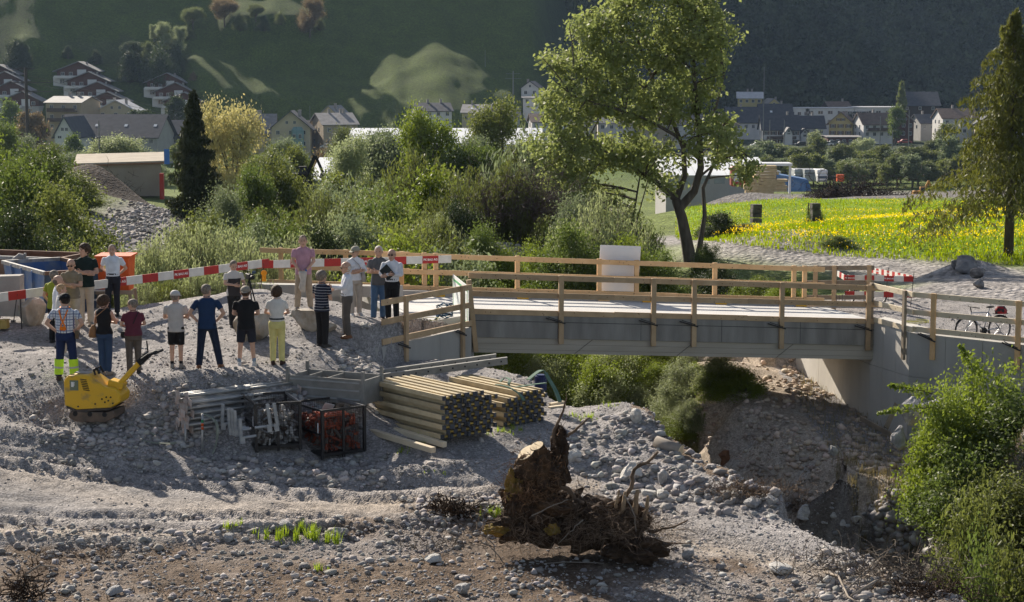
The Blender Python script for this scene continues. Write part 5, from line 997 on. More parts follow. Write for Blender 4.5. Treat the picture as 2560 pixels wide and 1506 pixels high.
SH = [ # px, ytop, Y, width, kind, leaf, label
 (40,395,63,250,'bush','green','tall green bush at the left edge behind the skips'),(150,470,60,210,'bush','olive','dark olive bush behind the blue skip'),(-50,340,72,260,'bush','bright','large bright bush cut by the left edge'),(100,355,88,200,'bush','green','green bush rising above the skips near the power pole'),
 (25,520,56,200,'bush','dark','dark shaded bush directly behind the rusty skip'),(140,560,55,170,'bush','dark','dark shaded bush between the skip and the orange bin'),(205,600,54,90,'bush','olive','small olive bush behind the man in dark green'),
 (330,640,55,120,'willow','sage','low sage willow behind the man in the white polo'),(385,575,56,130,'willow','sage','sage willow clump left of the long barrier middle'),(445,550,58,140,'willow','sage','tall sage willow clump behind the white cap man'),(510,560,57,130,'willow','sage','sage willow clump behind the navy polo man'),(575,565,58,140,'willow','sage','sage willow clump behind the cameraman'),(640,590,57,120,'willow','sage','sage willow clump at the left end of the railing'),
 (355,690,51.5,90,'willow','sage','small willow right of the orange bin'),(420,680,52,110,'willow','olive','low willow at the edge of the gravel'),(500,650,52.5,120,'willow','sage','willow right behind the long barrier board'),(580,640,53,120,'willow','sage','willow behind the barrier near the rusty rod'),
 (560,470,88,150,'bush','grey','grey green bush right below the dark spruce'),(500,520,74,150,'bush','olive','olive bush at the foot of the dark spruce'),(640,430,100,140,'bush','green','green bush below the golden poplar'),(610,540,68,130,'bush','grey','grey green bush above the willows'),(700,395,118,130,'bush','olive','olive bush in front of the yellow apartment house'),
 (690,520,72,170,'bush','green','dark green bush above the left railing'),(800,470,80,190,'willow','olive','wide olive willow in the middle of the thicket'),(740,580,60,130,'willow','sage','sage willow behind the pink polo man'),(820,570,62,150,'bush','dark','dark bush above the middle of the left railing'),(880,450,92,150,'willow','grey','grey willow left of the bright tree'),
 (910,540,62,150,'bush','grey','pale grey green bush behind the beige cap woman'),(960,480,84,130,'bush','green','green bush above the grey polo man'),(1000,560,60,130,'bush','olive','olive bush behind the bald man with the folder'),(985,600,56.5,50,'bush','bright','small bright yellow green shrub above the railing end'),(1060,530,66,150,'willow','olive','olive willow left of the gravel heap'),
 (1085,430,96,150,'bush','bright','bright green bush in the centre of the thicket'),(1040,370,110,150,'willow','olive','thin olive willow before the glass halls'),(1150,490,78,130,'bush','dark','dark bush left of the twig mound'),(1180,420,82,160,'willow','olive','feathery willow left of the big tree'),(1270,400,80,190,'willow','olive','large feathery willow above the gravel heap'),(1330,330,92,160,'willow','grey','pale willow left of the big tree crown'),
 (1110,600,59,90,'bush','grey','young grey bush on the slope of the gravel heap'),(1200,660,57,110,'bush','green','leafy bush below the gravel heap behind the railing'),(1270,620,60,130,'bush','bright','bright leafy bush behind the bridge left of the white board'),(1350,590,63,150,'bush','bright','sunny bush behind the bridge railing'),(1430,560,66,150,'bush','green','green bush behind the white board'),
 (1500,480,72,170,'willow','sage','tall light willow under the big tree crown'),(1440,490,76,150,'bush','grey','grey green bush below the left side of the big tree'),(1570,590,66,140,'bush','bright','bright bush right of the white board'),(1640,610,66,120,'bush','green','green bush at the foot of the big tree'),(1700,700,58,140,'bush','olive','low olive bush behind the far railing right of the board'),(1800,655,70,150,'bush','dark','low dark bush in front of the gravel track'),(1900,690,62,150,'bush','bright','low bright ground shrub behind the far railing on the right'),(1960,700,60,120,'bush','bright','bright ground shrub near the right end of the far railing'),
 (1480,700,57.5,130,'bush','green','low bush right behind the bridge deck'),(1330,700,57,120,'bush','bright','low bright bush behind the left part of the bridge'),(1770,600,80,90,'bush','green','shrub right of the big tree trunk'),(1800,530,95,120,'bush','dark','dark bush on the bank by the stone pillars'),(1590,530,90,100,'willow','green','thin willow left of the big trunk'),
 (2095,612,88,90,'bush','green','low green hump of weeds in the meadow margin'),(1860,585,98,80,'bush','dark','dark clump of weeds below the left stone pillar'),(2035,507,109.5,26,'bush','green','ivy on top of the right stone pillar'),
 (1210,560,70,60,'bush','green','small green shrub on the crest of the gravel heap'),
 # trees farther off
 (975,255,170,110,'tree','grey','slender grey green tree in front of the halls'),(1085,262,150,170,'tree','bright','bright green tree with dark stems in front of the glass halls'),(1170,300,150,120,'tree','green','green tree right of the bright tree'),(1255,238,180,150,'tree','olive','olive tree below the mountain pylon'),(1320,290,190,120,'tree','olive','olive tree half behind the big tree'),(880,330,160,110,'tree','pale','pale thin tree left of the halls'),(840,440,130,100,'bush','olive','olive bush by the dark excavator arm'),
 (300,305,263,150,'tree','pale','large pale blossoming tree in front of the long dark roof'),(200,355,273,130,'tree','grey','grey green tree left of the pale tree'),(130,370,283,110,'tree','olive','olive tree right of the power pole'),(55,335,288,130,'tree','grey','grey green tree left of the power pole'),(10,300,260,110,'tree','green','green tree at the left edge'),(390,400,250,70,'tree','grey','grey tree behind the shed'),
 (735,372,470,40,'bush','bright','small light shrub at the yellow apartment house'),(688,385,480,24,'bush','dark','dark shrub at the foot of the yellow apartment house'),(810,372,420,60,'bush','rust','rusty red flowering shrub right of the yellow apartment house'),
 (35,260,560,55,'tree','green','round green tree among the left houses'),(88,262,540,40,'tree','rust','reddish tree left of the balcony house'),(360,258,590,24,'tree','dark','dark round clipped tree beside the terraced houses'),(450,250,580,20,'tree','dark','small dark conifer beside the spruce top'),
]
for i, a in enumerate(SH): shrub(*a)
for i in range(46):
    px = random.uniform(560, 1370); Y = random.uniform(66, 125); 
    if 1120 < px < 1370 and Y < 82: continue
    shrub(px, 470+(125-Y)*1.6+random.uniform(-35, 40), Y, random.uniform(80, 150), random.choice(['bush','willow','bush']), random.choice(['olive','pale','grey','sage','olive']), tlab(px, 500+(125-Y)*2, 'bush in the thicket'), group='bushes filling the thicket')
for i in range(34):
    px = random.uniform(540, 1420); Y = random.uniform(140, 300); shrub(px, 395-(Y-140)*.25+random.uniform(-30, 50), Y, random.uniform(60, 120), 'tree', random.choice(['olive','green','grey','far','bright']), tlab(px, 380, 'tree of the middle strip'), group='trees between the thicket and the halls')
for i in range(26):
    px = random.uniform(-60, 560); Y = random.uniform(250, 480); shrub(px, 400-(Y-250)*.28+random.uniform(-20, 30), Y, random.uniform(40, 80), 'tree', random.choice(['olive','green','grey','far']), tlab(px, 380, 'tree before the left houses'), group='trees between the shed and the left houses')
for i in range(14):
    px = random.uniform(-60, 200); Y = random.uniform(62, 100); shrub(px, 440+random.uniform(-60, 80), Y, random.uniform(120, 200), 'bush', random.choice(['olive','green','olive']), tlab(px, 480, 'bush of the dense left mass'), group='bushes of the green mass at the left edge')
for i in range(60):   # the line of trees in front of the right hand village
    px = 1880+(i % 30)*22+random.uniform(-8, 8); yt = random.uniform(340, 385) if i < 30 else random.uniform(385, 412)
    shrub(px, yt, random.uniform(490, 520) if i < 30 else random.uniform(445, 470), random.uniform(60, 95), 'tree', random.choice(['far','far','grey','olive']), tlab(px, yt, 'tree in the belt'), group='trees in the belt below the village')
for (px, yt, Y, wd, lm, lab) in ((2035,333,560,60,'pale','pale rounded tree sticking up above the tree belt'),(2150,330,560,60,'pale','pale tree sticking up above the belt near the lamp'),(2232,272,680,62,'green','round full tree between the right hand houses'),(2420,350,540,80,'green','green tree behind the right spruce'),(2500,380,520,90,'grey','grey tree behind the right spruce trunk'),(2360,300,640,70,'olive','tree in front of the right barn')):
    shrub(px, yt, Y, wd, 'tree', lm, lab)
# golden poplar
def maketop(px, ytop, ybase, Y): g = atY(px, Y); return g, P(px, ytop, Y).z-g.z
g, h = maketop(585, 203, 470, 205); gt = gen_tree(58, 1.25, .95, 9, .15, 60, 420, .4, LM['gold']); sc = h/9.4
t = tree_obj('poplar_tree', 'round golden yellow tree beside the dark spruce', 'tree', gt, g, (.82*175/FPX*205/5.6, .82*175/FPX*205/5.6, sc), 0)
# --- spruces
def spruce(seed, H, rad, lm, sparse=.0, bare=.12, ls=.16, nb=190, droop=.35, per=95, oneside=0):
    random.seed(seed); r = np.random.default_rng(seed); b = MB(); b.tube([(0,0,0),(.03,0,H*.5),(0,.02,H)], [H*.021, H*.014, .02], 9); C = []; A = []
    for i in range(nb):
        z = H*(bare+(1-bare)*(i/nb)**.92); f = 1-(z/H); L_ = rad*(f**.75)*random.uniform(.35, 1.2)+.08
        if random.random() < sparse: continue
        a = i*2.4+random.uniform(-.3,.3); 
        if oneside: L_ *= 1+oneside*math.cos(a-math.pi)
        d = Vector((math.cos(a), math.sin(a), 0)); q = Vector((0,0,z))+d*L_+Vector((0,0,-droop*L_*.7+.15*L_)); pts = limb(b, (0,0,z), q, .018, .005, .06, 4, 4)
        P_ = np.array([x[:] for x in pts]); m = int(per*(.25+L_/rad)); fr = r.random(m)**.7; idx = fr*(len(P_)-1); i0 = np.minimum(idx.astype(int), len(P_)-2); c = P_[i0]+(P_[i0+1]-P_[i0])*(idx-i0)[:, None]
        sd = np.array([-d.y, d.x, 0]); wdt = L_*.30*(1-fr*.65)*r.normal(size=m); c = c+sd[None]*wdt[:, None]; c[:, 2] -= np.abs(r.normal(size=m))*droop*.55*(.3+.5*L_/rad)+np.abs(wdt)*.35; C.append(c)
    C = np.concatenate(C); V, Fc = leafcloud(C, ls*r.uniform(.6, 1.4, len(C)), up=.6, elong=1.9, r=r); return npmesh('trunk', b.V, b.F, BARK, True), npmesh('crown', V, Fc, lm)
g = atY(490, 108); hh = P(490, 228, 108).z-g.z
tree_obj('spruce', 'dark narrow spruce standing in front of the long dark roof', 'tree', spruce(61, hh, 1.75, LM['needle'], .22, .02, .15, 250, .4, 95), g, 1., 0)
g = atY(2522, 84); hh = P(2520, 20, 84).z-g.z
tree_obj('spruce', 'tall spruce with golden-lit drooping branches and bare lower trunk at the right', 'tree', spruce(62, hh, 4.1, LM['needle2'], .2, .24, .12, 175, .75, 210, .35), g, 1., 0)
g = atY(2245, 740); hh = P(2245, 207, 740).z-g.z
tree_obj('spruce', 'light green conifer standing above the right hand village houses', 'tree', spruce(63, hh, 4., LM['far'], .0, .05, .9, 120, .3, 50), g, 1., 0)
# --- trees on the hillside
HT = [(483,5,48,'far',0,'pointed light tree on the hill terrace, leftmost'),(470,62,34,'far',1,'small tree at the left foot of the hill terrace'),(562,-20,60,'rust',0,'thin reddish tree on the hill terrace'),(640,0,38,'far',0,'slim green tree in the middle of the hill terrace'),(700,30,30,'far',1,'pale round shrub on the hill terrace'),(775,-10,70,'rust',0,'wide reddish tree on the right of the hill terrace'),(600,35,40,'far',1,'low bush on the hill terrace edge'),(660,40,36,'dark',1,'dark low bush on the hill terrace'),
      (800,45,30,'far',1,'bush at the right end of the hill terrace'),(385,65,28,'pale',0,'narrow pale tree above the terraced houses'),(412,62,52,'pale',0,'round pale tree above the terraced houses'),(450,72,46,'pale',0,'pale tree on the slope edge above the houses'),(330,90,50,'dark',0,'dark tree left of the pale ones on the slope'),(372,105,46,'far',1,'green bush between the slope trees'),(325,130,70,'dark',1,'dark bush on the slope'),(400,120,90,'dark',1,'wide dark bush below the pale trees'),(440,115,60,'dark',1,'dark bush at the right of the slope trees'),
      (340,152,46,'green',1,'round green tree just above the middle houses'),(440,152,34,'grey',1,'grey tree just above the middle houses'),(483,180,20,'rust',1,'small pale shrub right of the middle houses'),(45,100,70,'dark',1,'dark bush on the left slope'),(60,110,50,'dark',0,'faint tree on the left slope'),(170,115,30,'dark',1,'dark slope bush above the left houses'),(240,125,34,'dark',1,'dark slope bush between the house groups')]
HILLY = np.interp
def hillpt(px, py):
    v = G(px, py, 540, 1280); return v
for (px, yt, wd, lm, kd, lab) in HT:
    base = hillpt(px, yt+wd*(1.1 if kd else 1.5)); s = FPX/base.y; h = P(px, yt, base.y).z-base.z; m = GT[random.randrange(3)] if kd == 0 else BF[random.randrange(2)]
    tree_obj('hillside_tree' if kd == 0 else 'hillside_bush', lab, 'tree' if kd == 0 else 'bush', m, base, (wd/s/6, wd/s/6, h/9.3) if kd == 0 else (wd/s/2.1, wd/s/2.1, h/1.85), None, None, LM[lm])
# --- forest on the right hand mountain: one mass
def forest():
    r = np.random.default_rng(77); n = 2900; px = r.uniform(1290, 2700, n); Y = 948+r.random(n)*120; x = (px-1280)/FPX*Y; Y0 = np.interp(px, [1300,1750,3500], [770,950,950]); Y = Y0+2+r.random(n)*125*np.interp(px, [1300,1750], [1.4,1.]); x = (px-1280)/FPX*Y; z = height(x, Y, False)
    keep = (px > 1330+.0*z) ; x, Y, z, px = x[keep], Y[keep], z[keep], px[keep]; n = len(x)
    k = 85; R_ = r.uniform(2.6, 6.6, n); v = sphere(n*k, r).reshape(n, k, 3)*(.75+.35*r.random((n, k, 1))); v[:, :, 2] = np.abs(v[:, :, 2])*1.5+.2; C = v*R_[:, None, None]+np.stack([x, Y, z+1], 1)[:, None]; V, Fc = leafcloud(C.reshape(-1, 3), r.uniform(1.3, 2.6, n*k), r=r)
    o = put('mountain_forest', npmesh('mountain_forest', V, Fc, mat('forest_leaf', (.012,.024,.016), .8, (.085,.11,.05), scale=.11, transl=.15, lo=.3, hi=.7))); o['kind'] = 'stuff'; o['label'] = 'dense dark forest covering the right hand mountainside'  # dark to light leaf noise stands in for shading between the crowns
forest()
# --- gully vegetation
for i in range(54):
    px, py = random.uniform(1190, 1900), random.uniform(885, 1080); v = G(px, py, 40, 75)
    if v.z > -.3 or v.y < 50 or (px > 1700 and py > 885+(1960-px)*.9): continue
    sc = random.uniform(.55, 1.05); tree_obj('gully_shrub', 'leafy gully bank shrub '+near(px, py, [(1300,900,'the blue drum'),(1450,900,'the second bridge post'),(1600,900,'the middle bridge posts'),(1750,900,'the fourth bridge post'),(1420,1010,'the hanging dark sling'),(1560,1030,'the rubble heap'),(1700,1080,'the cut log'),(1850,950,'the pale crest of the bank')]), 'shrub', random.choice(BB), v-Vector((0,0,.2)), (sc*.95, sc*.95, sc*random.uniform(.4, .9)), None, 'shrubs on the gully bank under the bridge', LM[random.choice(['sage','bright','pale','bright'])])  # light leaf tones put the sun this bank lacks into the colour
for (px, py, Y, sc, lm, lab) in [(2480,905,45.2,1.5,'bright','big bright leafy bush in front of the right concrete wall'),(2380,985,44,1.05,'bright','bright leafy bush reaching over the abutment foot'),(2560,1000,43.5,1.7,'green','dense green bush at the right edge'),(2430,1120,42.2,1.2,'green','green bush in the middle of the right gully bank'),(2530,1200,40.5,1.3,'olive','olive bush low on the right gully bank'),(2450,1260,39,1.0,'olive','dry olive bush below the big bright one'),(2560,1340,37,1.2,'olive','olive bush at the lower right edge'),(2470,1400,36,.8,'green','green shrub at the foot of the right bank')]:
    v = atY(px, Y); zt = P(px, py, Y).z; h = zt-v.z; 
    tree_obj('leafy_bush', lab, 'bush', random.choice(BN), (v.x, v.y, min(v.z, zt-sc*1.5)), (sc, sc, max(sc*.8, (zt-min(v.z, zt-sc*1.5))/1.9)), None, None, LM[lm])
for i in range(30):
    px, Y = random.uniform(1190, 1600), random.uniform(56.5, 60.5); v = atY(px, Y); sc = random.uniform(1.0, 1.5)
    tree_obj('gully_shrub', random.choice(['tall','low','broad'])+' sunlit '+random.choice(['leafy','dense','feathery','loose'])+' shrub behind the bridge, '+near(px, 900, [(1300,900,'the blue drum'),(1400,900,'the first bridge post'),(1480,900,'the gap between the posts'),(1600,900,'the middle bridge posts')]), 'shrub', random.choice(BB), v-Vector((0,0,.2)), (sc*.8, sc*.8, sc), None, 'sunlit shrubs below the bridge', LM[random.choice(['sage','bright','pale','bright'])])  # the light leaf tones carry part of the sunlit look
# long sprays of leaves reaching left from the right bank
for (x0, y0, x1, y1, Y, lab) in ((2330,985,2225,965,44.5,'leafy spray reaching furthest left below the wall'),(2380,1020,2195,1035,44.2,'long thin leafy branch crossing in front of the abutment'),(2400,1090,2270,1175,43,'leafy branch hanging over the dark undercut'),(2440,940,2400,865,45,'upright leafy branch against the right railing')):
    a, c = P(x0, y0, Y), P(x1, y1, Y-.4); t = thing('leafy_branch', lab, 'branch', a); b = MB(); pts = limb(b, Vector((0,0,0)), c-a, .014, .004, .05, 6, 4); b.build('stem', TWIG, t); r = rng; P_ = np.array([x[:] for x in pts]); m = 260; fr = r.random(m); idx = fr*(len(P_)-1); i0 = np.minimum(idx.astype(int), len(P_)-2); C = P_[i0]+(P_[i0+1]-P_[i0])*(idx-i0)[:, None]+r.normal(size=(m, 3))*.10*(1.2-fr)[:, None]
    V, Fc = leafcloud(C, r.uniform(.05, .10, m), elong=1.2); put('foliage', npmesh('foliage', V, Fc, LM['bright']), t)
# dry grass hanging in the gully, grass tufts, meadow
def blades(name, X, Y, H, Wd, m, label, lean=.35, hang=False, Z=None, kind='stuff'):
    n = len(X); Z = height(X, Y) if Z is None else Z; a = rng.random(n)*6.28; ln = rng.normal(size=n)*lean*H; wx = np.cos(a)*Wd/2; wy = np.sin(a)*Wd/2; B = np.stack([X, Y, Z-.01], 1); sgn = -1 if hang else 1
    tip = B+np.stack([np.sin(a)*ln, np.cos(a)*ln, sgn*H], 1); mid = B+np.stack([np.sin(a)*ln*.35, np.cos(a)*ln*.35, sgn*H*.55], 1); w = np.stack([wx, wy, 0*wx], 1)
    V = np.stack([B-w, B+w, mid+w*.7, tip, mid-w*.7], 1).reshape(-1, 3); k = np.arange(n)[:, None]*5; Fq = np.concatenate([k+np.array([[0,1,2,4]])]); Ft = k+np.array([[4,2,3]])
    me = npmesh(name, V, [tuple(f) for f in Fq]+[tuple(f) for f in Ft], m) if n < 3000 else npmesh(name, V, np.concatenate([Fq, np.concatenate([Ft, Ft[:, 2:]], 1)])[:len(Fq)], m)
    o = put(name, me); 
    if kind: o['kind'] = kind
    o['label'] = label; return o
TUFT = mat('grass_bright', (.20,.27,.03), .6, (.27,.34,.06), scale=9, transl=.45); TUFTD = mat('grass_dry', (.22,.18,.09), .8, (.30,.25,.13), scale=6, transl=.2); MG = mat('meadow_blade', (.17,.23,.02), .6, (.27,.33,.03), scale=.5, transl=.4); FLW = mat('buttercup', (.74,.53,.01), .6, (.82,.62,.02), scale=3, transl=.45); FLO = mat('white_flower', (.7,.7,.6), .6)
for (px, py, n, sp, H, lab) in ((605,1328,90,.16,.16,'small bright grass tuft left of the dark rounded stone'),(712,1350,240,.22,.26,'larger bright grass tuft in the foreground soil'),(790,1352,260,.22,.28,'bright grass tuft between the two foreground stones'),(765,1340,120,.15,.22,'middle grass tuft between the foreground boulders'),(806,1432,60,.08,.16,'small grass tuft alone in the soil below the others'),(1218,1302,150,.12,.24,'bright weed tuft left of the tree stump'),(1075,1112,160,.22,.16,'grass tuft between the square timbers'),(1020,1122,90,.16,.12,'grass tuft at the end of the lower timber'),(1230,1080,120,.25,.12,'grass in the shade under the front beam stack'),(1290,1075,90,.2,.13,'grass between the two beam stacks'),(1460,1040,200,.5,.12,'grass on the ground right of the rear beam stack'),(1095,1185,60,.12,.06,'flat green weed patch on the road')):
    v = G(px, py); n = int(n*.6); cl = rng.normal(size=(5, 2))*sp*.8; ci = rng.integers(0, 5, n); X = v.x+cl[ci, 0]+rng.normal(size=n)*sp*.16; Y = v.y+cl[ci, 1]*.6+rng.normal(size=n)*sp*.14; o = blades('grass_tuft', X, Y, H*rng.uniform(.4, 1.1, n), np.full(n, .014), TUFT, lab, kind=None); tag(o, lab, 'grass')
X, Y, _, _ = sample(2600, 1500, 2050, 1130, 1230); k = pdist(X, Y, RAV) < 1.6; n = k.sum(); blades('weeds', X[k], Y[k], rng.uniform(.04, .16, n), np.full(n, .016), TUFT, 'yellow green weeds on the gully rim behind the row of boulders', .6)
X, Y, _, _ = sample(9000, 2000, 2560, 900, 1460, 24, 60); k = (X > 8.0); n = k.sum(); blades('dry_grass', X[k], Y[k], rng.uniform(.12, .45, n), np.full(n, .012), TUFTD, 'dry grass hanging on the right gully bank', .5)
X, Y, _, _ = sample(9000, 1190, 1900, 885, 1090, 50, 75); k = (X < 5.4); n = k.sum(); blades('bank_grass', X[k], Y[k], rng.uniform(.1, .35, n), np.full(n, .02), LM['olive'], 'grass and weeds on the bank under the bridge', .5)
X, Y, _, _ = sample(7000, 2040, 2360, 1130, 1300, 24, 60); n = len(X); blades('hanging_roots', X, Y, rng.uniform(.15, .5, n), np.full(n, .010), mat('root_dark', (.05,.035,.025), .9), 'dark roots hanging over the undercut bank', .3, True)
X, Y, _, _ = sample(1600, 180, 300, 640, 720, 44, 62)
if len(X): blades('verge_grass', X, Y, rng.uniform(.1, .3, len(X)), np.full(len(X), .02), MG, 'yellow green grass behind the men on the left', .5)
def meadow():
    n = 52000; px = rng.uniform(1690, 2640, n); Yd = np.exp(rng.uniform(math.log(75), math.log(168), n)); X = (px-1280)/FPX*Yd; Z = height(X, Yd, True); sx, sy = scr(X, Yd, Z); ok = (sy > 497) & (sy < np.interp(sx, [1690,1760,2100,2560], [600,602,642,664])); X, Yd, Z, sy = X[ok], Yd[ok], Z[ok], sy[ok]; n = len(X)
    blades('meadow_grass', X, Yd, rng.uniform(.12, .36, n), np.full(n, .05), MG, 'tall bright green meadow grass', .4, Z=Z)
    n = 90000; px = rng.uniform(1690, 2640, n); Yd = np.exp(rng.uniform(math.log(78), math.log(166), n)); X = (px-1280)/FPX*Yd; Z = height(X, Yd, True); sx, sy = scr(X, Yd, Z)
    band = .10+.9*np.exp(-((sy-np.interp(sx,[1700,2000,2560],[600,598,600]))/9)**2)*(sx > 1980)+.7*np.exp(-((sy-577)/4)**2)*(sx > 2050)+.5*np.exp(-((sy-537)/3)**2)+.5*np.exp(-((sy-515)/3)**2)*(sx > 2150)+.6*np.exp(-((sx-1900)/90)**2-((sy-590)/7)**2)+.5*np.exp(-((sy-555)/3)**2)*(sx > 2080)
    ok = (rng.random(n) < .5*band*(.45+.9*(fbm(X*.16, Yd*.07, 3, 60) > -.1))) & (sy > 500) & (sy < np.interp(sx, [1690,1760,2100,2560], [598,600,638,655])); X, Yd, Z = X[ok], Yd[ok], Z[ok]; n = len(X)
    C = np.stack([X, Yd, Z+rng.uniform(.26, .42, n)], 1); V, Fc = leafcloud(C, rng.uniform(.045, .075, n), up=.5); o = put('buttercups', npmesh('buttercups', V, Fc, FLW)); o['kind'] = 'stuff'; o['label'] = 'yellow buttercups in drifts across the meadow'
    k = rng.random(n) < .12; C = C[k]+rng.normal(size=(k.sum(), 3))*np.array([.8, .8, .0]); V, Fc = leafcloud(C, rng.uniform(.05, .09, len(C))); o = put('white_flowers', npmesh('white_flowers', V, Fc, FLO)); o['kind'] = 'stuff'; o['label'] = 'white flowers scattered in the meadow'
meadow()
# ---------- tree stump with roots, twig heaps, branches
STW = mat('stump_wood', (.04,.024,.015), .95, (.10,.058,.03), scale=4, bump=.8, bscale=9, bdist=.06); CUT = mat('cut_wood', (.58,.45,.29), .8, (.68,.56,.38), scale=8); MOSS = mat('moss', (.24,.14,.03), .95, (.16,.12,.03), scale=6, bump=.6, bscale=30); ROOT = mat('root', (.09,.06,.04), .9, (.20,.14,.095), scale=5, bump=.4, bscale=20); SOILM = mat('clinging_soil', (.035,.022,.015), .95, (.08,.05,.03), scale=5, bump=.9, bscale=18, bdist=.05)
YS = 34.6
sg = G(1420, 1375); YS = sg.y-.35; t = thing('tree_stump', 'uprooted tree stump with two pale saw cuts, tangled roots and brown soil', 'stump', (sg.x, YS, sg.z)); ss = FPX/YS
def sp(px, py, dy=0): v = P(px, py, YS+dy); return Vector((v.x-sg.x, v.y-YS, v.z-sg.z))
def lump(c, rx, ry, rz, m, name, seed, amp=.35, sub=4):
    from mathutils import noise
    bm = bmesh.new(); bmesh.ops.create_icosphere(bm, subdivisions=sub, radius=1); off = Vector((seed*3.1, seed*1.7, 0))
    for v in bm.verts:
        n = noise.noise(v.co*1.6+off)*amp+noise.noise(v.co*4.5+off)*amp*.6+noise.noise(v.co*11+off)*amp*.25; v.co *= 1+n*1.25+noise.noise(v.co*24+off)*amp*.18; v.co = Vector((v.co.x*rx, v.co.y*ry, v.co.z*rz))+Vector(c)
    me = bpy.data.meshes.new(name); bm.to_mesh(me); bm.free(); me.materials.append(m); return put(name, me, t)
lump(sp(1345,1200), .33, .32, .50, STW, 'stump_body', 1); lump(sp(1320,1175,-.1), .22, .25, .24, STW, 'stump_body', 2, .25); lump(sp(1288,1215,-.15), .16, .16, .24, MOSS, 'moss', 3, .5); lump(sp(1375,1290,.1), .55, .45, .42, SOILM, 'root_ball', 4, .5); lump(sp(1480,1310,.2), .62, .45, .35, SOILM, 'root_ball', 5, .5); lump(sp(1290,1310,0), .4, .35, .28, SOILM, 'root_ball', 6, .5); lump(sp(1390,1265,-.3), .28, .2, .13, STW, 'stump_body', 7, .3); lump(sp(1570,1300,.1), .28, .3, .36, SOILM, 'root_ball', 8, .5)
lump(sp(1382,1325,-.5), .11, .09, .08, MOSS, 'moss', 9); lump(sp(1240,1325,-.3), .2, .15, .09, MOSS, 'moss', 10);  lump(sp(1400,1125,.05), .12, .13, .38, SOILM, 'root_ball', 12, .6); lump(sp(1385,1180,.05), .2, .2, .3, SOILM, 'root_ball', 14, .5); lump(sp(1290,1255,-.1), .2, .2, .36, SOILM, 'root_ball', 15, .6); lump(sp(1340,1270,-.1), .32, .25, .3, STW, 'stump_body', 16, .5); lump(sp(1590,1375,-.45), .42, .28, .2, SOILM, 'root_ball', 13, .6)
for (px, py, r_, nx, nz, sd) in ((1316,1132,.165,-.55,.75,1),(1342,1115,.115,-.35,.85,2)):
    c = sp(px, py, -.12); d = Vector((nx, -.35, nz)).normalized(); b = MB(); b.tube([c-d*.28, c-d*.003], r_*1.05, 16); b.build('cut_trunk', STW, t, True); b = MB(); b.tube([c-d*.004, c+d*.006], r_*.97, 20); b.build('saw_cut', CUT, t)
random.seed(99)
def rootpath(pts, r0, r1, name='root', m=ROOT, par=t):
    b = MB(); S_ = []; n = len(pts)
    for i in range(n-1):
        for f in (0, .25, .5, .75):
            a, p, q, c = pts[max(i-1, 0)], pts[i], pts[i+1], pts[min(i+2, n-1)]; S_.append(.5*((2*p)+(-a+q)*f+(2*a-5*p+4*q-c)*f*f+(-a+3*p-3*q+c)*f**3)+Vector((random.gauss(0,.006), random.gauss(0,.006), random.gauss(0,.006))))
    S_.append(pts[-1]); k = len(S_); b.tube(S_, [r0+(r1-r0)*i/(k-1) for i in range(k)], 7); return b.build(name, m, par, True)
rootpath([sp(1395,1130),sp(1385,1085),sp(1398,1050),sp(1412,1010),sp(1416,985)], .04, .006); rootpath([sp(1400,1100),sp(1425,1085),sp(1450,1065),sp(1475,1045)], .035, .012); rootpath([sp(1520,1265),sp(1560,1245),sp(1580,1210),sp(1585,1175),sp(1625,1150),sp(1645,1130)], .045, .02); rootpath([sp(1585,1180),sp(1600,1160),sp(1640,1158)], .02, .008)
rootpath([sp(1380,1210),sp(1420,1225),sp(1440,1250),sp(1470,1265)], .05, .03); rootpath([sp(1620,1330),sp(1650,1325),sp(1690,1315),sp(1720,1300)], .03, .012); rootpath([sp(1600,1345),sp(1650,1355),sp(1700,1360),sp(1730,1355)], .02, .006)
for (px, y0, y1, r_) in ((1555,1230,1290,.05),(1585,1225,1300,.06),(1612,1240,1300,.045),(1540,1225,1270,.03)): rootpath([sp(px, y1, -.1), sp(px+4, (y0+y1)/2, -.12), sp(px+8, y0, -.1)], r_, r_*.5, 'splintered_wood', mat('splinter', (.22,.15,.09), .9, (.34,.25,.16), scale=6))
def tangle(name, label, cpt, n, sx, sy, sz, m, r0=.006, L_=.35, par=None, seed=1, up=.2):
    rr = random.Random(seed); b = MB()
    for _ in range(n):
        p = Vector((rr.gauss(0, sx), rr.gauss(0, sy), abs(rr.gauss(0, sz)))); d = Vector((rr.gauss(0,1), rr.gauss(0,1), rr.gauss(up,.7))).normalized(); pts = [p]
        for k in range(4): d = (d+Vector((rr.gauss(0,.35), rr.gauss(0,.35), rr.gauss(0,.3)))).normalized(); pts.append(pts[-1]+d*L_*rr.uniform(.4, 1)/4)
        b.tube(pts, [r0*rr.uniform(.5, 1.5)*(1-.2*k) for k in range(5)], 4, cap=False)
    b.V = [(v[0]+cpt[0], v[1]+cpt[1], v[2]+cpt[2]) for v in b.V]; o = b.build(name, m, par); o['kind'] = 'stuff'
    if label: o['label'] = label
    return o
tangle('fine_roots', None, sp(1400,1345,-.1), 1300, .55, .3, .28, ROOT, .0055, .45, t, 1); tangle('fine_roots', None, sp(1560,1340,-.1), 800, .3, .3, .2, ROOT, .005, .4, t, 2); tangle('fine_roots', None, sp(1330,1250,-.2), 900, .26, .18, .34, mat('fibre_brown', (.17,.095,.05), .95), .005, .22, t, 3); tangle('fine_roots', None, sp(1402,1130,0), 260, .06, .08, .2, SOILM, .005, .16, t, 4); tangle('fine_roots', None, sp(1595,1385,-.5), 330, .25, .15, .12, SOILM, .005, .25, t, 5)
random.seed(5)
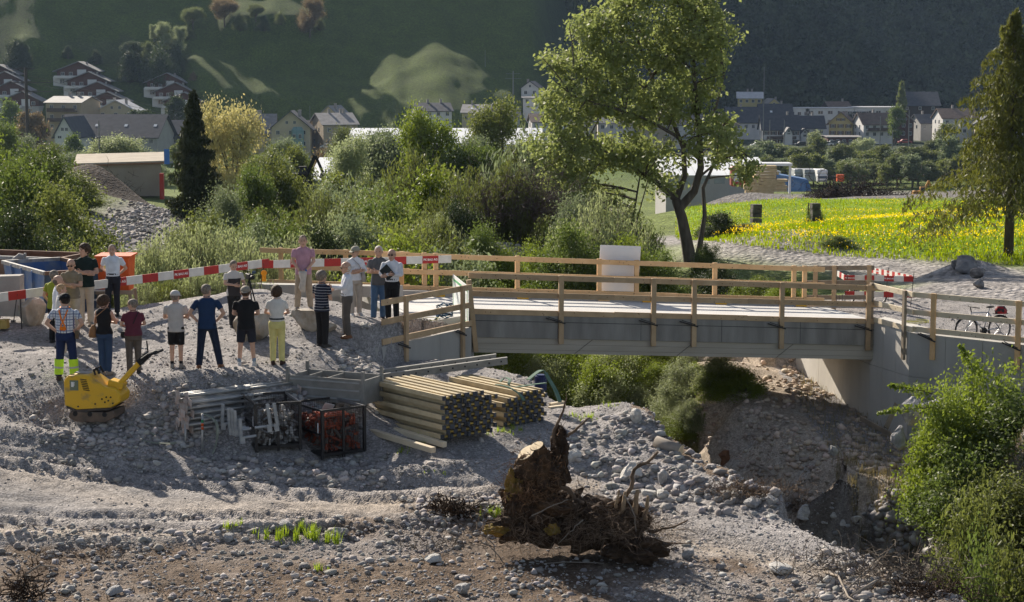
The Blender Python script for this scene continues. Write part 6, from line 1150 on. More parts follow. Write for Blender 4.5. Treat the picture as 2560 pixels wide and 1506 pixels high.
for k, (x0, y0, x1, y1) in enumerate(((1200,1350,1270,1430),(1215,1345,1240,1400),(1300,1415,1510,1410),(1455,1300,1395,1360),(1330,1290,1420,1250),(1560,1240,1590,1330))): rootpath([sp(x0,y0,-.55), sp((x0+x1)/2+8,(y0+y1)/2-6,-.6), sp(x1,y1,-.6)], .012, .006, 'twig', mat('twig_grey', (.22,.19,.16), .9))
def brush(px, py, w_px, label, n=160, m=TWIG, seed=3, r0=.006, L_=.35, hz=.1):
    v = G(px, py); s = FPX/v.y; return tangle('brushwood', label, (v.x, v.y, v.z), n, w_px/s/2.4, w_px/s/4, hz, m, r0, L_, None, seed)
brush(1150,1290,90,'dark clump of roots and soil left of the stump',300,SOILM,6,.012,.3); brush(1110,1278,40,'dark lump of roots on the road edge',160,SOILM,7,.012,.25); brush(2200,1440,260,'brush and roots heap at the lower right',420,TWIG,8,.008,.6,.14); blades('fallen_leaves', *sample(1, 0, 1, 0, 1)[:2], np.zeros(0), np.zeros(0), TUFT, 'x') if False else None; brush(2330,1490,160,'dark roots at the bottom right',260,SOILM,9,.009,.5); brush(60,1500,70,'dark root clump at the bottom left corner',180,SOILM,10,.01,.4,.2); brush(200,1395,260,'fine roots in the brown soil at left',260,ROOT,11,.005,.4,.03); brush(1100,1370,160,'thin dead twigs in the soil left of the stump',120,TWIG,12,.006,.5,.05); brush(950,1470,500,'twigs strewn over the foreground soil',220,TWIG,13,.005,.35,.02); brush(400,1480,420,'twigs strewn over the lower left soil',220,TWIG,14,.005,.35,.02); brush(1700,1480,500,'twigs strewn over the lower middle soil',260,TWIG,15,.005,.35,.02); brush(1880,1230,160,'roots and dark soil on the gully rim',420,ROOT,16,.006,.4,.05); brush(2000,1280,60,'roots hanging at the rim beside the last boulder',160,ROOT,17,.006,.4,.1)
for (pts, r0, lab) in (([(2060,1440),(2095,1465),(2120,1500),(2140,1530)],.022,'short dead branch left of the root heap'),([(2130,1500),(2190,1478),(2250,1470),(2280,1450),(2310,1418)],.03,'long bent dead branch at the lower right'),([(2100,1500),(2200,1420),(2240,1440)],.015,'thin forked branch in the brush'),([(60,1448),(100,1440),(140,1430)],.02,'short stick on the soil at the bottom left'),([(1680,1335),(1720,1345),(1745,1345)],.012,'thin root lying right of the stump'),([(1870,1165),(1920,1195),(1960,1225)],.012,'long pale twig on the gully rim')):
    a = [G(*p)+Vector((0,0,.05+.1*(i % 2))) for i, p in enumerate(pts)]; b = MB(); b.tube(a, [r0*(1-.15*i) for i in range(len(a))], 7); tag(b.build('dead_branch', mat('dead_wood', (.24,.20,.16), .9, (.34,.29,.24), scale=6), None, True), lab, 'branch')
a, c = G(1640, 1118)+Vector((0,0,.1)), G(1702, 1140)+Vector((0,0,.1)); t2 = thing('cut_log', 'short pale log with sawn end lying on the rubble', 'log', a); b = MB(); b.tube([a, c], .12, 12); b.build('bark', mat('log_bark', (.30,.27,.24), .9, (.22,.19,.16), scale=5), t2, True, world=True); b = MB(); d = (c-a).normalized(); b.tube([c, c+d*.006], .115, 16); b.build('sawn_end', CUT, t2, world=True)
v = G(1812, 1160); t2 = thing('rotten_stump', 'small reddish rotten stump on the gully rim', 'stump', v); b = MB(); b.rings([(0,0,-.1,.13,.12),(.02,0,.1,.12,.1),(-.03,0,.22,.15,.12),(.03,0,.34,.08,.07)], 9); b.build('wood', mat('rotten_wood', (.22,.10,.05), .95, (.12,.06,.035), scale=9, bump=.8, bscale=20), t2)
tangle('twig_mound', 'purple brown mound of brushwood below the feathery willow', tuple(P(1300,545,80)), 1500, 1.1, .9, .75, TWIGP, .012, 1.4, None, 21, .5)
tangle('twig_mound', 'dark heap of uprooted roots in front of the corrugated shed', tuple(P(255,500,150)), 700, .9, .8, .7, mat('root_dark2', (.05,.035,.03), .95), .02, 1.4, None, 22, .6)
for (px, py, Y, sx, sz, lab, sd) in ((2075,520,178,1.1,1.0,'dark heap of roots left, at the edge of the meadow',23),(2155,508,182,2.6,1.1,'wide dark heap of roots right, at the edge of the meadow',24)):
    v = atY(px, Y); v.z = P(px, py, Y).z-.3; b = lump; tangle('root_heap', lab, tuple(v), 1300, sx, .9, sz, MATS['root_dark2'], .03, 1.7, None, sd, .5)
# ============================================================ village, halls, vehicles
def plaster(nm, c): return mat(nm, c, .85, tuple(x*.9 for x in c), scale=.5)
WC = dict(cream=plaster('wall_cream', (.50,.43,.30)), yellow=plaster('wall_yellow', (.52,.43,.20)), white=plaster('wall_white', (.62,.61,.60)), grey=plaster('wall_grey', (.36,.35,.34)), pink=plaster('wall_pink', (.46,.34,.26)), brown=plaster('wall_brown', (.10,.045,.035)), dark=plaster('wall_darkwood', (.055,.035,.028)), tan=plaster('wall_tan', (.38,.31,.22)))
RC = dict(slate=mat('roof_slate', (.045,.048,.06), .7, (.07,.07,.085), scale=.8), brown=mat('roof_brown', (.12,.085,.07), .8, (.17,.12,.10), scale=.8), pale=mat('roof_pale', (.42,.42,.44), .5, (.52,.52,.54), scale=.6), grey=mat('roof_grey', (.20,.19,.19), .7, (.27,.26,.26), scale=.6), metal=mat('roof_metal', (.62,.64,.66), .45, (.72,.73,.74), scale=.3))
GLASS = mat('window_glass', (.03,.04,.055), .12, spec=.8); FRM = mat('window_frame', (.55,.54,.52), .6); SHUT = mat('shutter_brown', (.10,.05,.035), .7); TRIM = mat('fascia', (.30,.27,.25), .7); RAILM = mat('balcony_rail', (.09,.06,.05), .7); CARP = {}
wm = MB(); wm.box((0,0,0), (1,.06,1)); WINM = wm.me('window', [GLASS]); wm = MB()
for s_ in (-.5, .5): wm.box((s_,-.02,0), (.09,.06,1.09)); wm.box((0,-.02,s_), (1.09,.06,.09))
wm.box((0,-.03,0), (.06,.05,1)); WFR = wm.me('frame', [FRM]); wm = MB()
for s_ in (-.78, .78): wm.box((s_,-.02,0), (.46,.05,1.05))
SHM = wm.me('shutter', [SHUT])
def window(t, x, y, z, w_, h, rz=0., shut=False):
    o = put('window', WINM, t, (x, y, z), (0, 0, rz), (w_, 1, h)); put('frame', WFR, o)
    if shut: put('shutter', SHM, o)
def house(px, py, Y, wpx, hpx, rpx, dp, yaw, wc, rc, label, gable=True, rows=2, cols=3, shut=False, ov=.6, chim=1, balc=None, skyl=0, winw=1.1, name='house', zfix=None, base=3.):
    """px,py: photo position of the foot of the front wall's middle; gable: gable end faces the camera"""
    v = P(px, py, Y); base = max(base, v.z-gz(v.x, v.y)+1.5); s = FPX/Y; w_, h, rh = wpx/s, hpx/s, rpx/s; t = thing(name, label, 'house' if name == 'house' else 'building', v, yaw); b = MB(); b.box((0, dp/2, h/2-base/2), (w_, dp, h+base))
    if gable: b.prism([(-w_/2,0,h),(w_/2,0,h),(0,0,h+rh)], (0,.0,0), (0,dp,0))
    else: b.prism([(-w_/2,0,h),(-w_/2,dp,h),(-w_/2,dp/2,h+rh)], (0,0,0), (w_,0,0))
    b.build('wall', WC[wc], t); rt = .22
    def roofp(a, q, nm='roof'):
        b = MB(); a0, a1 = Vector(a[0]), Vector(a[1]); q0, q1 = Vector(q[0]), Vector(q[1]); n = (a1-a0).cross(q0-a0).normalized(); n = n if n.z > 0 else -n; b.prism([a0, a1, q1, q0], (0,0,0), n*rt); return b.build(nm, RC[rc], t)
    if gable:
        k = ov*rh/(w_/2)
        for s_ in (-1, 1): r_ = roofp(((s_*(w_/2+ov),-ov,h-k),(s_*(w_/2+ov),dp+ov,h-k)), ((0,-ov,h+rh),(0,dp+ov,h+rh)))
    else:
        k = ov*rh/(dp/2)
        for s_ in (0, 1): y = -ov if s_ == 0 else dp+ov; r_ = roofp(((-w_/2-ov,y,h-k),(w_/2+ov,y,h-k)), ((-w_/2-ov,dp/2,h+rh),(w_/2+ov,dp/2,h+rh)))
    for i in range(chim):
        b = MB(); cx = (random.uniform(-.3,.3)*w_) if not gable else random.choice((-1,1))*w_*.2; cy = dp*.5 if not gable else dp*(.3+.4*i); zz = h+rh*(.75 if gable else .95); b.box((cx, cy, zz+.4), (.7,.7,2.0)); b.box((cx, cy, zz+1.45), (.85,.85,.15)); b.build('chimney', TRIM, t)
    wh = min(1.25, h/rows*.55); 
    for r_ in range(rows):
        for c_2 in range(cols): window(t, (c_2+.5-cols/2)*w_/cols, -.03, h/rows*(r_+.55), min(winw, w_/cols*.5), wh, 0, shut)
    if gable and rh > 1.6:
        for x in ((0,) if rh < 3 else (-w_*.1, w_*.1)): window(t, x, -.03, h+rh*.32, .8, .9, 0, shut)
    for r_ in range(rows): window(t, -w_/2-.03, dp*.35, h/rows*(r_+.55), 1.0, wh, math.pi/2); window(t, -w_/2-.03, dp*.7, h/rows*(r_+.55), 1.0, wh, math.pi/2)
    if balc:
        for z in balc: b = MB(); b.box((0,-.9,z), (w_*.8,1.8,.18)); b.box((0,-1.75,z+.55), (w_*.8,.08,.95)); b.build('balcony', WC['white'] if wc == 'brown' else RAILM, t)
    for i in range(skyl): b = MB(); f = .45; y0 = dp/2*f; zz = h+rh*f+.25; b.box(((i-.5)*w_*.3, y0, zz), (.9,1.1,.1), rot=(math.atan2(rh, dp/2),0,0)); b.build('skylight', MATS['white_panel'], t)
    return t
# terraced hillside houses: stepped gables, brown wood over white balconies
def terrace(tiers, wpx, Y0, labels, rr=22):
    for i, (px, py) in enumerate(tiers):
        v = G(px, py+rr+24, 600, 1200); Y = v.y-3; s = FPX/Y; v = P(px, py+rr+12, Y); w_ = wpx/s; t = thing('terrace_house', labels[i], 'house', v, .0); rh = rr/s; hh = 14/s
        b = MB(); b.box((0,4,hh/2-.0), (w_*.86,8,hh)); b.prism([(-w_*.43,0,hh),(w_*.43,0,hh),(w_*.05,0,hh+rh)], (0,0,0), (0,8,0)); b.build('upper_wall', WC['brown'], t)
        b = MB(); b.box((w_*.12,-.08,hh*.62), (w_*.2,.1,hh*1.25)); b.build('white_bay', WC['white'], t); b = MB(); b.box((-w_*.02,3.4,-3), (w_*.96,9,6)); b.build('lower_wall', WC['white'] if i < 3 else WC['grey'], t); b = MB(); b.box((-w_*.2,-2.0,-.1), (w_*.5,2.6,.9)); b.build('balcony', WC['white'], t)
        for s_ in (-1, 1):
            e = s_*w_*.52; b = MB(); a0 = Vector((e if s_ < 0 else e, -.9, hh-.35)); b.prism([a0, Vector((w_*.05,-.9,hh+rh)), Vector((w_*.05,9,hh+rh)), Vector((a0.x,9,a0.z))], (0,0,0), (0,0,.25)); b.build('roof', RC['grey'], t)
        for x in (-.3,-.12,.3): window(t, x*w_, -.05, hh*.5, 1.2, 1.1)
        for x in (-.3,-.1,.2): window(t, x*w_, -1.15, -1.6, 1.6, 1.5)
        b = MB(); b.box((w_*.2,3,hh+rh*.8), (.6,.6,1.3)); b.build('chimney', TRIM, t)
N4 = ['topmost','second','third','lowest']
terrace([(191,158),(217,183),(239,208),(264,233)], 112, 668, [f'{n} brown and white terraced house of the large left group' for n in N4])
terrace([(413,186),(434,210),(456,234)], 104, 655, [f'{n} brown and white terraced house of the middle group' for n in ('topmost','middle','lowest')])
terrace([(-8,165),(8,182),(24,206),(52,232)], 104, 662, [f'{n} brown and white terraced house at the left edge' for n in N4])
H = house
H(160,330,590,96,72,14,13,-.25,'tan','grey','tan block with balconies and low pale roof at the left',gable=False,rows=3,cols=3,balc=(3.2,6.2),chim=2)
H(290,300,600,100,22,26,10,-.1,'cream','pale','house with bright pale roof behind the long dark roof',gable=True,rows=1,cols=3,chim=2)
H(270,402,545,252,62,50,17,-.12,'grey','slate','very long white building with big dark slate roof in front of the left houses',gable=False,rows=2,cols=9,chim=0,skyl=3,ov=1.)
H(162,350,532,52,12,44,15,-.12,'white','slate','white gable end at the left of the long dark roof',gable=True,rows=1,cols=2,chim=0)
H(418,402,560,70,58,40,14,-.1,'pink','slate','pink brown wing at the right end of the long dark roof',gable=False,rows=3,cols=3,chim=0)
H(728,402,585,96,82,40,14,.05,'cream','slate','tall cream apartment house with steep gable right of the golden tree',gable=True,rows=3,cols=3,chim=2,ov=1.1)
H(640,398,600,92,66,44,12,.05,'cream','grey','cream house wing with grey roof half behind the golden tree',gable=False,rows=3,cols=3,chim=2)
g = P(745,402,583.5); t = thing('bay_window', 'turquoise glazed bay on the gable of the cream apartment house', 'bay window', g); b = MB(); b.rings([(0,0,2,1.9,1.2),(0,0,2.4,1.9,1.2),(0,0,9.2,1.9,1.2),(0,0,10.2,1.2,.8)], 8); b.build('wall', mat('bay_turquoise', (.16,.26,.27), .5), t)
for z in (4.2, 7.4):
    for x in (-.9, .9): window(t, x, -1.25, z, .8, 1.3)
H(775,372,600,50,48,20,10,.1,'dark','slate','dark timber house right of the cream apartment house',gable=False,rows=2,cols=3,chim=0)
H(852,372,590,88,60,26,16,.35,'tan','grey','house with broad grey roof and dark chimneys above the halls',gable=False,rows=2,cols=3,chim=3)
H(822,312,640,44,26,20,10,-.3,'cream','grey','small pale house with grey gable roof behind the broad grey roof',gable=True,rows=1,cols=2,chim=1)
H(1085,312,640,90,34,18,12,.2,'white','slate','house roof showing above the bright green tree',gable=False,rows=2,cols=4,chim=2)
H(1188,312,640,66,30,18,12,-.1,'cream','grey','house with grey roof and skylights right of the bright tree',gable=False,rows=1,cols=3,skyl=2)
H(1325,245,700,44,24,16,9,-.2,'white','slate','small white house on the slope left of the big tree',gable=True,rows=1,cols=2)
H(1338,262,690,60,16,2,9,0,'white','grey','flat white house below the small one left of the big tree',gable=False,rows=1,cols=3,chim=0)
H(1270,330,620,60,36,20,11,.1,'grey','slate','dark roofed house behind the olive tree',gable=False,rows=2,cols=3)
H(1370,345,640,80,40,18,11,.1,'white','brown','brown roofed house behind the left of the big tree',gable=False,rows=2,cols=4)
H(1450,350,640,76,42,22,11,-.1,'cream','slate','cream house seen through the crown of the big tree',gable=True,rows=2,cols=3)
H(1540,352,650,90,44,20,11,.1,'white','grey','white house seen through the middle of the big tree',gable=False,rows=2,cols=4)
H(1640,352,640,86,42,22,11,-.15,'tan','brown','tan house seen through the big tree',gable=True,rows=2,cols=3)
H(1722,356,650,80,44,22,11,.1,'white','slate','white house right of the big trunk',gable=False,rows=2,cols=4)
H(1800,360,650,86,48,24,11,-.1,'cream','brown','cream house with red windows right of the big tree',gable=True,rows=3,cols=3)
H(1875,262,800,60,16,14,12,-.1,'yellow','pale','yellow house with pale hipped roof, uppermost left of the village',gable=False,rows=1,cols=4,chim=2)
H(1935,280,790,44,14,18,12,.1,'yellow','grey','yellow gable behind the large slate roofs',gable=True,rows=1,cols=2)
H(1865,330,730,90,24,36,14,.0,'white','slate','large slate roof at the left of the right hand village',gable=False,rows=1,cols=5)
H(1942,312,740,80,14,36,13,-.0,'white','slate','second large slate roof behind the white gabled house',gable=False,rows=1,cols=4,skyl=1)
H(1952,366,690,92,42,34,11,.0,'white','slate','white house with slate roof and dormer near the tracks',gable=False,rows=2,cols=5,balc=(2.6,),shut=True)
H(1972,338,684,18,6,12,5,0,'white','slate','small white dormer gable on the slate roof',gable=True,rows=1,cols=1,chim=0)
H(2028,362,700,66,42,28,11,.0,'white','slate','white house with slate roof left of the yellow house',gable=False,rows=2,cols=4,balc=(2.6,))
H(2012,345,694,20,10,12,5,0,'white','slate','white gable dormer left of the yellow house',gable=True,rows=1,cols=1,chim=0)
H(2101,342,700,58,34,26,12,-.25,'yellow','brown','yellow house with dark shutters in the right hand village',gable=True,rows=2,cols=3,shut=True,ov=1.2)
H(2110,366,680,80,22,2,14,0,'brown','grey','long low shed below the yellow house',gable=False,rows=1,cols=5,chim=0)
for (px, py, wd, hp_, lab) in ((1998,300,50,28,'white flat roofed house, leftmost of the modern ones'),(2075,316,122,44,'long white flat roofed apartment house in the village'),(2195,322,120,52,'white flat roofed apartment house with deep balconies'),(2135,340,66,60,'pale flat roofed block right of the yellow house')):
    H(px,py,745,wd,hp_,1.2,13,0,'white','pale',lab,gable=False,rows=max(1,hp_//18),cols=max(3,wd//22),chim=0,winw=2.2,ov=.3)
H(2105,290,790,56,12,22,13,.2,'dark','brown','brown roofed farmhouse above the flat roofed houses',gable=False,rows=1,cols=3)
H(2195,345,690,76,34,26,12,.15,'white','brown','white house with brown roof behind the round tree',gable=False,rows=2,cols=4,balc=(2.6,))
H(2258,345,700,50,40,22,12,-.2,'brown','brown','brown timber gabled house right of the round tree',gable=True,rows=2,cols=3)
H(2300,280,800,96,16,32,18,-.05,'dark','slate','large dark barn at the edge of the forest',gable=False,rows=1,cols=3,chim=0)
H(2330,330,720,60,22,20,11,.2,'grey','slate','house with slate roof left of the right spruce',gable=False,rows=1,cols=3)
H(2400,340,700,90,44,22,12,.1,'white','brown','house partly behind the right spruce',gable=False,rows=2,cols=4)
H(2478,350,690,80,40,22,12,-.1,'cream','slate','cream house right behind the spruce crown',gable=True,rows=2,cols=3)
H(2545,372,640,90,54,4,14,0,'white','grey','white building with flat roof at the right edge',gable=False,rows=2,cols=4,chim=0)
# halls with white and glass roofs
def hall(px0, px1, pye, pyr, pyb, Y, dp, label, rc='metal', wc='white'):
    s = FPX/Y; v = P((px0+px1)/2, pyb, Y); w_ = (px1-px0)/s; h = (pyb-pye)/s; t = thing('hall', label, 'building', v); bs = max(2, v.z-gz(v.x, v.y)+1.5); b = MB(); b.box((0,dp/2,h/2-bs/2), (w_,dp,h+bs)); b.build('wall', WC[wc], t); n = max(4, int(w_/2.2)); rh = (P(0,pyr,Y+dp*.8).z-P(0,pye,Y).z)
    for k in range(n):
        x0, x1 = -w_/2+w_*k/n, -w_/2+w_*(k+1)/n-.12; b = MB(); b.prism([(x0,-.5,h),(x1,-.5,h),(x1,dp*.8,h+rh),(x0,dp*.8,h+rh)], (0,0,.0), (0,0,.12)); b.build('roof_panel', RC[rc], t)
    b = MB(); b.prism([(-w_/2,-.4,h-.02),(-w_/2,dp*.8,h+rh-.02),(-w_/2,dp,h)], (0,0,0), (w_-.12,0,0)); b.build('roof_core', RC[rc], t)
    for k in range(n): 
        b = MB(); b.box((-w_/2+w_*(k+.5)/n,-.05,h*.45), (w_/n*.7,.08,h*.55)); b.build('window', mat('hall_glass', (.25,.28,.28), .25), t)
    return t
hall(1665,1932,440,395,464,300,22,'low hall with bright white roof seen right of the big tree',wc='grey')
hall(862,1360,362,322,392,430,26,'large hall with ribbed pale roof behind the thicket trees'); hall(770,1300,452,396,490,260,20,'pale glass roofed hall low behind the thicket',wc='grey'); hall(1130,1380,420,392,450,330,16,'white hall roof between the thicket and the big tree')
# corrugated shed
v = P(300, 492, 240); t = thing('corrugated_shed', 'beige corrugated shed with low pitched roof on the left', 'shed', v, .18); b = MB(); s = FPX/240; W_ = 205/s; DP = 9
b.box((0,DP/2,2.0), (W_,DP,4.0)); b.build('wall', mat('shed_beige', (.38,.33,.26), .8, (.33,.28,.22), scale=.4), t)
for k in range(46): b = MB(); b.box((-W_/2+W_*(k+.5)/46,-.04,2.0), (.10,.07,3.9)); o_ = b.build('corrugation', MATS['shed_beige'], t)
b = MB(); b.prism([(-W_/2-.4,-.5,4.0),(W_/2+.4,-.5,4.25),(W_/2+.4,DP+.4,4.9),(-W_/2-.4,DP+.4,4.7)], (0,0,0), (0,0,.22)); b.build('roof', mat('shed_roof', (.33,.28,.22), .9, (.40,.35,.28), scale=.6), t); b = MB(); b.box((0,-.52,4.05), (W_+.8,.06,.22), rot=(0,-.025,0)); b.build('fascia', mat('fascia_brown', (.22,.12,.06), .8), t)
v = P(212, 492, 205); t = thing('dumpster', 'blue skip in front of the corrugated shed', 'container', v, .1); b = MB(); b.add([(-1.3,-.9,0),(1.3,-.9,0),(1.3,.9,0),(-1.3,.9,0),(-1.1,-.7,1.5),(1.4,-.7,1.5),(1.4,.7,1.5),(-1.1,.7,1.5)], [(0,3,2,1),(4,5,6,7),(0,1,5,4),(1,2,6,5),(2,3,7,6),(3,0,4,7)]); b.build('body', mat('dumpster_blue', (.03,.12,.36), .5), t); b = MB(); b.box((.1,0,1.53), (2.6,1.5,.1)); b.build('lid', BLUED, t)
b = MB(); v = P(405, 470, 236); b.box((v.x,v.y,v.z+.2), (.5,.5,3.2)); tag(b.build('red_post', mat('red_paint', (.4,.03,.02), .5)), 'narrow red box at the right corner of the corrugated shed', 'post')
b = MB(); v = P(417, 392, 330); b.box((v.x,v.y,v.z), (.9,.1,2.6)); tag(b.build('blue_banner', mat('banner_blue', (.03,.13,.45), .5)), 'blue upright banner left of the dark spruce', 'banner')
# roads of the valley floor
def strip(name, pts, w_, col, label, lift=.12):
    V = []; Fc = []; S_ = []
    for i in range(len(pts)-1):
        for f in np.linspace(0, 1, 14)[:-1]: S_.append(pts[i].lerp(pts[i+1], f))
    S_.append(pts[-1])
    for i, p in enumerate(S_): V += [(p.x, p.y-w_/2, gz(p.x, p.y-w_/2)+lift), (p.x, p.y+w_/2, gz(p.x, p.y+w_/2)+lift)]
    for i in range(len(S_)-1): Fc.append((2*i, 2*i+2, 2*i+3, 2*i+1))
    o = put(name, npmesh(name, V, Fc, col)); o['kind'] = 'structure'; return o
ASPH = mat('asphalt', (.20,.20,.21), .9, (.26,.26,.27), scale=.3)
strip('road', [atY(100, 300), atY(450, 290)], 16, ASPH, 'x'); strip('road', [atY(90, 225), atY(230, 222)], 22, ASPH, 'x'); strip('road', [atY(1700, 560), atY(2650, 540)], 26, ASPH, 'x'); strip('road', [atY(560, 470), atY(860, 440)], 8, ASPH, 'x')
# catenary and power poles
PM = mat('pole_metal', (.16,.17,.17), .6); PW = mat('pole_wood', (.06,.055,.05), .8)
def pole(px, y0, y1, Y, label, m=PM, r=.18, arms=(), name='pole', tap=.6):
    if name == 'pole' and Y > 750: Y = G(px, y1, 600, 1200).y
    a = P(px, y1, Y); h = P(px, y0, Y).z-a.z; t = thing(name, label, 'pole', a); b = MB(); b.tube([(0,0,-max(1, a.z-gz(a.x, a.y)+1)),(0,0,h)], [r, r*tap], 8); b.build('mast', m, t)
    for (f, l0, l1) in arms: b = MB(); b.bar((l0,0,h*f), (l1,0,h*f), .12,.12); b.build('arm', m, t)
    return t
pole(71,170,398,330,'tall dark power pole with three cross arms at the left',PW,.34,((.99,-2.2,1.6),(.84,-2.6,4.3),(.74,-2.,4.5)),'power_pole',.8)
pole(249,303,400,260,'slim grey lamp mast left of the pale tree',PM,.14); pole(1213,125,168,780,'thin mast on the lit slope',PM,.12); pole(1283,178,245,700,'mountain pylon with two cross arms',PM,.3,((.9,-2.6,2.6),(.72,-3,3)),'pylon'); pole(1908,168,340,600,'very tall thin mast above the village left of the white houses',PM,.16); pole(775,265,300,600,'flag pole right of the cream apartment house',PM,.1)
for i, (px, y0, y1, lab) in enumerate(((1924,300,362,'leftmost railway catenary mast'),(1960,300,372,'second railway catenary mast from the left'),(2016,330,372,'short railway mast in front of the white houses'),(2200,290,355,'railway mast left of the round tree'),(2271,275,368,'tall railway mast right of the round tree'),(2231,325,350,'street lamp by the round tree'))): pole(px,y0,y1,560,lab,PM,.17,((.75,-3.5,.2),) if i in (3,4) else ((.98,.0,1.4),) if i == 5 else (),'catenary_mast')
b = MB()
for (x0, y0, Y0_, x1, y1, Y1_) in ((40,176,330,-200,150,300),(99,200,330,-200,190,300),(71,205,330,700,330,600),(72,190,330,700,318,600)): b.tube([P(x0,y0,Y0_), (P(x0,y0,Y0_)+P(x1,y1,Y1_))/2-Vector((0,0,1.5)), P(x1,y1,Y1_)], .03, 4)
o = b.build('power_line', PW); tag(o, 'thin power lines running from the dark pole at the left', 'wire')
# vehicles far off
def camper(px, py, Y, m, label, w_=2.3, h=3.0, cover=False, yaw=.0):
    t = thing('motorhome', label, 'motorhome', P(px, py, Y), yaw); b = MB(); b.prism([(-w_/2,0,.35),(-w_/2,0,h*.62),(-w_/2,.5,h*.66),(-w_/2,.1,h*.8),(-w_/2,.3,h),(-w_/2,6.5,h),(-w_/2,6.5,.35)], (0,0,0), (w_,0,0)); b.build('body', m, t, bevel=.08)
    if not cover:
        b = MB(); b.box((0,.02,h*.47), (w_*.8,.16,h*.22), rot=(-.25,0,0)); b.build('windscreen', GLASS, t); b = MB(); b.box((0,-.06,.55), (w_*.95,.15,.3)); b.build('bumper', mat('bumper_grey', (.2,.2,.21), .5), t)
        for s_ in (-1, 1): b = MB(); b.box((s_*w_*.38,-.08,.95), (.3,.1,.2)); b.build('headlight', MATS['white_panel'], t); b = MB(); b.tube([(s_*w_*.42-.12,.9,.35),(s_*w_*.42+.12,.9,.35)], .36, 14); b.build('wheel', BLACK, t)
        b = MB(); b.box((0,.35,h+.08), (w_*.5,.5,.15)); b.build('roof_hatch', MATS['white_panel'], t)
camper(1999,457,440,mat('van_silver', (.40,.42,.44), .4),'silver motorhome with dark windscreen, left of three'); camper(2026,458,436,mat('grey_cover', (.20,.22,.24), .8, (.26,.28,.30), scale=1),'motorhome under a grey cover, middle of three',cover=True,w_=2.6); camper(2056,459,432,mat('van_white', (.72,.72,.72), .4),'white motorhome with alcove, right of three'); camper(1940,452,450,MATS['van_white'],'small white caravan left of the motorhomes',h=2.2)
def car(px, py, Y, c, label, yaw=0.):
    t = thing('parked_car', label, 'car', P(px, py, Y), yaw); L_ = 4.2; b = MB(); b.prism([(x,-.85,z) for x, z in ((-2.1,.35),(-2.1,.75),(-1.4,.88),(-.8,1.4),(.7,1.42),(1.4,.92),(2.1,.8),(2.1,.35))], (0,0,0), (0,1.7,0)); b.build('body', mat('car_'+label.split()[0], c, .35, spec=.6), t, bevel=.05); b = MB(); b.prism([(x,-.87,z) for x, z in ((-1.15,.95),(-.72,1.33),(.62,1.34),(1.1,.95))], (0,0,0), (0,1.74,0)); b.build('window', GLASS, t)
    for x in (-1.3, 1.3): b = MB(); b.tube([(x,-.88,.33),(x,.88,.33)], .33, 14); b.build('wheel', BLACK, t)
for a in ((2005,366,575,(.02,.02,.025),'black car parked below the white houses'),(2066,366,570,(.5,.5,.52),'silver car parked beside the black one'),(2082,364,572,(.08,.1,.12),'dark car right of the silver one'),(2105,365,574,(.10,.10,.12),'graphite car in front of the low shed'),(1895,368,565,(.6,.6,.6),'white car at the left of the parking row'),(757,398,575,(.45,.46,.5),'pale car in front of the cream apartment house'),(2262,360,590,(.3,.05,.04),'red car by the tall railway mast'),(818,372,580,(.62,.62,.6),'ivory van between the houses in the middle')): car(*a)
# yard things
PK_ = mat('pallet_wood', (.50,.37,.20), .8, (.62,.48,.28), scale=1.5)
k = 0
for (px, py, n, w_, lab) in ((1880,475,4,1.6,'left'),(1912,478,8,2.4,'tallest'),(1935,480,4,3,'right front'),(1895,485,3,3,'left front'),(1925,470,6,1.6,'rear')):
    t = thing('lumber_stack', lab+' stack of sawn yellow boards in the yard', 'timber stack', P(px, py, 215), random.uniform(-.2,.2))
    for i in range(n): b = MB(); b.box((random.uniform(-.15,.15),0,.2+i*.36), (w_*random.uniform(.8,1.1),1.2,.28)); b.build('board_pack', PK_, t)
t = thing('canopy', 'small white flat roof on posts beside the blue tarpaulin', 'shelter', P(1925, 482, 225)); b = MB(); b.box((0,1,3.3), (5,3,.3)); b.build('roof', MATS['white_panel'], t)
for x in (-2.3, 2.3): b = MB(); b.box((x,0,1.5), (.25,.25,3.2)); b.build('post', MATS['white_panel'], t)
b = MB(); v = P(1975, 480, 228); b.add([(v.x-2.6,v.y,v.z),(v.x+2.6,v.y,v.z),(v.x+2.6,v.y+3,v.z),(v.x-2.6,v.y+3,v.z),(v.x-2.4,v.y+.5,v.z+2.2),(v.x+2.2,v.y+.5,v.z+1.4),(v.x+2.2,v.y+2.5,v.z+1.5),(v.x-2.4,v.y+2.5,v.z+2.3)], [(0,3,2,1),(4,5,6,7),(0,1,5,4),(1,2,6,5),(2,3,7,6),(3,0,4,7)]); tag(b.build('tarpaulin', mat('tarp_blue', (.05,.13,.30), .5, (.16,.26,.42), scale=1), bevel=.1), 'blue tarpaulin over a heap beside the lumber', 'tarpaulin')
for (px, c, lab) in ((1845,'car_red','red and white container behind the lumber'),(1870,'red_paint','dark red round container next to the red and white one')):
    t = thing('red_container', lab, 'container', P(px, 468, 240)); b = MB(); b.box((0,1,1.3), (1.7,2,2.5)); b.build('body', MATS.get(c, MATS['red_paint']), t, bevel=.15); b = MB(); b.box((0,-.02,1.3), (1.1,.05,1.2)); b.build('front_panel', MATS['white_panel'] if px == 1845 else MATS['red_paint'], t)
b = MB(); v = P(2100, 453, 425); b.box((v.x,v.y,v.z+.7), (1.5,1.5,1.5)); tag(b.build('orange_container', ORG), 'small orange container at the edge of the tree belt', 'container')
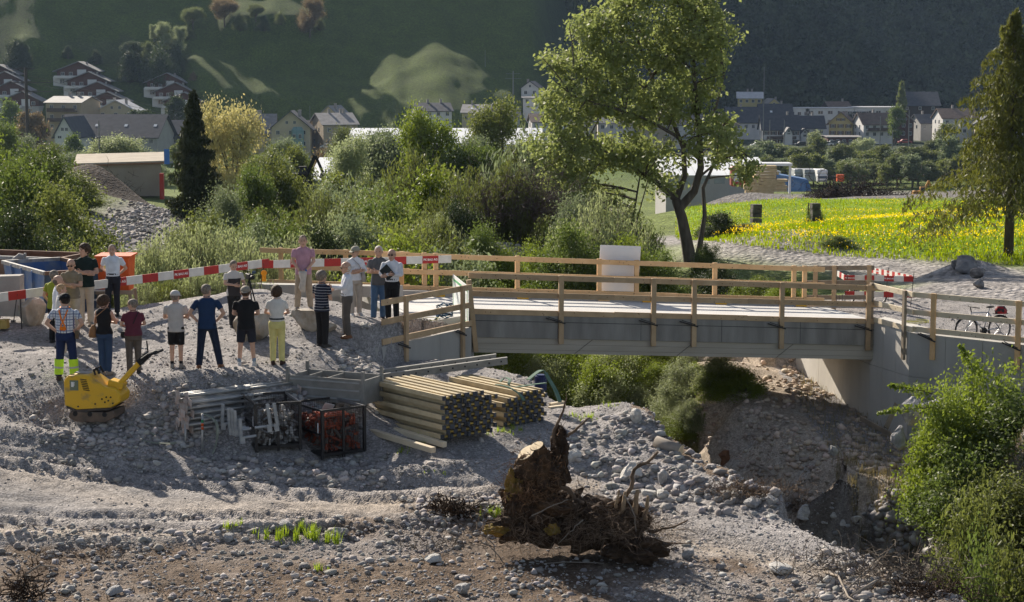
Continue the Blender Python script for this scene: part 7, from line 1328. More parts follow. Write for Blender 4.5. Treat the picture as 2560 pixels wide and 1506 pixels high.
# excavators
def excav(px, py, Y, m, label, sc=1., flip=1, yaw=0.):
    t = thing('excavator', label, 'excavator', P(px, py, Y), yaw); t.scale = (sc*flip, sc, sc)
    for y in (-.9, .9): b = MB(); b.prism([(x,y-.25,z) for x, z in ((-1.6,.3),(-1.3,.8),(1.3,.8),(1.6,.3),(1.3,0),(-1.3,0))], (0,0,0), (0,.5,0)); b.build('track', BLACK, t)
    b = MB(); b.box((-.3,0,1.35), (2.6,1.9,1.0)); b.build('body', m, t, bevel=.08); b = MB(); b.box((.55,-.45,2.2), (1.1,.9,1.2)); b.build('cab', m, t, bevel=.06); b = MB(); b.box((.6,-.92,2.25), (.9,.04,.9)); b.build('window', GLASS, t)
    b = MB(); b.bar((.9,.3,1.4), (2.2,.3,4.2), .3,.45); b.build('boom', m, t); b = MB(); b.bar((2.2,.3,4.2), (3.2,.3,1.9), .25,.35); b.build('stick', m, t); b = MB(); b.prism([(x,-.1,z) for x, z in ((2.9,1.9),(3.5,1.8),(3.3,1.1),(2.7,1.2))], (0,0,0), (0,.8,0)); b.build('bucket', DKG, t)
excav(2298,497,190,mat('excavator_orange', (.50,.25,.05), .5),'small yellow orange excavator at the far edge of the meadow',.42); excav(748,468,160,BLACK,'dark excavator with raised arm in the thicket gap',.62)
# white fence at the yard, planks, stone pillars
v0_ = P(2195,500,186); tf = thing('barrier_board', 'distant red and white barrier at the far edge of the meadow', 'barrier', v0_)
for i in range(14): b = MB(); v = P(2195+i*12, 500-(i % 2)*1, 186); b.box((v.x,v.y,v.z+.2), (.35,.05,.12)); b.V = [(q[0]-v0_.x, q[1]-v0_.y, q[2]-v0_.z) for q in b.V]; b.build('white_panel' if i % 2 else 'red_panel', WHB if i % 2 else REDB, tf)
for (a, c, lab) in (((1985,494,176),(2060,500,176),'upper long plank leaning beyond the meadow'),((1985,512,175),(2055,502,175),'rising plank beyond the meadow'),((1990,498,175.5),(2030,510,175.5),'falling plank beyond the meadow')): b = MB(); b.bar(P(*a), P(*c), .25, .12); tag(b.build('plank', WOODP), lab, 'plank')
PIL = mat('pillar_stone', (.05,.045,.04), .95, (.13,.12,.105), scale=2.5, bump=.8, bscale=6, bdist=.05)
for (px, y0, y1, wd, Y, lab) in ((1890,511,555,25,112,'dark square stone pillar in the meadow, left'),(2037,508,568,22,109,'dark square stone pillar in the meadow with ivy, right')):
    a = P(px, y1, Y); h = P(px, y0, Y).z-a.z; t = thing('stone_pillar', lab, 'pillar', a, .2); w_ = wd/FPX*Y
    n = 4
    for i in range(n): b = MB(); b.box((random.uniform(-.02,.02),0,h*(i+.5)/n-.05*(i == 0)), (w_*random.uniform(.93,1.0),w_*.95,h/n-.015)); b.build('stone', PIL, t, bevel=.02)
b = MB(); a = P(2020, 560, 109.5); b.box((a.x,a.y,a.z+.5), (.06,.06,1.4)); tag(b.build('fence_post', PW), 'thin post left of the right stone pillar', 'post')
# ---------- bicycles
def bike(loc, rz, label, cf, bag=True):
    t = thing('bicycle', label, 'bicycle', loc, rz); R_ = .345; hubs = ((-.53,0,R_), (.53,0,R_))
    for i, (x, y, z) in enumerate(hubs):
        b = MB(); b.tube([(x+R_*math.cos(a), y, z+R_*math.sin(a)) for a in np.linspace(0, 2*math.pi, 29)], .022, 6, cap=False); w_ = b.build('wheel', BLACK, t, True)
        b = MB(); b.tube([(x+(R_-.03)*math.cos(a), y, z+(R_-.03)*math.sin(a)) for a in np.linspace(0, 2*math.pi, 25)], .009, 5, cap=False); b.build('rim', GAL2, w_, True); b = MB()
        for k in range(16): a = k*math.pi/8; b.bar((x,y,z), (x+(R_-.03)*math.cos(a),y,z+(R_-.03)*math.sin(a)), .004,.004)
        b.tube([(x,y-.05,z),(x,y+.05,z)], .025, 8); o_ = b.build('spokes', GAL2, w_)
    bb = Vector((.02,0,.30)); hd = Vector((-.38,0,.82)); st = Vector((.16,0,.80)); fk = Vector((-.36,0,.72)); b = MB()
    for p, q in ((bb,fk),(hd,st),(bb,st),(bb,Vector(hubs[1])),(st,Vector(hubs[1])),(hd,fk)): b.tube([p, q], .018, 7)
    b.build('frame', cf, t, True); b = MB(); b.tube([hd,fk,Vector(hubs[0])+Vector((0,.05,0))], .017, 7); b.tube([fk,Vector(hubs[0])-Vector((0,.05,0))], .017, 7); b.build('fork', cf, t, True)
    b = MB(); b.tube([hd, hd+Vector((-.04,0,.16))], .016, 7); b.tube([hd+Vector((.08,-.30,.16)), hd+Vector((-.04,-.12,.17)), hd+Vector((-.04,.12,.17)), hd+Vector((.08,.30,.16))], .014, 7); b.build('handlebar', BLACK, t, True)
    b = MB(); b.tube([st, st+Vector((.04,0,.14))], .014, 7); b.build('seat_post', GAL2, t); b = MB(); b.ell(st+Vector((.05,0,.16)), (.14,.07,.03), 10, 6); b.build('saddle', BLACK, t, True)
    b = MB(); b.tube([bb+Vector((0,-.06,0)), bb+Vector((0,.06,0))], .085, 14); b.bar(bb+Vector((0,-.08,0)), bb+Vector((.08,-.08,-.15)), .02,.02); b.bar(bb+Vector((0,.08,0)), bb+Vector((-.08,.08,.15)), .02,.02); b.box(bb+Vector((.08,-.13,-.16)), (.09,.08,.02)); b.box(bb+Vector((-.08,.13,.16)), (.09,.08,.02)); b.build('crank', BLACK, t); b = MB(); b.tube([bb+Vector((.1,-.04,0)), bb+Vector((.2,-.14,-.30))], .01, 6); b.build('kickstand', BLACK, t)
    if bag:
        b = MB(); b.box((.55,0,.76), (.42,.12,.015)); b.bar((.7,.05,.74), (.53,.05,.35), .01,.01); b.bar((.7,-.05,.74), (.53,-.05,.35), .01,.01); b.build('rack', BLACK, t); b = MB(); b.rings([(.56,0,.76,.17,.13),(.56,0,.85,.19,.15),(.54,0,.97,.13,.10)], 12); b.build('bag', mat('bag_black_red', (.02,.02,.022), .6, (.30,.015,.02), scale=7, lo=.5, hi=.55), t, True)
    for x in (-.53, .53): b = MB(); b.tube([(x+(R_+.03)*math.cos(a), 0, R_+(R_+.03)*math.sin(a)) for a in np.linspace(.5, 2.7, 9)], .014, 5); b.build('mudguard', BLACK, t)
v = atY(2464, 53.6); bike((v.x,v.y,gz(v.x,v.y)), .30, 'silver trekking bicycle with black and red bag behind the right railing', mat('bike_silver', (.45,.46,.48), .35, metal=.6))
v = P(2152, 742, 61); bike((v.x,v.y,gz(v.x,v.y)), .15, 'dark bicycle standing behind the red and white enclosure', BLACK, bag=False)
# ============================================================ people
SKIN = [mat('skin_light', (.50,.30,.21), .55, (.55,.34,.25), scale=12), mat('skin_tan', (.38,.20,.13), .55, (.43,.24,.16), scale=12)]
HAIRC = dict(brown=(.035,.02,.012), dark=(.015,.011,.009), grey=(.115,.095,.078), silver=(.34,.31,.28), mix=(.085,.065,.05), blond=(.26,.17,.09))
def cloth(nm, c, r=.85): return mat('cloth_'+nm, c, r, tuple(x*.82 for x in c), scale=7, bump=.55, bscale=7, bdist=.05, coords='Object')
def patterned(nm, kind, c1, c2, c3=(0,0,0)):
    m = mat('cloth_'+nm, c1, .85, None, bump=.4, bscale=7, bdist=.04); n = m.node_tree; L = n.links; tc = n.nodes.new('ShaderNodeTexCoord'); sx = n.nodes.new('ShaderNodeSeparateXYZ'); L.new(tc.outputs['Object'], sx.inputs[0]); b = n.nodes['Principled BSDF']
    def band(src, f, w_, off=0.):
        a = n.nodes.new('ShaderNodeMath'); a.operation = 'MULTIPLY_ADD'; a.inputs[1].default_value = f; a.inputs[2].default_value = off; L.new(src, a.inputs[0]); q = n.nodes.new('ShaderNodeMath'); q.operation = 'FRACT'; L.new(a.outputs[0], q.inputs[0]); k = n.nodes.new('ShaderNodeMath'); k.operation = 'LESS_THAN'; k.inputs[1].default_value = w_; L.new(q.outputs[0], k.inputs[0]); return k.outputs[0]
    def mix(f, a, c):
        k = n.nodes.new('ShaderNodeMix'); k.data_type = 'RGBA'; L.new(f, k.inputs[0])
        if isinstance(a, tuple): k.inputs[6].default_value = (*a, 1)
        else: L.new(a, k.inputs[6])
        k.inputs[7].default_value = (*c, 1); return k.outputs[2]
    if kind == 'stripes': o = mix(band(sx.outputs[2], 16, .13), c1, c2)
    elif kind == 'plaid':
        o = mix(band(sx.outputs[2], 9, .16), c1, c2); o = mix(band(sx.outputs[0], 9, .16, .5), o, c2); o = mix(band(sx.outputs[2], 9, .08, .45), o, c3); o = mix(band(sx.outputs[0], 9, .08, .95), o, c3)
    else:   # two tone: dark lower front panel
        k = n.nodes.new('ShaderNodeMath'); k.operation = 'LESS_THAN'; k.inputs[1].default_value = 1.28; L.new(sx.outputs[2], k.inputs[0]); g_ = n.nodes.new('ShaderNodeMath'); g_.operation = 'LESS_THAN'; g_.inputs[1].default_value = .17; ab = n.nodes.new('ShaderNodeMath'); ab.operation = 'ABSOLUTE'; L.new(sx.outputs[0], ab.inputs[0]); L.new(ab.outputs[0], g_.inputs[0]); mu = n.nodes.new('ShaderNodeMath'); mu.operation = 'MULTIPLY'; L.new(k.outputs[0], mu.inputs[0]); L.new(g_.outputs[0], mu.inputs[1]); o = mix(mu.outputs[0], c1, c2)
    L.new(o, b.inputs['Base Color']); return m
TODO = []
def remesh_obj(name, mb, m, parent, vox=.016, sm=4, post=None):
    me = npmesh(name, mb.V, mb.F, m); bm = bmesh.new(); bm.from_mesh(me); bmesh.ops.recalc_face_normals(bm, faces=bm.faces); bm.to_mesh(me); bm.free()
    o = put(name, me, parent); r_ = o.modifiers.new('r', 'REMESH'); r_.mode = 'VOXEL'; r_.voxel_size = vox; s_ = o.modifiers.new('s', 'SMOOTH'); s_.iterations = sm; s_.factor = .5; TODO.append((o, m, post)); return o
def tcap(b, p, q, r0, r1, n=10): # tapered limb segment with rounded ends
    b.tube([p, q], [r0, r1], n); b.ell(p, (r0,)*3, n, 6); b.ell(q, (r1,)*3, n, 6)
def person(px, py, Y, hpx, yaw, shirt, trousers, label, skin=0, hair='grey', hs='short', arms='down', legs='stand', shoes=None, sex='m', bulk=1.07, sleeves='short', tucked=False, shorts=False, cap=None, glasses=False, head=(0,0), belt=False, lean=0., dark=False, zoff=None):
    v = P(px, py, Y); v.z = gz(v.x, v.y)-.01; k = hpx/FPX*Y/1.76; t = thing('person', label, 'person', v, R(yaw)); t.scale = (k*bulk**.35, k*bulk**.35, k); S_ = SKIN[skin]; F_ = sex == 'f'
    sw = (.190 if not F_ else .160)*bulk**.5; hw = .155 if not F_ else .162; Bm = bulk; zs = 1.425
    # joints: x right, y forward, z up
    st = {'stand': ((-.095,.0),(.095,.02)), 'wide': ((-.17,-.02),(.24,.10)), 'apart': ((-.15,0),(.15,.03)), 'contra': ((-.08,0),(.13,.10)), 'close': ((-.07,0),(.07,.03)), 'walk': ((-.08,-.14),(.09,.16))}[legs]
    hip = [Vector((-.088,0,.90)), Vector((.088,0,.90))]; ank = [Vector((a[0], a[1]-.02, .085)) for a in st]; knee = [hip[i].lerp(ank[i], .50)+Vector((0,.025 if legs != 'wide' else .015,.02)) for i in (0, 1)]
    sh = [Vector((-sw,0,zs-.055)), Vector((sw,0,zs-.055))]
    A = {'down': [((-.24,-.02,1.13),(-.25,.05,.88)),((.24,-.02,1.13),(.25,.05,.88))], 'crossed': [((-.25,.06,1.14),(.07,.20,1.17)),((.25,.06,1.14),(-.07,.22,1.13))], 'hips': [((-.34,-.06,1.15),(-.19,.02,.98)),((.34,-.06,1.15),(.19,.02,.98))],
         'back': [((-.29,-.10,1.15),(-.08,-.16,.97)),((.29,-.10,1.15),(.06,-.17,.95))], 'front': [((-.24,.04,1.14),(-.06,.20,.93)),((.24,.04,1.14),(.06,.20,.92))], 'fold': [((-.25,.02,1.15),(-.10,.22,1.08)),((.25,.02,1.15),(.10,.22,1.10))],
         'gesture': [((-.25,.08,1.16),(-.16,.36,1.20)),((.26,.06,1.14),(.10,.30,1.10))], 'hold': [((-.24,.06,1.14),(.05,.20,1.12)),((.25,.05,1.13),(-.02,.24,1.16))], 'camera': [((-.26,.05,1.14),(-.10,.30,1.02)),((.26,.08,1.16),(.10,.36,1.14))], 'paper': [((-.24,.03,1.13),(-.17,.20,1.00)),((.24,.03,1.13),(.10,.20,1.10))], 'pocket': [((-.27,-.04,1.13),(-.19,.07,.92)),((.27,-.04,1.13),(.19,.07,.92))]}[arms]
    el = [Vector(A[0][0]), Vector(A[1][0])]; wr = [Vector(A[0][1]), Vector(A[1][1])]; LN = Vector((0, lean, 0))
    def T_(v_): return v_+LN*max(0, v_.z-.95)
    # ---- body
    b = MB(); tor = [(0,0,.84,hw*.93,.105*Bm),(0,.0,.93,hw,.115*Bm),(0,.005,1.05,(.142 if not F_ else .122)*Bm,.105*Bm),(0,.0,1.20,.155*Bm**.6,.115*Bm**.7),(0,-.005,1.32,.17,.112),(0,-.01,1.39,.165,.09),(0,-.012,1.45,.09,.066),(0,-.008,1.50,.055,.055)]
    tor = [(x, y+lean*max(0, z-.95), z, a, c) for x, y, z, a, c in tor]; b.rings(tor, 18)
    nb = T_(Vector((0,-.012,1.46))); hc = T_(Vector((0,.012,1.598))); b.tube([nb, hc-Vector((0,.015,.06))], [.064,.060], 12)
    HM_ = Matrix.Rotation(R(head[1]), 3, 'X') @ Matrix.Rotation(R(head[0]), 3, 'Z') if True else None
    HM_ = Matrix.Rotation(R(head[0]), 3, 'Z') @ Matrix.Rotation(R(head[1]), 3, 'X')
    HS = 1.14
    def hd(x, y, z): return hc+HM_ @ Vector((x*HS, y*HS, z*HS))
    b.ell(hd(0,-.008,.025), (.093,.115,.113), 16, 10, M=HM_); b.ell(hd(0,.022,-.045), (.071,.082,.087), 14, 8, M=HM_); b.ell(hd(0,.055,-.095), (.035,.032,.028), 10, 6, M=HM_); b.tube([hd(0,.088,.018), hd(0,.112,-.022)], [.011,.018], 8)
    for s_ in (-1, 1): b.ell(hd(s_*.085,-.006,-.012), (.010,.020,.030), 8, 6, M=HM_)
    for i in (0, 1):
        tcap(b, T_(sh[i]), T_(el[i]), .054 if not F_ else .042, .040 if not F_ else .033); tcap(b, T_(el[i]), T_(wr[i]), .040 if not F_ else .033, .028 if not F_ else .023)
        tcap(b, hip[i], knee[i], .088, .060); tcap(b, knee[i]+Vector((0,-.005,-.0)), ank[i], .056, .038); b.ell(knee[i].lerp(ank[i], .3)+Vector((0,-.022,0)), (.05,.05,.11), 10, 6)
        b.box(ank[i]+Vector((0,.04,-.05)), (.07,.18,.05))
    def hands(me):
        q = MB(); 
        for i in (0, 1):
            d = (T_(wr[i])-T_(el[i])).normalized(); sd = (Vector((0,0,1)) if abs(d.z) < .7 else Vector((0,1,0))); a = d.cross(sd).normalized(); c = a.cross(d).normalized(); w0 = T_(wr[i]); in_ = -a if (a.x > 0) == (i == 1) else a
            if abs(d.z) < .7: pal, wid = a, c
            else: pal, wid = in_, c
            wid = c; q.bar(w0-d*.01, w0+d*.085, .028, .076, up=wid)
            for f in range(4):
                o_ = wid*(-.029+f*.0193); L_ = (.068,.076,.072,.056)[f]; p0 = w0+d*.08+o_; cu = in_*.35; p1 = p0+(d+cu*.4).normalized()*L_*.5; p2 = p1+(d+cu*2.2).normalized()*L_*.5; q.tube([p0, p1, p2], [.0092,.0085,.007], 6)
            p0 = w0+d*.025+wid*.036; p1 = p0+(d*.6+wid*.7).normalized()*.035; p2 = p1+(d+in_*.5).normalized()*.03; q.tube([p0, p1, p2], [.012,.010,.008], 6)
        bm = bmesh.new(); bm.from_mesh(me); m2 = npmesh('h', q.V, q.F, S_); bm.from_mesh(m2); bm.to_mesh(me); bm.free()
    body = remesh_obj('body', b, S_, t, .0125, 3, hands)
    # ---- shirt
    hem = .96 if tucked else (.83 if not F_ else .90); g_ = 1.09; b = MB(); rg = []
    for z, a, c in ((hem, hw*(1.03 if tucked else 1.24), .122*Bm+.006+(0 if tucked else .022)),(hem+.05, hw*(1.05 if tucked else 1.22), .126*Bm+.004+(0 if tucked else .018)),(1.07,(.155 if not F_ else .130)*Bm,.120*Bm),(1.20,.166*Bm**.6,.126*Bm**.7),(1.31,.186,.123),(1.385,.186,.104),(1.435,.142,.088),(1.468,.082,.072)):
        rg.append((0, -.004+lean*max(0, z-.95), z, a*(1.0 if not F_ else .97), c*(1. if not F_ else .94)))
    b.rings(rg, 22)
    if F_: 
        for s_ in (-1, 1): b.ell(T_(Vector((s_*.07,.085,1.27))), (.062,.05,.06), 10, 8)
    if sleeves != 'none':
        for i in (0, 1):
            e = T_(sh[i]).lerp(T_(el[i]), .62 if sleeves == 'short' else 1.0); b.ell(T_(sh[i]), (.060,.064,.056) if not F_ else (.050,)*3, 12, 8); b.tube([T_(sh[i]), e], [.061 if not F_ else .050, .060 if not F_ else .047], 12)
            if sleeves == 'long': b.ell(e, (.05,.05,.05), 10, 6); b.tube([e, T_(wr[i])-(T_(wr[i])-T_(el[i])).normalized()*.02], [.050,.036], 12)
            if sleeves == 'rolled': b.tube([e, e.lerp(T_(el[i]), 1.)], [.06,.052], 12); b.ell(T_(el[i]), (.05,)*3, 10, 6); b.tube([T_(el[i]), T_(el[i]).lerp(T_(wr[i]), .45)], [.05,.047], 12)
    else:
        for i in (0, 1): b.ell(T_(sh[i])+Vector((-.03*(1 if i else -1),0,.01)), (.05,.06,.05), 12, 8)
    remesh_obj('shirt', b, shirt, t, .0135, 3)
    if tucked is False or sleeves != 'none':
        b = MB(); c = T_(Vector((0,-.004,1.478))); b.tube([c-Vector((0,0,.012)), c+Vector((0,.004,.022))], [.072,.064], 16, cap=False); b.build('collar', shirt, t, True)
    # ---- trousers
    b = MB(); b.rings([(0,0,.80,hw*.98,.115*Bm),(0,.0,.90,hw*1.03,.124*Bm),(0,.0,1.00,hw*.99,.114*Bm),(0,.003,1.035,(.148 if not F_ else .130)*Bm,.110*Bm)], 20); lw = 1.0 if not F_ else .96
    for i in (0, 1):
        if shorts: e = knee[i]+Vector((0,0,.02)); b.tube([hip[i], e], [.104,.088], 14)
        else: b.tube([hip[i], knee[i], ank[i]+Vector((0,0,-.01))], [.102*lw,.078*lw,.066*lw], 14); b.ell(knee[i], (.077*lw,)*3, 12, 8)
        b.ell(hip[i]+Vector((0,-.02,-.0)), (.10,.105,.11), 12, 8)
    remesh_obj('shorts' if shorts else 'trousers', b, trousers, t, .0135, 3)
    if belt: b = MB(); b.rings([(0,0,1.005,hw*1.04,.126*Bm),(0,0,1.040,hw*1.02,.123*Bm)], 20, cap=False); b.build('belt', BLACK, t, True)
    sm_ = shoes or cloth('shoe_dark', (.03,.028,.026), .6)
    for i in (0, 1):
        tw = (-.18 if i == 0 else .18); M = Matrix.Rotation(-tw, 3, 'Z'); b = MB(); c = Vector((ank[i].x, ank[i].y, 0)); b.rings([(0,.045,.0,.050,.140),(0,.045,.03,.052,.142),(0,.035,.055,.046,.115),(0,-.005,.085,.040,.062),(0,-.01,.115,.038,.046)], 14, M=Matrix.Translation(c) @ M.to_4x4() if False else None, ex=2.4)
        o = b.build('shoe', sm_, t, True); o.location = c; o.rotation_euler = (0,0,-tw)
    # ---- face, hair, cap
    ink = mat('eye_dark', (.02,.015,.012), .4); b = MB()
    for s_ in (-1, 1): e = MB(); e.ell(hd(s_*.030,.090,.018), (.013,.006,.007), 8, 5, M=HM_); e.build('eye', ink, t); e = MB(); e.bar(hd(s_*.017,.096,.040), hd(s_*.046,.088,.040), .006,.006); e.build('eyebrow', mat('brow_'+hair, HAIRC.get(hair, (.1,.09,.08)), .9), t)
    e = MB(); e.bar(hd(-.022,.092,-.054), hd(.022,.092,-.054), .006,.007); e.build('mouth', mat('lip', (.30,.12,.09), .6), t)
    if glasses:
        e = MB()
        for s_ in (-1, 1): e.box(hd(s_*.032,.103,.016), (.046,.006,.030), rot=(R(head[1]),0,R(head[0]))); e.bar(hd(s_*.055,.099,.02), hd(s_*.088,-.01,.012), .004,.004)
        e.bar(hd(-.012,.106,.02), hd(.012,.106,.02), .004,.004); e.build('glasses', BLACK, t)
    hm = mat('hair_'+hair, HAIRC[hair], .75, tuple(min(1, x*2.4) for x in HAIRC[hair]), scale=60, stretch=(1,1,.3), bump=.5, bscale=60) if hair in HAIRC else None
    if hm and hs != 'bald':
        from mathutils import noise
        b = MB(); vol = {'short': .99, 'curly': 1.32, 'bob': 1.24, 'fringe': 1.0, 'thick': 1.17}[hs]; zc = {'short': .026, 'fringe': -.01, 'bob': .015, 'curly': .02, 'thick': .032}[hs]
        k0 = len(b.V); b.ell((0,0,0), (.084*vol,.103*vol,.101*vol), 22, 16); V = []
        for q in b.V:
            q = Vector(q); n_ = noise.noise(q*38)*(.012 if hs in ('curly','thick','bob') else .004); q = q*(1+n_*8); q += Vector((0,-.014,zc))
            lim = -.072+1.05*max(0, q.y+.035)+(.012 if q.y > .05 else 0) if hs != 'bob' else -.07+.9*max(0, q.y+.02)
            if hs == 'fringe': lim = -.03+.6*max(0, q.y+.03); q.z = min(q.z, .045)
            if q.z < lim: f = .80 if hs != 'bob' else .9; q = Vector((q.x*f, q.y*f, max(q.z, lim-.05)))
            V.append(tuple(hd(*q)))
        b.V = V; b.build('hair', hm, t, True)
    if cap:
        cm = cap[0]; b = MB(); L_ = [(0,-.010,.030,.091,.110),(0,-.010,.068,.090,.108),(0,-.012,.104,.074,.090),(0,-.014,.130,.042,.053),(0,-.014,.136,.01,.012)]; b.rings(L_, 18); b.V = [tuple(hd(*q)) for q in b.V]; b.build('cap', cm, t, True); s_ = cap[1]
        b = MB(); b.prism([(x,y*s_,.036-.25*(abs(y)-.07)) for x, y in ((-.066,.06),(-.062,.12),(-.03,.158),(.03,.158),(.062,.12),(.066,.06))], (0,0,0), (0,0,.008)); b.V = [tuple(hd(*q)) for q in b.V]; b.build('cap_peak', cm, t)
    t['_j'] = 0; del t['_j']; return t, dict(hd=hd, wr=[T_(a) for a in wr], el=[T_(a) for a in el], k=k, T=T_, sh=sh)
def addp(t, name, m, fn, smooth=True): b = MB(); fn(b); return b.build(name, m, t, smooth)
def held(name, label, cat, t, m, fn, smooth=False):
    """a thing carried by a person: built in the person's frame, top level"""
    b = MB(); fn(b); o = b.build(name, m, None, smooth); o.location = t.location; o.rotation_euler = t.rotation_euler; o.scale = t.scale; return tag(o, label, cat)
C_ = cloth; WHS = C_('white', (.74,.75,.80)); WHT = C_('tee_white', (.66,.64,.60)); BLK = C_('black', (.012,.012,.014)); NVY = C_('navy', (.014,.024,.06)); JEANS = C_('jeans', (.035,.07,.15)); DJ = C_('dark_jeans', (.012,.02,.045)); KHA = C_('khaki', (.42,.33,.24)); SAND = C_('sand', (.52,.44,.35)); GTR = C_('grey_trousers', (.11,.095,.085)); WSH = C_('white_shoe', (.62,.60,.58), .6); GSH = C_('grey_shoe', (.28,.25,.22)); BSH = C_('brown_shoe', (.17,.07,.03), .5)
a1 = person(140,857,42.9,188,-25,C_('lime', (.30,.33,.035)),BLK,'man with grey hair in a yellow green polo shirt, leftmost of the group',hair='grey',arms='pocket',head=(-12,-8))
a2 = person(150,885,41.8,188,-70,WHS,SAND,'man with receding hair in a white shirt, seen sideways at the left',hair='mix',hs='fringe',arms='pocket',head=(-10,-6))
a3 = person(158,912,40.6,184,-62,WHT,SAND,'fair haired person in a white top, mostly hidden behind the man with orange braces',hair='blond',arms='down',head=(-10,-10),shoes=WSH)
a4 = person(183,838,43.6,193,168,C_('beige_polo', (.24,.20,.145)),SAND,'bald man with glasses in a beige polo shirt with folded arms',hair='none',hs='bald',arms='crossed',glasses=True,head=(12,-16))
a5 = person(216,815,44.2,209,190,C_('dark_green', (.010,.022,.020)),SAND,'tall young man in a dark green T-shirt and cream trousers, arms folded',hair='brown',hs='thick',arms='crossed',head=(-50,-4),shoes=GSH)
a6 = person(285,797,44.9,182,176,C_('polo_white', (.70,.75,.82)),C_('dark_trousers', (.02,.022,.032)),'grey haired man in white polo shirt by the orange bin, hands behind his back',hair='grey',arms='back',tucked=True,belt=True,head=(10,-3),legs='contra')
a7 = person(167,945,38.7,221,-4,patterned('plaid','plaid',(.60,.64,.70),(.10,.13,.24),(.20,.24,.34)),C_('work_navy', (.012,.025,.085)),'heavy man in a checked shirt with orange braces and a black cap',hair='dark',arms='hips',bulk=1.22,tucked=True,head=(38,-12),cap=(BLK,1),legs='apart',shoes=C_('boot_brown', (.07,.05,.04)))
OB = mat('braces_orange', (.85,.22,.01), .6); t7 = a7[0]
addp(t7, 'braces', OB, lambda b: [b.tube([(s_*.085,.02,1.475),(s_*.075,-.115,1.40),(s_*.02,-.158,1.23),(-s_*.035,-.160,1.12),(-s_*.055,-.155,1.03)], .0135, 6) for s_ in (-1, 1)]+[b.tube([(s_*.085,.0,1.47),(s_*.08,.125,1.3),(s_*.08,.155,1.05)], .0135, 6) for s_ in (-1, 1)]+[b.box((s_*.02,-.162,1.06), (.035,.012,.08)) for s_ in (-1,1)])
NEON = mat('neon_yellow', (.55,.85,.04), .6); SILV = mat('reflective_silver', (.45,.45,.47), .4)
for s_ in (-1, 1):
    addp(t7, 'reflective_leg', NEON, lambda b: b.tube([(s_*.135,.0,.42),(s_*.148,-.005,.11)], [.088,.083], 14, cap=False)); addp(t7, 'reflective_band', SILV, lambda b: b.tube([(s_*.141,-.002,.27),(s_*.144,-.003,.235)], [.089,.088], 14, cap=False))
addp(t7, 'tool_pouch', C_('pouch_tan', (.16,.12,.08)), lambda b: b.rings([(.22,-.02,.84,.035,.05),(.225,-.02,.95,.04,.055),(.225,-.02,1.0,.035,.05)], 10))
a8 = person(264,942,39.0,206,-18,BLK,JEANS,'woman with short dark hair in a black sleeveless top and jeans, arms folded',hair='brown',hs='bob',sex='f',arms='crossed',sleeves='none',glasses=True,head=(-32,-6),legs='close',shoes=GSH)
held('handbag','tan leather shoulder bag hanging at the hip of the woman in the black top','bag',a8[0],C_('bag_tan', (.28,.15,.07)),lambda b: [b.rings([(-.235,-.08,.82,.07,.07),(-.235,-.08,.88,.085,.09),(-.23,-.07,1.0,.07,.075),(-.22,-.06,1.09,.035,.045)], 12), b.tube([(-.21,-.05,1.08),(-.12,-.125,1.28),(.06,-.115,1.43),(.08,.02,1.475)], .010, 6), b.tube([(-.21,-.02,1.08),(-.15,.13,1.25),(.0,.135,1.38),(.08,.06,1.46)], .010, 6)],True)
a9 = person(336,943,38.9,194,20,C_('maroon', (.12,.025,.045)),GTR,'grey haired woman in a maroon short sleeved shirt with a dark crossbody bag',hair='grey',hs='short',sex='f',bulk=1.25,arms='fold',glasses=True,head=(48,-12))
held('crossbody_bag','small dark bag hanging in front of the woman in maroon','bag',a9[0],C_('bag_dark', (.03,.026,.026)),lambda b: [b.rings([(-.17,.10,.84,.07,.05),(-.17,.10,.90,.09,.06),(-.17,.10,.98,.07,.045)], 12), b.tube([(-.13,.12,.98),(-.02,-.150,1.20),(.09,-.10,1.42),(.1,.02,1.475),(.0,.15,1.3),(-.16,.13,.99)], .010, 6)],True)
b1 = person(442,927,39.3,200,0,C_('light_grey', (.50,.48,.46)),BLK,'man in a white cap, light grey T-shirt and black shorts',hair='grey',arms='crossed',shorts=True,skin=0,cap=(C_('cap_white', (.60,.58,.56)),1),head=(-22,-6),shoes=GSH,glasses=True)
for i in (0, 1): addp(b1[0], 'sock', BLK, lambda b: b.tube([((-.095,.095)[i],-.02+.02*i,.10),((-.095,.095)[i],-.02+.02*i,.17)], [.042,.042], 12))
b2 = person(520,932,39.2,218,3,C_('navy_polo', (.012,.035,.095)),DJ,'tall grey haired man in a navy polo shirt and dark jeans, hands on hips',hair='grey',arms='hips',legs='wide',head=(-30,-4),shoes=BSH,glasses=True)
b3 = person(586,818,43.5,160*1.08,-150,patterned('two_tone','two',(.60,.56,.52),(.045,.04,.042)),C_('black_jeans', (.02,.02,.022)),'man filming, in a beige and black T-shirt and black trousers behind the boulder',hair='grey',arms='camera',head=(-6,-28),legs='close')
t = b3[0]; vt = P(625, 800, 43.2)
cm_ = thing('video_camera','black video camera on a tripod with the cameraman','camera',Vector((vt.x,vt.y,gz(vt.x,vt.y))),R(25)); zt_ = 1.12
b = MB(); b.box((0,0,zt_+.07), (.11,.28,.13)); b.build('camera_body', BLACK, cm_, bevel=.01); b = MB(); b.tube([(0,-.14,zt_+.07),(0,-.26,zt_+.07)], .045, 12); b.build('lens', BLACK, cm_); b = MB(); b.tube([(0,-.1,zt_+.14),(0,-.05,zt_+.2),(0,.08,zt_+.2),(0,.1,zt_+.14)], .012, 6); b.build('handle', BLACK, cm_); b = MB(); b.box((.07,-.12,zt_+.17), (.09,.02,.06), rot=(.2,0,.3)); b.build('screen', mat('screen_blue', (.04,.08,.14), .3), cm_)
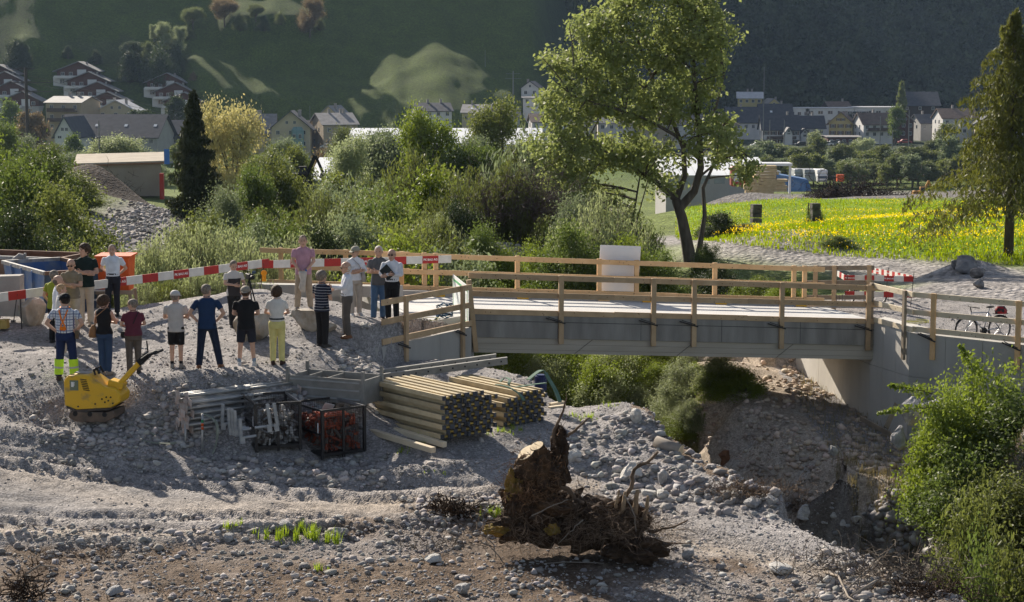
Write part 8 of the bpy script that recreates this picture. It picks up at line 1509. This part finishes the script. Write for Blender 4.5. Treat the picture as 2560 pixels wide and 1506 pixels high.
for k in range(3): a = k*2.09+.5; b = MB(); b.tube([(0,0,zt_),(.38*math.cos(a),.38*math.sin(a),0)], [.018,.014], 7); b.build('tripod_leg', BLACK, cm_)
b4 = person(617,917,39.6,207,2,BLK,C_('navy_shorts', (.018,.02,.032)),'man in a beige cap, black T-shirt and dark shorts seen from behind',hair='brown',arms='fold',shorts=True,bulk=1.12,cap=(C_('cap_beige', (.32,.28,.23)),-1),legs='apart',shoes=WSH,glasses=False)
for i in (0, 1): addp(b4[0], 'sock', C_('sock_blue', (.25,.32,.40)), lambda b: b.tube([((-.15,.15)[i],-.02+.03*i,.10),((-.15,.15)[i],-.02+.03*i,.19)], [.042,.042], 12))
b5 = person(694,913,39.8,202,0,WHT,C_('pale_yellow', (.66,.60,.24)),'woman with curly dark hair in a white T-shirt and pale yellow trousers',hair='brown',hs='curly',sex='f',arms='fold',tucked=True,belt=True,legs='stand',shoes=C_('shoe_darkbrown', (.045,.022,.014)))
b6 = person(760,779,45.4,192,182,C_('pink_polo', (.46,.26,.33)),KHA,'tall man in a pink polo shirt holding a pale jacket in front of him',hair='mix',arms='front',legs='apart',head=(2,-5),shoes=GSH)
held('jacket','pale jacket held in both hands by the man in the pink polo','jacket',b6[0],C_('jacket_pale', (.55,.50,.44)),lambda b: b.rings([(0,.23,.44,.045,.03),(.02,.235,.55,.075,.045),(-.01,.235,.72,.065,.05),(0,.23,.86,.09,.045),(0,.225,.93,.085,.04)], 12),True)
b7 = person(806,876,41.3,196,-38,patterned('striped_navy','stripes',(.012,.016,.035),(.45,.45,.48)),BLK,'grey haired man in a striped navy polo shirt holding a sheet of paper',hair='grey',hs='thick',arms='paper',head=(-8,-4),legs='close')
held('paper_sheet','white sheet of paper in the hand of the man in the striped navy polo','paper',b7[0],mat('paper', (.80,.82,.86), .6),lambda b: b.box((-.17,.26,.93), (.21,.006,.30), rot=(.1,.12,.3)))
b8 = person(868,836,42.8,196,100,WHS,GTR,'man with sunglasses in a white shirt explaining with raised hands',hair='silver',hs='fringe',arms='gesture',sleeves='long',tucked=True,belt=True,glasses=True,head=(8,-8),legs='close',shoes=BSH)
held('note_sheet','small white paper in the hand of the man explaining','paper',b8[0],MATS['paper'],lambda b: b.box((.09,.40,1.13), (.12,.16,.005), rot=(.3,.2,0)))
b9 = person(889,787,45.2,178,205,WHS,C_('cream_trousers', (.44,.39,.34)),'woman in beige cap and white blouse behind the explaining man',hair='blond',hs='short',sex='f',bulk=1.1,arms='hold',sleeves='rolled',cap=(C_('cap_olive', (.36,.34,.27)),1),glasses=True,head=(-60,-4),shoes=WSH)
held('tote_bag','light grey bag carried at the side of the woman in the beige cap','bag',b9[0],C_('bag_grey', (.40,.37,.35)),lambda b: [b.rings([(-.17,.10,.86,.05,.07),(-.17,.10,.97,.06,.09),(-.16,.10,1.10,.04,.07)], 12), b.tube([(-.15,.12,1.1),(-.04,.15,1.3),(.10,.06,1.45),(.1,-.06,1.44)], .008, 5)],True)
b10 = person(948,789,45.5,191,185,C_('grey_polo', (.10,.105,.115)),C_('jeans_blue', (.07,.14,.26)),'white haired man in a grey polo shirt and blue jeans with folded arms',hair='silver',arms='crossed',head=(-8,-4),legs='contra')
b11 = person(981,803,44.9,186,165,WHS,BLK,'bald bearded man in a white shirt and black trousers hugging a dark folder',hair='mix',hs='fringe',arms='hold',sleeves='long',tucked=True,belt=True,glasses=True,bulk=1.1,head=(4,-5))
addp(b11[0], 'beard', mat('hair_mix', HAIRC['mix'], .8), lambda b: b.ell(b11[1]['hd'](0,.045,-.082), (.046,.040,.036), 10, 7))
held('folder','dark folder held against the chest of the bearded bald man','folder',b11[0],C_('folder', (.012,.016,.018), .5),lambda b: b.box((.05,.20,1.20), (.24,.02,.31), rot=(.1,.75,0)))
addp(b6[0], 'wristband', mat('band_blue', (.03,.15,.45), .5), lambda b: b.tube([b6[1]['wr'][0]+Vector((-.01,-.01,.015)), b6[1]['wr'][0]+Vector((0,.01,-.005))], .034, 12))
def bake():
    bpy.context.view_layer.update(); dg = bpy.context.evaluated_depsgraph_get(); res = []
    for o, m, post in TODO: res.append((o, m, post, bpy.data.meshes.new_from_object(o.evaluated_get(dg))))
    for o, m, post, me in res:
        o.modifiers.clear(); me.materials.clear(); me.materials.append(m)
        if post: post(me)
        me.polygons.foreach_set('use_smooth', np.ones(len(me.polygons), bool)); o.data = me
bake()
# ------------------------------------------------------------ haze
hz = MB(); hz.box((0, 640, 30), (900, 1290, 116)); ho = hz.build('haze', None, None); ho['kind'] = 'stuff'; ho['label'] = 'thin bluish valley haze'
hm_ = bpy.data.materials.new('haze_air'); hm_.use_nodes = True; nn_ = hm_.node_tree; nn_.nodes.remove(nn_.nodes['Principled BSDF']); pv = nn_.nodes.new('ShaderNodeVolumePrincipled'); pv.inputs['Color'].default_value = (.50,.70,1,1); pv.inputs['Density'].default_value = .00005; pv.inputs['Anisotropy'].default_value = .25
nn_.links.new(pv.outputs[0], nn_.nodes['Material Output'].inputs['Volume']); ho.data.materials.clear(); ho.data.materials.append(hm_)
